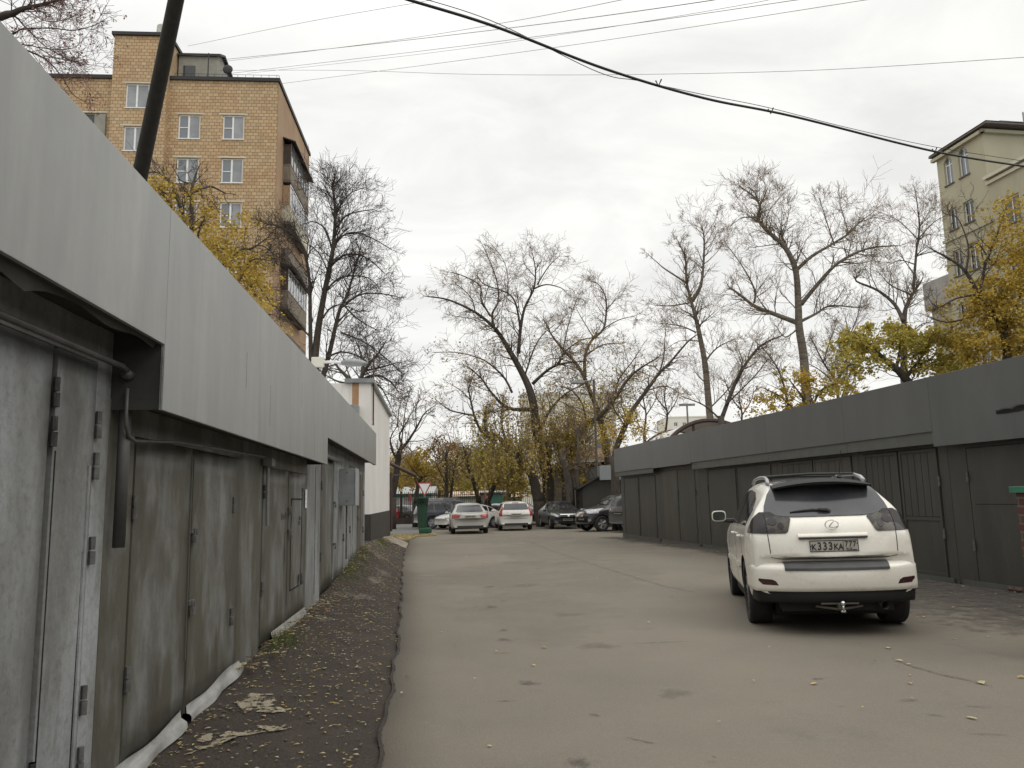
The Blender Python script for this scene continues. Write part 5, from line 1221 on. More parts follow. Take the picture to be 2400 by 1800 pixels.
# side windows and door gaps
for s_ in (-1, 1):
    top_ = lambda y: lerp_list([(.75,1.30),(.9,1.41),(1.2,1.485),(1.8,1.52),(2.5,1.495),(2.9,1.32),(3.25,1.12)], y)
    def glass(y0, y1, z0=None):
        n_ = 6; lo = [(y0+(y1-y0)*i/n_, 1.125-(y0+(y1-y0)*i/n_)*.012) for i in range(n_+1)]; hi = [(y, max(top_(y), z+.02)) for y, z in reversed(lo)]; return lo+hi
    for y0, y1 in ((.72,1.0),(1.04,1.90),(1.96,3.12)): sk.patch('side_window', glass(y0, y1), 'side', M['car_glass'], RX, off=.006, step=.06, side=s_)
    for a, b in (((1.03,.42),(1.12,1.1)),((1.93,.36),(1.93,1.1)),((3.05,.4),(3.1,1.08))):
        sk.patch('door_gap', gp(a, b, .004), 'side', M['gap'], RX, off=.0015, step=.08, side=s_, depth=.008)
    sk.patch('side_moulding', [(1.3,.6),(3.3,.58),(3.3,.64),(1.3,.66)], 'side', P_w, RX, off=.018, step=.1, side=s_)
    for y in (1.28, 2.2):
        h = sk.t.ray_cast(Vector((s_*3, y, .98)), Vector((-s_,0,0)))
        if h[0]: m = MB(); X = h[0].x; m.tube([(X, y-.1, .98), (X+s_*.03, y-.08, .98), (X+s_*.035, y, .982), (X+s_*.03, y+.07, .98), (X, y+.09, .98)], .014, 8); m.build('door_handle', P_w, RX, smooth=True)
    # mirror
    hx = sk.t.ray_cast(Vector((s_*3, 2.95, 1.12)), Vector((-s_,0,0))); X = hx[0].x if hx[0] else s_*.85
    m = MB(); m.tube([(X-s_*.03, 2.98, 1.1), (s_*1.0, 2.93, 1.12)], [.04,.03], 8); arm = m.build('mirror', M['trim'], RX)
    m = MB(); cx_ = s_*1.07; cz = 1.18; N_ = 24
    def sup(t, a, b): c, sn = math.cos(t), math.sin(t); return (a*math.copysign(abs(c)**.55, c), b*math.copysign(abs(sn)**.55, sn))
    for (y_, k) in ((2.855,.93),(2.86,1.0),(2.93,.98),(2.99,.8),(3.03,.4)):
        for i in range(N_): u, v = sup(2*math.pi*i/N_, .105*k, .074*k); m.v.append((cx_+u, y_, cz+v))
    for j in range(4):
        for i in range(N_): a = j*N_+i; b = j*N_+(i+1) % N_; m.f.append((a, b, b+N_, a+N_))
    m.f += [tuple(range(N_)), tuple(4*N_+i for i in range(N_))]; m.build('mirror_shell', P_w, arm, smooth=False)
    m = MB(); 
    for y_, k in ((2.848,1),(2.853,1)):
        for i in range(N_): u, v = sup(2*math.pi*i/N_, .09*k, .06*k); m.v.append((cx_+u, y_, cz+v))
    m.f = [tuple(range(N_)), tuple(N_+i for i in range(N_))] + [(i, (i+1) % N_, N_+(i+1) % N_, N_+i) for i in range(N_)]
    m.build('mirror_glass', material('mirror_glass', (.12,.14,.13), .05, .7), arm)
    # roof rail
    m = MB(); X = s_*.55; z_ = lambda y: 1.62+.03*math.sin((y-.75)/1.9*math.pi)
    P_ = [(X+s_*.02, .78, 1.575), (X+s_*.01, .88, 1.62)] + [(X, .88+.26*i, z_(.88+.26*i)+.015) for i in range(1, 6)] + [(X-s_*.0, 2.42, 1.64), (X, 2.62, 1.6)]
    m.tube(P_, [.026,.024]+[.02]*5+[.022,.024], 8); m.build('roof_rail', M['rim'] if s_ else M['rim'], RX, smooth=True)
m = MB()
for y in (1.15, 2.25): m.tube([(-.55, y, 1.665), (0, y, 1.68), (.55, y, 1.665)], .014, 8)
m.build('roof_bars', M['trim'], RX)
m = MB(); m.tube([(.28, .78, 1.61), (.28, .72, 1.64)], [.03,.02], 8); m.tube([(.28, .74, 1.64), (.3, .60, 1.92)], [.006,.003], 6); m.build('antenna', M['trim'], RX)
# tow bar and exhaust
m = MB(); m.box(-.2, .2, -.02, .03, .325, .342); m.box(-.03, .03, -.1, .05, .285, .335); m.tube([(-.25,.05,.30),(0,0,.27),(.25,.05,.30)], .012, 6); tb = m.build('tow_bar', material('dusty_steel', (.12,.11,.09), .7, .3), RX)
m = MB(); m.sphere((.01, -.12, .345), .027, 14, 10); m.tube([(.01,-.12,.27),(.01,-.12,.33)], .014, 8); m.tube([(.01,-.1,.255),(.01,-.1,.275)], .03, 10); m.build('tow_ball', M['chrome'], tb, smooth=True)
m = MB(); m.tube([(.48,.0,.31),(.48,.35,.31)], .042, 14, cap=False); m.build('exhaust_pipe', M['rim_dark'], RX, smooth=True)
m = MB(); m.tube([(-.3,.35,.32),(.3,.35,.32)], .1, 12); m.box(-.62,.62,.5,4.2,.16,.3); m.box(-.84,.84,1.42,3.24,.19,.3); m.box(-.6,.6,.15,.5,.24,.36); m.build('underbody', M['black_trim'], RX)  # underbody boxes set low and wide to deepen the shade under the car

# --- generic smaller cars
def spec(kind, L, W, H, R, hood=None):
    s = dict(L=L, W=W, R=R, tw=.21, rb=.16, fb=.4, arch=1.12)
    s['wid'] = [(0,.92),(.2,.98),(.6,1),(L-.8,1),(L-.3,.95),(L,.82)]
    zb = .24 if kind != 'suv' else .32
    s['zb'] = [(0,zb+.08),(.4,zb),(L-.4,zb),(L,zb+.04)]
    hood = hood or (H*.64)
    if kind == 'sedan':
        s['top'] = [(0,.72),(.05,H*.66),(.12,H*.685),(.55,H*.70),(1.25,H*.955),(1.7,H),(2.4,H),(L-1.95,H*.93),(L-1.2,hood+.02),(L-.4,hood-.1),(L-.1,hood-.2),(L,.62)]
        s['belt'] = [(0,.7),(.1,H*.645),(1,H*.635),(L-1.4,H*.61),(L-.5,hood-.17),(L,.55)]
    elif kind == 'wagon':
        s['top'] = [(0,.8),(.05,.98),(.1,1.02),(.38,H*.94),(.6,H*.985),(1.2,H),(2.4,H),(L-1.95,H*.93),(L-1.15,hood+.02),(L-.35,hood-.1),(L-.1,hood-.2),(L,.62)]
        s['belt'] = [(0,.78),(.1,.98),(1,.96),(L-1.4,.92),(L-.5,hood-.17),(L,.55)]
    else:
        s['top'] = [(0,.9),(.04,1.1),(.1,1.16),(.28,H*.93),(.5,H*.985),(1.2,H),(2.5,H),(L-1.75,H*.94),(L-1.2,hood+.06),(L-.3,hood-.08),(L-.08,hood-.2),(L,.7)]
        s['belt'] = [(0,.88),(.1,1.1),(1,1.08),(L-1.4,1.05),(L-.5,hood-.12),(L,.65)]
    s['rw'] = [(0,.8),(.6,.70),(L-1.9,.70),(L-1.2,.8),(L,.8)]
    s['ys'] = [0,.03,.08,.14,.3,.45,.65,.9,1.3,1.8,2.3,L-2.0,L-1.7,L-1.45,L-1.2,L-1.0,L-.6,L-.3,L-.1,L-.03,L]
    s['wy'] = (.95 if kind != 'sedan' else 1.05, L-.88); return s
def side_glass(r, sk_, sp, y0, y1, pillars, drop=.13, lift=.05):
    top = lambda y: lerp_list(sp['top'], y); belt = lambda y: lerp_list(sp['belt'], y)
    ed = [y0] + sorted(pillars) + [y1]
    for s_ in (-1, 1):
        for a, b in zip(ed, ed[1:]):
            a_, b_ = a+.035, b-.035; n_ = 5; lo = [(a_+(b_-a_)*i/n_, belt(a_+(b_-a_)*i/n_)+lift) for i in range(n_+1)]
            hi = [(y, max(top(y)-drop, z+.012)) for y, z in reversed(lo)]
            sk_.patch('side_window', lo+hi, 'side', M['car_glass'], r, off=.006, step=.12, side=s_)
def face(sk_, name, poly, frm, mat, r, **k): return sk_.patch(name, poly, frm, mat, r, **k)
def pair(sk_, name, poly, frm, mat, r, **k): face(sk_, name, poly, frm, mat, r, **k); face(sk_, name, P2(poly), frm, mat, r, **k)
def plate(sk_, r, frm, z, L, w=.26):
    D = Vector((0,1,0)) if frm == 'rear' else Vector((0,-1,0)); O = Vector((0, -3 if frm == 'rear' else 9, z)); h = sk_.t.ray_cast(O, D); y = h[0].y if h[0] else (0 if frm == 'rear' else L)
    m_ = MB(); s_ = -1 if frm == 'rear' else 1; m_.box(-w, w, min(y, y+s_*.035), max(y, y+s_*.035), z-.056, z+.056); o = m_.build('number_plate', M['plate'], r)
    m_ = MB(); yy = y+s_*.037; rnd_ = random.Random(int(z*100)); x = -w+.03
    for k in range(8):
        ww = .035; m_.box(x, x+ww*.7, min(yy, yy+s_*.002), max(yy, yy+s_*.002), z-.03, z+.03+(.008 if k in (1,2,3) else 0)); x += .062
    m_.box(-w+.03, w-.035, min(yy, yy+s_*.0015), max(yy, yy+s_*.0015), -.012+z, z+.012); m_.build('plate_marks', M['ink'], o)
def mirrors(r, sk_, sp, y, mat, z=None):
    z = z or lerp_list(sp['belt'], y)+.06
    for s_ in (-1, 1):
        m_ = MB(); X = s_*(sp['W']/2); m_.tube([(X*.9, y, z-.04), (X+s_*.06, y, z)], .025, 6); m_.sphere((X+s_*.11, y, z+.01), .1, 12, 8, (1,.6,.75)); m_.build('mirror', mat, r, smooth=True)
def rear_glass(z0, z1, w0, w1): return [(-w0,z0+.02),(-w0*.8,z0),(w0*.8,z0),(w0,z0+.02),(w1,z1-.02),(w1*.85,z1),(-w1*.85,z1),(-w1,z1-.02)]
def hp(ax, ay): return rad(ax)
def place(px, py, z, heading_deg, fwd, right):   # ground point under a chosen spot of the car
    p = on_ground(px, py, z); a = rad(heading_deg); h_ = Vector((math.sin(a), math.cos(a), 0)); r_ = Vector((math.cos(a), -math.sin(a), 0))
    q_ = p - h_*fwd - r_*right; return (q_.x, q_.y, z)
GP = 'cars parked at the end of the lane'
# silver sedan, rear
sp = spec('sedan', 4.85, 1.82, 1.47, .325); sp['rw'] = [(0,.84),(.6,.74),(2.9,.68),(3.6,.8),(4.85,.8)]
pm = paint('dirty_silver_paint', (.38,.37,.34), (.22,.19,.16))
r, b, k_ = build_car('parked_car', 'dirty silver sedan seen from behind, tail lamps wide apart, left of the white wagon', 'car', sp, place(1100, 1250, -.1, -6.5, 1.05, 0), rad(-6.5), pm, GP)
face(k_, 'rear_window', rear_glass(1.03,1.36,.66,.55), 'rear', M['rear_glass'], r)
pair(k_, 'tail_light', [(-.86,.74),(-.52,.78),(-.45,.88),(-.60,.93),(-.84,.93)], 'rear', M['lamp_red'], r, off=.012)
face(k_, 'chrome_strip', [(-.4,.895),(.4,.895),(.4,.915),(-.4,.915)], 'rear', M['chrome'], r, off=.015)
face(k_, 'panel_gap', [(-.44,.72),(.44,.72),(.44,.735),(-.44,.735)], 'rear', M['gap'], r, off=.003)
plate(k_, r, 'rear', .82, 4.85); side_glass(r, k_, sp, 1.0, 3.5, (1.45,2.4)); mirrors(r, k_, sp, 3.35, pm)
m = MB(); m.box(-.62,.62,-.015,.1,.27,.40); m.build('lower_valance', M['trim'], r)
# white wagon, rear
sp = spec('wagon', 4.5, 1.79, 1.5, .325)
pm = paint('white_car_paint', (.62,.61,.57), (.4,.37,.32))
r, b, k_ = build_car('parked_car', 'white wagon seen from behind with tall red tail lamps, left of the black sedan', 'car', sp, place(1207, 1242, -.1, -5, .95, 0), rad(-5), pm, GP)
face(k_, 'rear_window', rear_glass(1.05,1.38,.66,.58), 'rear', M['rear_glass'], r)
pair(k_, 'tail_light', [(-.86,.74),(-.72,.74),(-.70,1.02),(-.68,1.28),(-.74,1.34),(-.80,1.1),(-.87,.98)], 'rear', M['lamp_red'], r, off=.014)
face(k_, 'brake_light', [(-.16,1.4),(.16,1.4),(.16,1.425),(-.16,1.425)], 'rear', M['lamp_red'], r, off=.012)
face(k_, 'chrome_strip', [(-.33,.89),(.33,.89),(.33,.905),(-.33,.905)], 'rear', M['chrome'], r, off=.012)
face(k_, 'panel_gap', [(-.62,.6),(.62,.6),(.62,.612),(-.62,.612)], 'rear', M['gap'], r, off=.003)
face(k_, 'badge', [(-.06,.96),(.06,.96),(.06,.985),(-.06,.985)], 'rear', M['chrome'], r, off=.01)
plate(k_, r, 'rear', .81, 4.5); side_glass(r, k_, sp, .45, 3.25, (1.05,2.1)); mirrors(r, k_, sp, 3.1, pm)
m = MB(); m.box(-.6,.6,-.02,.1,.28,.38); m.build('lower_valance', M['trim'], r)
# black sedan, front towards us
sp = spec('sedan', 4.8, 1.8, 1.47, .325, .98)
pb = paint('black_car_paint', (.022,.022,.024), (.07,.06,.055), coat=.25, rough=.3)
r, b, k_ = build_car('parked_car', 'black sedan facing the viewer with light headlamps and chrome grille bar', 'car', sp, place(1326, 1238, -.1, 172, 3.92, 0), rad(172), pb, GP)
face(k_, 'windscreen', rear_glass(1.02,1.37,.72,.58), 'front', M['car_glass'], r)
pair(k_, 'headlight', [(-.84,.72),(-.60,.62),(-.42,.60),(-.50,.68),(-.70,.80),(-.82,.84)], 'front', M['lamp_clear'], r, off=.012)
face(k_, 'grille', [(-.36,.60),(.36,.60),(.42,.72),(-.42,.72)], 'front', M['trim'], r, off=.008)
face(k_, 'chrome_strip', [(-.42,.725),(.42,.725),(.43,.76),(-.43,.76)], 'front', M['chrome'], r, off=.014)
face(k_, 'badge', [(-.05,.62),(.05,.62),(.05,.7),(-.05,.7)], 'front', M['chrome'], r, off=.016)
face(k_, 'air_intake', [(-.55,.30),(.55,.30),(.5,.40),(-.5,.40)], 'front', M['gap'], r, off=.004)
plate(k_, r, 'front', .47, 4.8); side_glass(r, k_, sp, 1.0, 3.5, (1.45,2.4)); mirrors(r, k_, sp, 3.35, pb)
# black off-road car, front quarter to the left
sp = spec('suv', 4.63, 1.8, 1.74, .37, 1.12); sp['spokes'] = 5
r, b, k_ = build_car('parked_car', 'black off-road car with bright headlamp and big alloy wheel, right of the black sedan', 'car', sp, place(1411, 1246, -.1, -112, 3.75, -.8), rad(-112), pb, GP)
face(k_, 'windscreen', rear_glass(1.22,1.6,.74,.62), 'front', M['car_glass'], r)
pair(k_, 'headlight', [(-.86,.86),(-.64,.84),(-.52,.90),(-.60,1.04),(-.82,1.08)], 'front', M['lamp_clear'], r, off=.014)
face(k_, 'grille', [(-.4,.72),(.4,.72),(.42,.92),(-.42,.92)], 'front', M['chrome'], r, off=.008)
pair(k_, 'fog_light', [(-.70+.07*math.cos(t*.524), .55+.07*math.sin(t*.524)) for t in range(12)], 'front', M['rim'], r, off=.012)
face(k_, 'air_intake', [(-.6,.42),(.6,.42),(.55,.62),(-.55,.62)], 'front', M['gap'], r, off=.004)
for s_ in (-1, 1): k_.patch('headlight', [(4.05,.93),(4.35,.86),(4.4,1.0),(4.1,1.06)], 'side', M['lamp_clear'], r, side=s_, off=.014)
side_glass(r, k_, sp, .35, 3.2, (.95,2.0)); mirrors(r, k_, sp, 3.1, pb); plate(k_, r, 'front', .6, 4.63)
# grey off-road car, tail towards the left, half hidden by the right row
sp = spec('suv', 4.6, 1.8, 1.7, .35, 1.08)
pg = paint('grey_car_paint', (.085,.085,.088), (.13,.115,.1), coat=.5)
r, b, k_ = build_car('parked_car', 'dark grey off-road car whose tail shows past the corner of the right garages', 'car', sp, place(1424, 1247, -.08, 62, .0, -.75), rad(62), pg, GP)
face(k_, 'rear_window', rear_glass(1.16,1.54,.70,.60), 'rear', M['rear_glass'], r)
pair(k_, 'tail_light', [(-.86,.98),(-.55,1.0),(-.5,1.09),(-.84,1.12)], 'rear', M['lamp_clear'], r, off=.012)
for s_ in (-1, 1): k_.patch('tail_light', [(.12,.98),(.42,1.0),(.5,1.1),(.12,1.12)], 'side', M['lamp_red'], r, side=s_, off=.014)
plate(k_, r, 'rear', .88, 4.6); side_glass(r, k_, sp, .45, 3.2, (1.0,2.0)); mirrors(r, k_, sp, 3.1, pg)
# dark blue off-road car, side on
sp = spec('suv', 4.75, 1.85, 1.78, .38, 1.12); sp['spokes'] = 6
pn = paint('dark_navy_paint', (.028,.032,.055), (.09,.08,.075), coat=.15)
r, b, k_ = build_car('parked_car', 'dark navy off-road car seen from its right side behind the green bin', 'car', sp, place(1013, 1240, -.2, 72, .95, .9), rad(72), pn, GP)
side_glass(r, k_, sp, .35, 3.2, (1.1,2.1)); mirrors(r, k_, sp, 3.1, M['chrome'])
face(k_, 'rear_window', rear_glass(1.2,1.62,.72,.62), 'rear', M['rear_glass'], r)
for s_ in (-1, 1):
    k_.patch('wheel_arch_trim', [(.95+.52*math.cos(t*math.pi/10), .42+.5*math.sin(t*math.pi/10)) for t in range(11)]+[(.95+.44*math.cos(t*math.pi/10), .42+.43*math.sin(t*math.pi/10)) for t in reversed(range(11))], 'side', M['grey_trim'], r, side=s_, off=.025, step=.06)
    m = MB(); m.tube([(s_*.6,.8,1.72),(s_*.6,.95,1.84),(s_*.6,2.6,1.84),(s_*.6,2.8,1.74)], .025, 6); m.build('roof_rail', M['rim'], r)
# white sedan side-on behind the silver one
sp = spec('sedan', 4.55, 1.77, 1.43, .32)
r, b, k_ = build_car('parked_car', 'white sedan pointing left, mostly hidden behind the silver sedan', 'car', sp, place(1066, 1240, -.16, -124, 3.67, -.85), rad(-128), paint('clean_white_paint', (.66,.66,.64), (.5,.48,.44)), GP)
side_glass(r, k_, sp, 1.0, 3.3, (1.4,2.3)); mirrors(r, k_, sp, 3.2, M['white'])
face(k_, 'windscreen', rear_glass(1.0,1.34,.7,.56), 'front', M['car_glass'], r); face(k_, 'rear_window', rear_glass(1.02,1.32,.64,.54), 'rear', M['car_glass'], r)
pair(k_, 'headlight', [(-.82,.62),(-.52,.60),(-.48,.72),(-.80,.74)], 'front', M['lamp_clear'], r, off=.012)
pair(k_, 'tail_light', [(-.82,.72),(-.52,.74),(-.5,.86),(-.8,.88)], 'rear', M['lamp_red'], r, off=.012)
# dark sedan on the side street at the left
sp = spec('sedan', 4.6, 1.76, 1.43, .32)
pd = paint('dark_grey_car_paint', (.05,.048,.05), (.1,.09,.08), coat=.5)
r, b, k_ = build_car('parked_car', 'dark grey sedan on the side street between the white building and the bin', 'car', sp, place(955, 1224, -.2, -62, 1.0, -.85), rad(-62), pd, GP)
side_glass(r, k_, sp, 1.0, 3.4, (1.4,2.3)); face(k_, 'rear_window', rear_glass(1.0,1.33,.66,.54), 'rear', M['rear_glass'], r)
pair(k_, 'tail_light', [(-.84,.72),(-.50,.74),(-.46,.86),(-.82,.88)], 'rear', M['lamp_red'], r, off=.012); plate(k_, r, 'rear', .78, 4.6); mirrors(r, k_, sp, 3.2, pd)
# red car cut off by the white building
sp = spec('wagon', 4.2, 1.76, 1.45, .32)
pr_ = paint('red_car_paint', (.38,.022,.025), (.15,.05,.04), coat=.5)
r, b, k_ = build_car('parked_car', 'bright red car just showing past the corner of the white building', 'car', sp, place(918, 1225, -.2, -40, 0, 0), rad(-40), pr_, GP)
side_glass(r, k_, sp, .45, 3.0, (1.0,2.0)); face(k_, 'rear_window', rear_glass(1.03,1.34,.64,.55), 'rear', M['rear_glass'], r)
pair(k_, 'tail_light', [(-.86,.76),(-.66,.78),(-.64,1.0),(-.82,1.05)], 'rear', M['lamp_red'], r, off=.014)
# dark car facing us behind the white wagon
sp = spec('sedan', 4.5, 1.76, 1.42, .32, .95)
r, b, k_ = build_car('parked_car', 'dark blue car facing the viewer, mostly hidden behind the white wagon and the tree', 'car', sp, place(1243, 1229, -.2, 160, 3.6, 0), rad(160), pn, GP)
face(k_, 'windscreen', rear_glass(1.0,1.33,.7,.56), 'front', M['glass_pale'], r); pair(k_, 'headlight', [(-.80,.70),(-.50,.60),(-.46,.66),(-.74,.80)], 'front', M['lamp_clear'], r, off=.012); side_glass(r, k_, sp, 1.0, 3.3, (1.4,2.3))
# pale car roof between the two rear-facing cars
sp = spec('sedan', 4.5, 1.76, 1.42, .32)
r, b, k_ = build_car('parked_car', 'pale grey car of which only the roof shows between silver sedan and white wagon', 'car', sp, place(1162, 1226, -.2, -60, 2.2, 0), rad(-60), paint('pale_grey_car_paint', (.3,.3,.3)), GP)
side_glass(r, k_, sp, 1.0, 3.3, (1.4,2.3))
# ---------------------------------------------------------------- trees
def smooth_path(P, k=4):
    if len(P) < 3: return [P[0].lerp(P[-1], i/k) for i in range(k+1)]
    o = []
    for i in range(len(P)-1):
        p0, p1, p2, p3 = P[max(i-1,0)], P[i], P[i+1], P[min(i+2,len(P)-1)]
        for j in range(k):
            t = j/k; o.append(.5*((2*p1)+(p2-p0)*t+(2*p0-5*p1+4*p2-p3)*t*t+(3*p1-p0-3*p2+p3)*t**3))
    o.append(P[-1]); return o
class Tree:
    def __init__(s, d, seed, k=1.0): s.k = k; s.d = d; s.rnd = random.Random(seed); s.tr = MB(); s.tw = MB(); s.lf = MB(); s.tips = []; s.nseg = 0
    def limb(s, pts, r0, r1, dd=0, curve=0):
        """limb through the given places; it leaves the picture plane by dd metres along its length"""
        n = len(pts); P = []
        for i, q in enumerate(pts):
            t = i/(n-1); w = s.rnd.uniform(-.12, .12)
            P.append(at(q[0], q[1], s.d + dd*t + w + (q[2] if len(q) > 2 else 0)))
        P = smooth_path(P, 4); m = len(P); R = [s.k*(r0+(r1-r0)*(i/(m-1))**.8) for i in range(m)]
        s.tr.tube(P, R, 8 if r0 > .06 else 6); return P, R
    def twig(s, p, d, L, r, lev, sp):
        rnd = s.rnd; n = 5 if lev > 0 else 3; P = [p]; R = [r]; dd = d.copy(); step = L/n
        for i in range(n):
            dd = (dd + Vector((rnd.uniform(-1,1), rnd.uniform(-1,1), rnd.uniform(-1,1)))*sp['wig'] + Vector((0,0,sp['up']))).normalized()
            P.append(P[-1]+dd*step); R.append(max(sp['rmin'], r*(1-.8*(i+1)/n)))
        if P[-1].z < .5: return
        (s.tw if r < sp.get('split', .02) else s.tr).tube(P, R, 3 if r < .02 else 5, cap=False); s.nseg += n
        if lev > 0:
            k = sp['kids'][lev-1]; k = int(k) + (rnd.random() < k % 1)
            for j in range(k):
                t = rnd.uniform(.15, 1); i = min(n-1, int(t*n)); q = P[i].lerp(P[i+1], t*n-i); ax = (P[i+1]-P[i]).normalized()
                o = Vector((rnd.gauss(0,1), rnd.gauss(0,1), rnd.gauss(0,1))); o = (o-ax*o.dot(ax)).normalized()
                a = rnd.uniform(.45, 1.1); nd = (ax*math.cos(a)+o*math.sin(a)).normalized()
                s.twig(q, nd, L*rnd.uniform(.4,.75), max(sp['rmin'], R[i]*.62), lev-1, sp)
        else: s.tips.append((P[-1], dd)); s.tips.append((P[1], dd))
    def dress(s, P, R, sp, t0=.15, dens=None, L=None):
        sp = dict(sp, L=sp['L']*s.k, rmin=sp['rmin']*s.k, dens=sp['dens']/s.k); rnd = s.rnd; tot = sum((b-a).length for a, b in zip(P, P[1:])); n = int(tot*(dens or sp['dens'])); m = len(P)-1
        for j in range(n):
            t = t0+(1-t0)*rnd.random(); i = min(m-1, int(t*m)); q = P[i].lerp(P[i+1], t*m-i); ax = (P[i+1]-P[i]).normalized()
            o = Vector((rnd.gauss(0,1), rnd.gauss(0,1)*.8, rnd.gauss(0,1))); o = (o-ax*o.dot(ax)).normalized(); a = rnd.uniform(.5, 1.2)
            nd = (ax*math.cos(a)+o*math.sin(a)+Vector((0,0,sp.get('lift', .15)))).normalized()
            s.twig(q, nd, (L or sp['L'])*rnd.uniform(.5,1.1)*(1.25-.92*t), max(sp['rmin'], min(sp['r'], R[i]*.45)), sp['lev'], sp)
        s.twig(P[-1], (P[-1]-P[-2]).normalized(), (L or sp['L'])*.25, max(sp['rmin'], R[-1]*.8), sp['lev'], sp)
    def leaf(s, p, size):
        rnd = s.rnd; a = Vector((rnd.gauss(0,1), rnd.gauss(0,1), rnd.gauss(0,.8))).normalized(); b = a.orthogonal().normalized()
        if rnd.random() < .5: b = a.cross(b)
        L = size*rnd.uniform(.6, 1.3); w = L*.38
        s.lf.add([p, p+a*L*.5+b*w, p+a*L, p+a*L*.5-b*w], [(0,1,2,3)])
    def leaves_at_tips(s, frac, size, spread=.15, zmax=None, k=2):
        rnd = s.rnd
        for p, d in s.tips:
            if rnd.random() > frac or (zmax and p.z > zmax + rnd.gauss(0, .8)): continue
            for _ in range(k): s.leaf(p+Vector((rnd.gauss(0,spread), rnd.gauss(0,spread), rnd.gauss(0,spread))), size)
    def cloud(s, px, py, rx, ry, n, size, dz=1.2, clumps=9, hang=0, dd=0):
        """leaf clumps spread through a volume round the seen place"""
        rnd = s.rnd; c = at(px, py, s.d+dd); k = s.d/1840
        for q in range(clumps):
            a = rnd.uniform(0, 6.28); rr = math.sqrt(rnd.random()); cc = c + Vector((math.cos(a)*rr*rx*k, rnd.gauss(0, dz*.6), math.sin(a)*rr*ry*k)); cr = rnd.uniform(.25,.6)*min(rx, ry)*k
            for _ in range(int(n/clumps*rnd.uniform(.5,1.5))):
                v = Vector((rnd.gauss(0,1), rnd.gauss(0,1), rnd.gauss(0,1)*(1 if not hang else .9)))*cr*.5
                p = cc+v
                if hang: p.z -= abs(rnd.gauss(0, hang))
                if p.z > .4: s.leaf(p, size)
    def hang(s, p, L, size, n):
        rnd = s.rnd; P = [p]; d = Vector((rnd.uniform(-.4,.4), rnd.uniform(-.4,.4), .1)); q = p.copy(); m = 6
        for i in range(m): d = (d*.6+Vector((0,0,-.55))+Vector((rnd.uniform(-.12,.12), rnd.uniform(-.12,.12), 0))); q = q+d.normalized()*L/m; P.append(q.copy())
        if P[-1].z < .7: return
        s.tw.tube(P, [.012]*3+[.008]*4, 3, cap=False)
        for _ in range(n):
            t = rnd.uniform(.1,1)*m; i = min(m-1, int(t)); s.leaf(P[i].lerp(P[i+1], t-i)+Vector((rnd.gauss(0,.06), rnd.gauss(0,.06), 0)), size)
    def done(s, name, label, bark, twigm, leafm=None, cat='tree', group=None, foot=None):
        b = foot or Vector(s.tr.v[0]); r = empty(name, (b.x, b.y, 0), 0, label, cat, group); o_ = Vector((b.x, b.y, 0))
        for mb_, nm, mt in ((s.tr, 'trunk', M[bark]), (s.tw, 'crown', M[twigm]), (s.lf, 'leaves', M[leafm] if leafm else None)):
            if mb_.v and mt:
                mb_.v = [(v[0]-o_.x, v[1]-o_.y, v[2]) for v in mb_.v]; mb_.build(nm, mt, r, smooth=(nm == 'trunk'), fix=False)
        return r
def down(p, to=0): # run a limb to the ground below its first place
    return p
BARE = dict(wig=.24, up=.03, kids=[4.2,4.4,3], rmin=.0056, dens=3.8, L=2.0, r=.035, lev=2, lift=.2)
def ground_base(T, px, py, r0, r1, lean=0):
    a = at(px, py, T.d); n = 5; r0 *= T.k; r1 *= T.k; P = [Vector((a.x+lean*(1-i/n), T.d, -.15)).lerp(a, i/n) for i in range(n+1)]
    T.tr.tube(P, [r0+(r1-r0)*i/n+(.12*r0 if i == 0 else 0) for i in range(n+1)], 9)
# T1 tall dark tree beside the brick building
T = Tree(38, 1); sp = dict(BARE, dens=4.0, L=2.3, kids=[4.6,4.8,3], rmin=.0062, up=.05)
ground_base(T, 738, 860, .3, .22)
LM = [([(736,862),(745,777),(759,694),(774,621),(781,578),(786,509),(783,462),(779,436),(784,420)], .2, .03, 0),
 ([(729,862),(727,748),(725,657),(712,585),(690,553),(654,531),(622,524)], .12, .03, -1.5), ([(755,890),(774,820),(795,730),(813,694),(831,632),(846,578)], .15, .03, 1.5),
 ([(781,581),(803,553),(835,545),(875,560),(918,585)], .06, .02, 1.5), ([(774,625),(803,600),(835,596),(868,610),(900,640)], .07, .02, -2), ([(786,553),(803,513),(831,498),(875,491)], .055, .02, -1.5),
 ([(786,509),(803,473),(824,451),(853,440)], .05, .015, 1.5), ([(777,581),(763,538),(737,520),(716,524)], .055, .02, 1), ([(810,712),(846,690),(889,688),(926,694)], .06, .02, 1), ([(765,680),(790,655),(817,647),(860,650),(885,670)], .06, .02, -2),
 ([(803,712),(839,748),(889,777)], .05, .02, -1.5), ([(757,745),(775,722),(803,715),(850,735)], .06, .02, 2), ([(766,838),(800,825),(840,835),(880,865)], .06, .02, 1), ([(728,790),(694,760),(654,744)], .06, .02, 1), ([(727,700),(700,640),(670,610),(640,600)], .05, .015, 2),
 ([(770,640),(745,590),(700,560)], .045, .015, 1.5), ([(783,470),(765,450),(742,438),(728,430)], .03, .012, .5), ([(786,505),(800,460),(808,440)], .03, .012, -1), ([(800,780),(850,800),(905,840),(935,870)], .05, .02, -1)]
for pts, r0, r1, dd in LM: P, R = T.limb(pts, r0, r1, dd); T.dress(P, R, sp, .25 if len(pts) > 6 else .1)
T.leaves_at_tips(.01, .12)
T.done('bare_tree', 'tall dark bare tree with several stems right of the yellow brick block', 'bark', 'twig_dark')
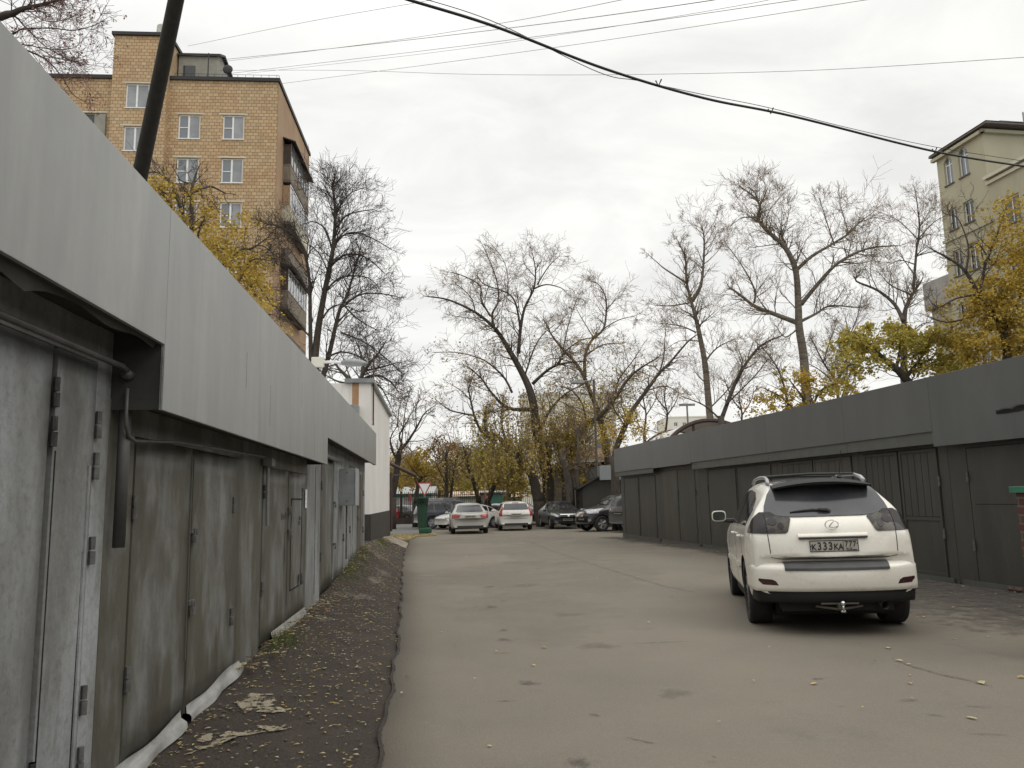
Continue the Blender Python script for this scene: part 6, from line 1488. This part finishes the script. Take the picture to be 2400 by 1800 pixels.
# second lower tree behind the white building
T = Tree(33, 2); ground_base(T, 838, 905, .22, .16)
for pts, r0, r1, dd in [([(838,905),(800,870),(780,845)], .12, .03, 1), ([(838,905),(860,860),(885,830),(905,800)], .1, .02, -1), ([(838,905),(850,870),(846,830),(830,790)], .1, .02, 1), ([(845,890),(885,880),(915,895),(935,920)], .07, .02, 1), ([(835,900),(795,895),(765,880)], .07, .02, 0), ([(850,870),(895,860),(930,850)], .06, .02, -1), ([(850,890),(890,905),(915,950)], .05,.02,0)]:
    P, R = T.limb(pts, r0, r1, dd); T.dress(P, R, dict(sp, L=1.6, dens=4, up=.0), .1)
T.done('bare_tree', 'low dense dark thicket-like tree rising behind the white building roof', 'bark', 'twig_dark')
# T2 yellow tree before the brick building
T = Tree(21, 3); sp2 = dict(BARE, dens=4.5, L=1.0, kids=[2.6,3,2], rmin=.005, r=.02, lev=2, wig=.3)
ground_base(T, 447, 620, .2, .14)
for pts, r0, r1, dd in [([(447,620),(449,500),(450,443),(454,426),(461,402)], .08, .025, 0), ([(450,450),(477,441),(495,437),(528,453)], .06, .02, .8), ([(460,600),(465,550),(477,512),(497,480)], .05, .015, -.6), ([(447,560),(406,443),(389,418),(363,403),(340,408)], .05, .012, .5),
  ([(447,600),(520,620),(566,585),(590,583),(629,555)], .06, .015, 0), ([(500,640),(540,600),(575,650),(600,690)], .05, .015, .6), ([(560,660),(590,610),(630,610)], .03, .01, -.5), ([(430,560),(400,480),(370,450)], .03, .01, -.6), ([(452,430),(425,424),(410,400)], .03, .01, 0), ([(590,650),(620,690),(655,740)], .03, .01, 0), ([(585,583),(610,575),(635,590),(650,620)], .025, .01, .5)]:
    P, R = T.limb(pts, r0, r1, dd); T.dress(P, R, sp2, .1)
for px, py, rx, ry, n in ((385,455,30,30,260),(400,470,32,42,520),(440,520,38,40,600),(500,550,50,45,1000),(540,600,55,50,1500),(570,650,50,45,1300),(600,690,42,38,800),(480,480,40,32,420),(360,430,28,18,220),(560,520,42,32,380),(600,620,36,44,480),(640,750,30,30,200)): T.cloud(px, py, rx, ry, int(n*.7), .085, 1.3, 24)
T.done('yellow_tree', 'lopped tree with yellow leaves before the brick apartment block', 'bark', 'twig_dark', 'leaf_yellow')
# T3 reddish branches at the top left
T = Tree(12.5, 4); sp3 = dict(BARE, dens=6, L=.9, kids=[3,3,2], rmin=.003, r=.012, lev=2, wig=.25, up=-.02, split=.01)
ground_base(T, -420, 300, .2, .12)
for pts, r0, r1, dd in [([(-420,300),(-200,120),(0,40),(27,33),(52,21),(93,12),(135,0),(170,-15)], .1, .008, 0), ([(-60,70),(23,37),(58,62),(96,100),(123,120),(170,143)], .02, .005, .3), ([(-80,130),(31,79),(54,68),(120,66),(174,71),(224,58),(251,42)], .02, .004, -.3), ([(-100,60),(68,120),(116,147),(147,183),(170,220),(203,241)], .02, .004, .2), ([(-40,90),(50,104),(90,112),(135,142),(175,168)], .014, .004, 0), ([(-60,-20),(20,-10),(110,-20),(230,-30)], .02, .005, 0), ([(60,20),(110,50),(170,40),(215,10)], .01, .004, .3), ([(90,110),(130,116),(180,108),(220,60)], .009, .003, .2), ([(100,130),(150,140),(200,150),(235,155)], .009, .003, .1)]:
    P, R = T.limb(pts, r0, r1, dd); T.dress(P, R, sp3, .35 if len(pts) > 7 else .1)
T.leaves_at_tips(.2, .045, .03, k=1)
T.done('bare_tree', 'tree with fine reddish twigs reaching into the upper left corner', 'bark', 'twig_red', 'leaf_red')
# T4 tall central tree, leaning left, weeping leafy lower crown
SC = dict(BARE, dens=3.8, L=2.05, kids=[4.4,4.4,3], rmin=.006, wig=.3, up=-.02)
T = Tree(50.5, 5, 1.18)
ground_base(T, 1283, 1180, .42, .34)
LM = [([(1283,1190),(1285,1130),(1272,1060),(1262,1020),(1255,988)], .34, .28, 0), ([(1255,988),(1248,938),(1237,902),(1215,858),(1190,815),(1172,786),(1154,764),(1114,732),(1052,703),(1002,695)], .26, .03, 0),
 ([(1157,764),(1154,735),(1168,706),(1166,667),(1154,627),(1132,576)], .08, .02, 1.5), ([(1215,829),(1220,771),(1230,721),(1251,677),(1255,634),(1248,594)], .11, .02, -1), ([(1251,677),(1280,667),(1313,674),(1327,685)], .05, .015, -1), ([(1259,667),(1287,623),(1313,598)], .05, .015, .5),
 ([(1219,764),(1208,710),(1186,685),(1136,667),(1117,645)], .07, .02, 1.5), ([(1150,742),(1128,703),(1125,670),(1089,648),(1056,638)], .06, .02, -1), ([(1248,900),(1287,865),(1324,851),(1371,847)], .1, .03, -1.5), ([(1306,855),(1327,822),(1363,797),(1407,790)], .06, .02, -1),
 ([(1243,960),(1190,956),(1154,923),(1128,887),(1100,862)], .12, .03, -1.5), ([(1200,920),(1183,887),(1154,858),(1125,840),(1070,826),(1016,826)], .07, .02, 1), ([(1114,732),(1105,700),(1075,670),(1050,665)], .04, .015, 1), ([(1190,690),(1190,650),(1180,610),(1150,570)], .03, .012, -.6), ([(1255,650),(1230,620),(1225,595)], .03,.012,.5),
 ([(1262,1020),(1290,960),(1330,920),(1370,900)], .1, .03, 2), ([(1172,786),(1120,752),(1060,740)], .03, .012, .5), ([(1230,880),(1260,800),(1300,760)], .06, .02, 1)]
for i, (pts, r0, r1, dd) in enumerate(LM): P, R = T.limb(pts, r0, r1, dd); (T.dress(P, R, SC, .25 if i == 1 else .1) if i else None)
T.leaves_at_tips(.14, .13, .15, 12.0, 2)
for _ in range(420):
    px = T.rnd.gauss(1235, 62); py = T.rnd.triangular(880, 1110, 1040) + abs(px-1235)*.25; T.hang(at(px, py, T.d+T.rnd.gauss(0, 2.2)), T.rnd.uniform(.8, 2.2), .14, T.rnd.choice([6,14,26]))
T.cloud(1275,1040,62,55,900,.14,1.8,22,.3); T.cloud(1175,1080,50,45,420,.14,1.8,16,.3); T.cloud(1260,960,80,45,420,.13,2,22,.2); T.cloud(1310,960,60,60,300,.13,2,20,.2)
T.done('central_tree', 'tallest central tree leaning left, bare above and olive leaved below', 'bark', 'twig', 'leaf_olive')
# leaning trunk left of it, with drooping olive leaves
T = Tree(49, 6, 1.15); ground_base(T, 1262, 1175, .36, .3, .25)
for pts, r0, r1, dd in [([(1262,1178),(1250,1120),(1232,1092),(1210,1065),(1192,1050)], .3, .18, 0), ([(1192,1050),(1165,1022),(1139,1010),(1138,960)], .16, .08, .5), ([(1165,1030),(1136,1020),(1115,985),(1103,938),(1096,902)], .12, .03, -1), ([(1110,974),(1080,968),(1052,960),(1023,938)], .06, .02, -.5), ([(1192,1052),(1175,990),(1180,930)], .09, .03, 1), ([(1103,938),(1080,915),(1055,900)], .04, .015, 0), ([(1096,920),(1110,880),(1130,862)], .04, .015, .5)]:
    P, R = T.limb(pts, r0, r1, dd); T.dress(P, R, dict(SC, L=1.6), .2)
for _ in range(250):
    px = T.rnd.gauss(1155, 36); T.hang(at(px, T.rnd.triangular(940, 1110, 1060)+abs(px-1155)*.3, T.d+T.rnd.gauss(0, 1.6)), T.rnd.uniform(.7, 1.9), .14, T.rnd.choice([6,14,24]))
T.leaves_at_tips(.12, .13, .15, 8, 2)
T.done('central_tree', 'leaning dark trunk with weeping yellow olive foliage, left of the tallest central tree', 'bark', 'twig', 'leaf_green')
# T5
T = Tree(50, 7, 1.18); ground_base(T, 1330, 1110, .4, .3)
LM = [([(1322,1120),(1327,1064),(1349,1036),(1374,996),(1407,974),(1443,931),(1468,894),(1497,866),(1544,837)], .26, .03, -2), ([(1443,931),(1450,890),(1480,850),(1500,820)], .06, .02, 0), ([(1374,996),(1366,950),(1340,915),(1310,905)], .06, .02, 1), ([(1407,974),(1440,985),(1470,970)], .04, .015, 0), ([(1322,1120),(1310,1060),(1300,1010)], .12, .05, 1)]
for pts, r0, r1, dd in LM: P, R = T.limb(pts, r0, r1, dd); T.dress(P, R, SC, .15)
T.leaves_at_tips(.3, .14, .15, 9, 2); T.cloud(1340,1000,55,55,900,.14,2,22,.3); T.cloud(1390,960,60,40,450,.14,2,20,.2)
for _ in range(170): T.hang(at(T.rnd.gauss(1335, 30), T.rnd.uniform(960, 1060), T.d+T.rnd.gauss(0, 1)), T.rnd.uniform(.6, 1.6), .13, 14)
T.done('central_tree', 'tree of two low dark limbs arching right above the low grey building', 'bark', 'twig', 'leaf_olive')
T = Tree(53, 8, 1.18); ground_base(T, 1428, 1090, .3, .24)
LM = [([(1428,1095),(1414,1010),(1400,960),(1385,923),(1367,880),(1349,851),(1316,815),(1291,782),(1277,753)], .22, .03, 0), ([(1371,884),(1371,837),(1385,800),(1414,771),(1421,728),(1418,692),(1403,667),(1385,659)], .11, .02, 1), ([(1378,829),(1414,808),(1461,804)], .06, .02, -1.5), ([(1410,985),(1440,940),(1450,900),(1490,870)], .08, .02, 1), ([(1320,818),(1330,770),(1345,720),(1358,690)], .045, .015, 1), ([(1414,771),(1450,750),(1490,740)], .04, .015, -1), ([(1349,851),(1300,840),(1270,850)], .04, .015, 1), ([(1421,728),(1445,700),(1460,690)], .035,.012,1), ([(1390,790),(1360,740),(1350,720)], .035,.012,-1), ([(1291,782),(1310,765),(1318,750)], .03,.012,0)]
for pts, r0, r1, dd in LM: P, R = T.limb(pts, r0, r1, dd); T.dress(P, R, SC, .15)
T.leaves_at_tips(.2, .14, .15, 12, 2); T.cloud(1400,1010,55,40,900,.14,2,22,.3); T.cloud(1440,970,50,50,500,.14,2,20,.2)
T.done('central_tree', 'slender crooked tree with rounded bare top right of the tallest central one', 'bark_grey', 'twig', 'leaf_olive')
T = Tree(40, 9); ground_base(T, 1440, 1070, .24, .2)
LM = [([(1440,1075),(1447,1043),(1465,999),(1486,956),(1515,916),(1544,876),(1569,851),(1609,804),(1631,786)], .18, .03, 1), ([(1544,876),(1555,840),(1558,800),(1560,770)], .05, .015, 1), ([(1515,916),(1560,905),(1590,920)], .04, .015, 0), ([(1465,999),(1440,960),(1430,930)], .05, .02, -1), ([(1486,956),(1500,1000),(1530,1010)], .03,.015,0)]
for pts, r0, r1, dd in LM: P, R = T.limb(pts, r0, r1, dd); T.dress(P, R, dict(SC, dens=2), .2)
T.leaves_at_tips(.15, .12, .15, 7, 2); T.cloud(1480,990,42,38,700,.12,1,12,.2); T.cloud(1430,1000,30,28,260,.12,1,8,.2)
T.done('leaning_tree', 'straight dark trunk leaning right with ochre leaves over the first right garages', 'bark', 'twig', 'leaf_yellow')
# T7 poplar
PO = dict(BARE, dens=4.0, L=2.1, kids=[4.4,4.6,3], rmin=.0062, wig=.22, up=.06)
T = Tree(45, 10); ground_base(T, 1668, 1000, .3, .24)
LM = [([(1668,1005),(1663,970),(1653,858),(1642,797),(1631,746),(1620,706),(1609,659),(1606,605),(1591,569)], .24, .03, 0), ([(1622,706),(1642,670),(1649,616),(1650,556),(1643,530)], .13, .02, -.6), ([(1609,663),(1558,630),(1537,612),(1508,587)], .06, .012, 1), ([(1638,764),(1674,732)], .05, .02, -1), ([(1631,779),(1595,764),(1540,757)], .06, .02, 1), ([(1615,710),(1569,717),(1533,715)], .05, .02, -1), ([(1653,847),(1681,815),(1725,793)], .07, .02, 1), ([(1658,900),(1640,885),(1628,870)], .05, .02, 0), ([(1660,960),(1700,920),(1740,870)], .06,.02,1), ([(1649,620),(1672,600),(1690,580)], .03,.012,.5), ([(1640,800),(1590,800),(1550,830)], .03,.012,-.5), ([(1648,560),(1668,530),(1680,510)],.025,.01,0), ([(1650,550),(1625,530),(1612,515)],.025,.01,0)]
for i, (pts, r0, r1, dd) in enumerate(LM): P, R = T.limb(pts, r0, r1, dd); (T.dress(P, R, PO, .4 if i == 0 else .1) if i != 2 else T.dress(P, R, dict(PO, L=.7), .5, 1.2))
T.done('poplar_tree', 'slim bare poplar with forked top, left of the large one', 'bark_pale', 'twig')
# T8 large poplar
T = Tree(41, 11); ground_base(T, 1893, 960, .4, .3)
LM = [([(1893,965),(1891,945),(1884,840),(1873,768),(1871,714),(1866,641),(1851,598),(1830,569),(1797,540),(1776,511),(1781,484),(1768,462),(1742,442)], .3, .03, 0), ([(1877,714),(1913,670),(1956,623),(2003,594),(2047,580),(2101,576)], .13, .03, -2), ([(1866,634),(1902,601),(1949,573),(1989,547),(2014,522),(2043,500)], .11, .02, 2),
 ([(1956,576),(1942,533),(1920,464)], .05, .015, 0), ([(1989,547),(1975,500),(1965,470)], .04, .015, 1), ([(1870,757),(1812,735),(1768,717),(1736,692),(1710,674)], .15, .05, 1), ([(1768,710),(1768,677),(1739,623),(1703,573)], .07, .015, -1), ([(1877,753),(1913,735),(1946,717),(2014,721)], .09, .03, 1), ([(1851,598),(1834,560),(1830,540)], .09, .05, .6),
 ([(1840,570),(1800,575),(1765,580)], .04, .015, 1), ([(1776,511),(1740,510),(1712,530)], .04, .015, -1), ([(1781,484),(1795,450),(1790,422)], .04, .012, 1), ([(1797,540),(1800,500),(1830,460)], .035, .012, -1), ([(1873,768),(1840,790),(1820,765)], .05, .02, 1), ([(1768,450),(1750,440),(1725,470)], .03,.012,.5), ([(2014,522),(2050,510),(2090,520)], .03,.012,1), ([(1913,670),(1905,640),(1895,628)], .03,.012,0), ([(1830,569),(1845,520),(1848,490)], .03,.01,.5), ([(1781,484),(1770,446),(1772,426)], .03,.01,0)]
for i, (pts, r0, r1, dd) in enumerate(LM): P, R = T.limb(pts, r0, r1, dd); T.dress(P, R, PO, .3 if i == 0 else .15)
T.leaves_at_tips(.02, .1, .1, 12, 1)
T.done('poplar_tree', 'largest bare poplar with ringed pale trunk and wide arms above the right garages', 'bark_pale', 'twig', 'leaf_brown')
# leaning stems between the two poplars
T = Tree(37, 12); ground_base(T, 1690, 975, .2, .15)
for pts, r0, r1, dd in [([(1690,985),(1725,894),(1757,840),(1786,808),(1833,786)], .11, .03, 1), ([(1700,950),(1770,880),(1800,840)], .05, .02, 0), ([(1725,894),(1740,850),(1730,820)], .04, .015, 0), ([(1690,985),(1650,950),(1600,930)], .05, .02, 0)]:
    P, R = T.limb(pts, r0, r1, dd); T.dress(P, R, dict(PO, dens=3.2, L=1.6), .1)
T.done('leaning_tree', 'thin dark stems leaning right between the two poplars', 'bark', 'twig')
# thicket behind the large poplar
T = Tree(47, 13); ground_base(T, 1960, 960, .25, .2)
for pts, r0, r1, dd in [([(1965,965),(1960,900),(1930,850),(1905,800)], .12, .03, 0), ([(1960,900),(1985,840),(1990,790),(1980,740)], .1, .02, 1), ([(1965,960),(1990,880),(2020,820)], .07, .02, 0), ([(1960,905),(1925,870),(1890,850)], .05, .02, 0), ([(1850,960),(1830,880),(1800,830),(1770,800)], .08, .02, 0), ([(1990,790),(2010,740),(2020,690)], .04, .02, 0), ([(1930,850),(1945,800),(1960,760)], .05,.02,1)]:
    P, R = T.limb(pts, r0, r1, dd); T.dress(P, R, dict(PO, dens=4.0, L=2.0), .05)
T.done('bare_tree', 'twiggy reddish grey thicket of stems right behind the large poplar trunk', 'bark_grey', 'twig')
# T9 tree before the cream block
T = Tree(44, 14); ground_base(T, 2119, 870, .3, .24)
LM = [([(2119,875),(2119,750),(2130,706),(2159,659)], .22, .05, 0), ([(2117,752),(2097,714),(2058,681),(2007,659),(2014,645)], .13, .03, 1), ([(2141,677),(2148,587),(2155,533),(2150,480),(2144,442)], .09, .015, -1), ([(2135,690),(2090,670),(2070,650)], .05, .02, 1), ([(2150,560),(2110,520),(2080,505)], .04, .012, 1), ([(2152,560),(2190,520),(2230,500)], .04, .012, -1), ([(2148,600),(2190,590),(2220,600)], .04, .015, 0), ([(2145,620),(2110,610),(2085,620)], .04,.015,0), ([(2155,533),(2175,500),(2185,480)],.03,.01,1), ([(2058,681),(2040,640),(2045,610)],.03,.012,0), ([(2119,800),(2160,760),(2200,755)],.05,.015,0)]
for i, (pts, r0, r1, dd) in enumerate(LM): P, R = T.limb(pts, r0, r1, dd); T.dress(P, R, PO, .5 if i == 0 else .1)
T.done('bare_tree', 'bare forked tree just left of the cream apartment block', 'bark_grey', 'twig')
# yellow trees above the right row
YL_ = dict(BARE, dens=5, L=1.3, kids=[2.5,2.6,2], rmin=.006, r=.02, wig=.3, lev=1, up=0)
T = Tree(27, 15); ground_base(T, 2140, 905, .24, .2)
for pts, r0, r1, dd in [([(2140,910),(2105,868),(2065,836),(2030,800)], .17, .06, 0), ([(2120,890),(2150,850),(2185,800)], .08, .03, .5), ([(2065,836),(2000,850),(1970,880)], .06, .02, -.5), ([(2100,865),(2110,810),(2100,770)], .07, .02, .5), ([(2030,800),(1990,790),(1960,800)], .04, .015, .3), ([(2150,850),(2200,860),(2230,830)], .04, .015, 0)]:
    P, R = T.limb(pts, r0, r1, dd); T.dress(P, R, YL_, .1)
for px, py, rx, ry, n in ((2010,800,45,30,900),(2070,790,60,34,1500),(2130,800,50,36,1300),(2190,810,45,36,1000),(2230,850,40,40,1000),(1985,860,40,32,420),(2040,850,42,26,420),(2170,860,46,28,500),(1965,910,32,20,150)): T.cloud(px, py, rx*1.1, ry*1.05, int(n*1.25), .11, 1.2, 24)
T.done('yellow_tree', 'spreading yellow green tree with dark leaning trunk above the right row', 'bark', 'twig_dark', 'leaf_gold')
T = Tree(25, 16); ground_base(T, 2360, 860, .26, .2)
for pts, r0, r1, dd in [([(2360,870),(2358,800),(2330,740),(2296,693),(2264,638),(2237,614),(2182,583)], .16, .02, 0), ([(2296,693),(2310,620),(2340,540),(2360,480)], .06, .015, .5), ([(2350,780),(2390,700),(2420,620)], .08, .02, -.5), ([(2264,638),(2270,580),(2250,520),(2230,500)], .04, .01, 0), ([(2290,690),(2240,700),(2200,720),(2180,705)], .04, .015, .4), ([(2320,610),(2290,570),(2262,590)], .03,.01,0), ([(2290,740),(2220,755),(2170,740)], .04, .015, 0)]:
    P, R = T.limb(pts, r0, r1, dd); T.dress(P, R, dict(YL_, lev=2, dens=3), .15)
for px, py, rx, ry, n in ((2350,560,45,40,800),(2385,620,40,60,1500),(2330,670,46,38,900),(2300,740,52,40,1500),(2370,720,46,50,1800),(2340,800,60,40,1900),(2280,810,45,38,1100),(2395,480,30,40,360),(2250,690,30,30,220),(2330,500,32,30,160),(2290,600,26,26,90),(2410,800,40,60,1200)): T.cloud(px, py, rx*1.05, ry, int(n*1.3), .1, 1.2, 26)
T.done('yellow_tree', 'large golden yellow tree before the cream block at the right edge', 'bark', 'twig_dark', 'leaf_yellow')
T = Tree(30, 17); ground_base(T, 1900, 960, .14, .1)
for pts, r0, r1, dd in [([(1900,965),(1880,930),(1850,890)], .06, .02, 0), ([(1900,965),(1920,920),(1950,900)], .06, .02, 0), ([(1860,960),(1830,930),(1790,910)], .05, .02, 0)]:
    P, R = T.limb(pts, r0, r1, dd); T.dress(P, R, YL_, .1)
for px, py, rx, ry, n in ((1770,960,32,24,130),(1820,935,38,24,240),(1870,900,42,34,320),(1930,905,42,34,360),(1985,910,36,24,240),(1870,950,46,18,260),(1800,985,40,14,160)): T.cloud(px, py, rx, ry, int(n*1.5), .11, .8, 18)
T.done('yellow_tree', 'loose small tree with orange and yellow leaves under the large poplar', 'bark', 'twig', 'leaf_yellow')
T = Tree(31, 18); ground_base(T, 1850, 960, .1, .07); P, R = T.limb([(1850,965),(1840,920),(1832,885)], .05, .02, 0); T.cloud(1830,880,13,16,150,.1,.4,5); T.cloud(1825,945,30,18,120,.1,.6,8)
T.done('small_tree', 'small green leaved bush top left of the large poplar trunk', 'bark', 'twig', 'leaf_green')
# far trees behind the parked cars
def far_tree(seed, d, base, limbs, clouds, label, bark='bark', tw='twig', lf='leaf_olive', dens=2.6, L=1.8, name='bare_tree', group='trees by the iron fence', size=.16, lev=2, kids=None):
    T = Tree(d, seed); b = base; a = at(b[0], b[1], d); T.tr.tube([Vector((a.x, d, -.3)), a], [b[2]*1.15, b[2]], 8)
    for pts, r0, r1 in limbs: P, R = T.limb(pts, r0, r1, T.rnd.uniform(-1, 1)); T.dress(P, R, dict(BARE, dens=dens, L=L, rmin=.011, lev=lev, kids=kids or [3,3,3], up=-.01), .2)
    for c in clouds: T.cloud(*c[:4], c[4], size, 1.0, 12, .2)
    return T.done(name, label, bark, tw, lf, group=group)
far_tree(21, 50, (918,1165,.26), [([(918,1165),(927,1124),(934,1070),(938,1055)], .24, .16), ([(938,1055),(954,1037),(976,1003),(994,970),(1017,952)], .12, .02), ([(943,1043),(936,1021),(952,992),(972,952)], .08, .02), ([(932,1079),(918,1052),(916,1025),(932,997)], .09, .02), ([(940,1050),(944,1010),(950,960),(960,920)], .06, .02), ([(932,1000),(935,960),(945,920)], .05,.015), ([(976,1003),(975,960),(985,925)], .05,.015)], [], 'dark bare tree with curved stems right of the white building', dens=3)
far_tree(22, 53, (974,1178,.2), [([(974,1178),(980,1137),(987,1120),(1001,1110)], .17, .08), ([(985,1120),(972,1105),(960,1090)], .05, .02), ([(1001,1110),(1025,1090),(1045,1070)], .05, .02)], [(970,1080,36,20,700),(950,1120,34,16,420),(1005,1090,28,22,320),(985,1060,26,14,260)], 'small yellow leaved tree behind the green bin and the sign', lf='leaf_yellow', name='yellow_tree', lev=1)
far_tree(23, 54, (1047,1180,.18), [([(1047,1180),(1046,1120),(1046,1062)], .13, .1), ([(1048,1140),(1024,1090),(1018,1060)], .05, .02), ([(1046,1070),(1030,1040),(1022,1020)], .04, .02), ([(1046,1070),(1055,1040),(1050,1015)], .04, .02)], [(1035,1045,28,22,330)], 'lopped upright trunk with orange brown crown behind the navy car', lf='leaf_brown')
far_tree(24, 55, (1056,1180,.16), [([(1054,1180),(1062,1120),(1068,1080),(1076,1058)], .11, .04), ([(1066,1100),(1085,1080),(1095,1062)], .04, .02)], [(1085,1060,14,12,50)], 'thin forked trunk close beside the lopped upright one')
far_tree(25, 53, (1124,1178,.2), [([(1124,1178),(1110,1130),(1096,1088),(1090,1054)], .17, .09), ([(1100,1100),(1112,1080),(1118,1060)], .04, .02)], [(1112,1110,30,34,330),(1128,1090,22,30,280)], 'broken topped trunk leaning left behind the silver sedan', lf='leaf_green')
far_tree(26, 52, (1143,1178,.24), [([(1141,1180),(1155,1145),(1168,1120),(1175,1092)], .2, .1)], [(1165,1105,30,28,520),(1190,1130,32,22,420)], 'dark stub trunk leaning right with yellow leaves above the silver sedan', lf='leaf_olive')
far_tree(27, 57, (1195,1180,.16), [([(1195,1180),(1192,1150),(1180,1115)], .13, .05)], [(1210,1120,34,30,600),(1240,1140,30,22,380)], 'small olive leaved tree behind the white wagon', lf='leaf_green')
far_tree(28, 47, (1375,1150,.22), [([(1338,1185),(1330,1120),(1318,1070)], .26, .16), ([(1362,1180),(1352,1110),(1356,1050),(1350,1000)], .16, .06), ([(1352,1085),(1380,1095),(1400,1098)], .05, .02), ([(1340,1100),(1370,1085),(1385,1060)], .05, .02)], [(1370,1130,14,26,130)], 'thick grey trunks with hanging yellow leaves right behind the black sedan', bark='bark_grey', lf='leaf_yellow')
for i, (px, d, tp, lf) in enumerate([(1560,62,900,'leaf_brown'),(1510,66,930,'leaf_brown'),(1735,60,900,'leaf_brown')]):
    far_tree(31+i, d, (px,1010,.14), [([(px,1010),(px+4,970),(px-3,930),(px+5,tp-10)], .1, .02), ([(px+3,975),(px+25,940),(px+32,910)], .06, .02), ([(px+1,960),(px-22,930),(px-30,900)], .06, .02)], [(px,925,30,25,90)], ['twiggy brownish tree beside the slim poplar foot, left of it','twiggy tree with few brown leaves behind the barrel roof','thin brownish tree right of the slim poplar'][i], lf=lf, group='distant twiggy trees above the right row', dens=3)
# far wood: one mass of brown and olive growth beyond the pavilions
T = Tree(115, 40); rnd = T.rnd
for i in range(340):
    px = rnd.uniform(880, 1420); d = rnd.uniform(95, 135); h = rnd.uniform(5, 9.5) + 1.0*math.sin(px*.03)
    x = at(px, 1160, d).x; base = Vector((x, d, -.3)); P = [base, base+Vector((rnd.gauss(0,.4), 0, h*.5)), base+Vector((rnd.gauss(0,.8), 0, h))]
    T.tr.tube(P, [.12,.08,.03], 4)
    for _ in range(22):
        a = P[1].lerp(P[2], rnd.random()); b = a+Vector((rnd.gauss(0,1.3), rnd.gauss(0,1), rnd.uniform(.2,1.8))); T.tr.tube([a, a.lerp(b,.5)+Vector((0,0,.1)), b], [.035,.028,.018], 3, cap=False)
    for _ in range(rnd.choice([30, 70, 120])):
        p = base+Vector((rnd.gauss(0,1.5), rnd.gauss(0,1.5), rnd.uniform(.3, h*.95))); T.leaf(p, .42)
r = empty('far_wood', (at(1100,1160,115).x, 115, 0), 0); r['kind'] = 'stuff'; r['label'] = 'far brown and olive autumn wood beyond the pavilions'; r['category'] = 'wood'
o_ = Vector(r.location)
for mb_, nm, mt in ((T.tr, 'branches', M['twig']), (T.lf, 'leaves', M['leaf_olive'])):
    mb_.v = [(v[0]-o_.x, v[1]-o_.y, v[2]) for v in mb_.v]; x = mb_.build(nm, mt, r, fix=False); x['kind'] = 'stuff'
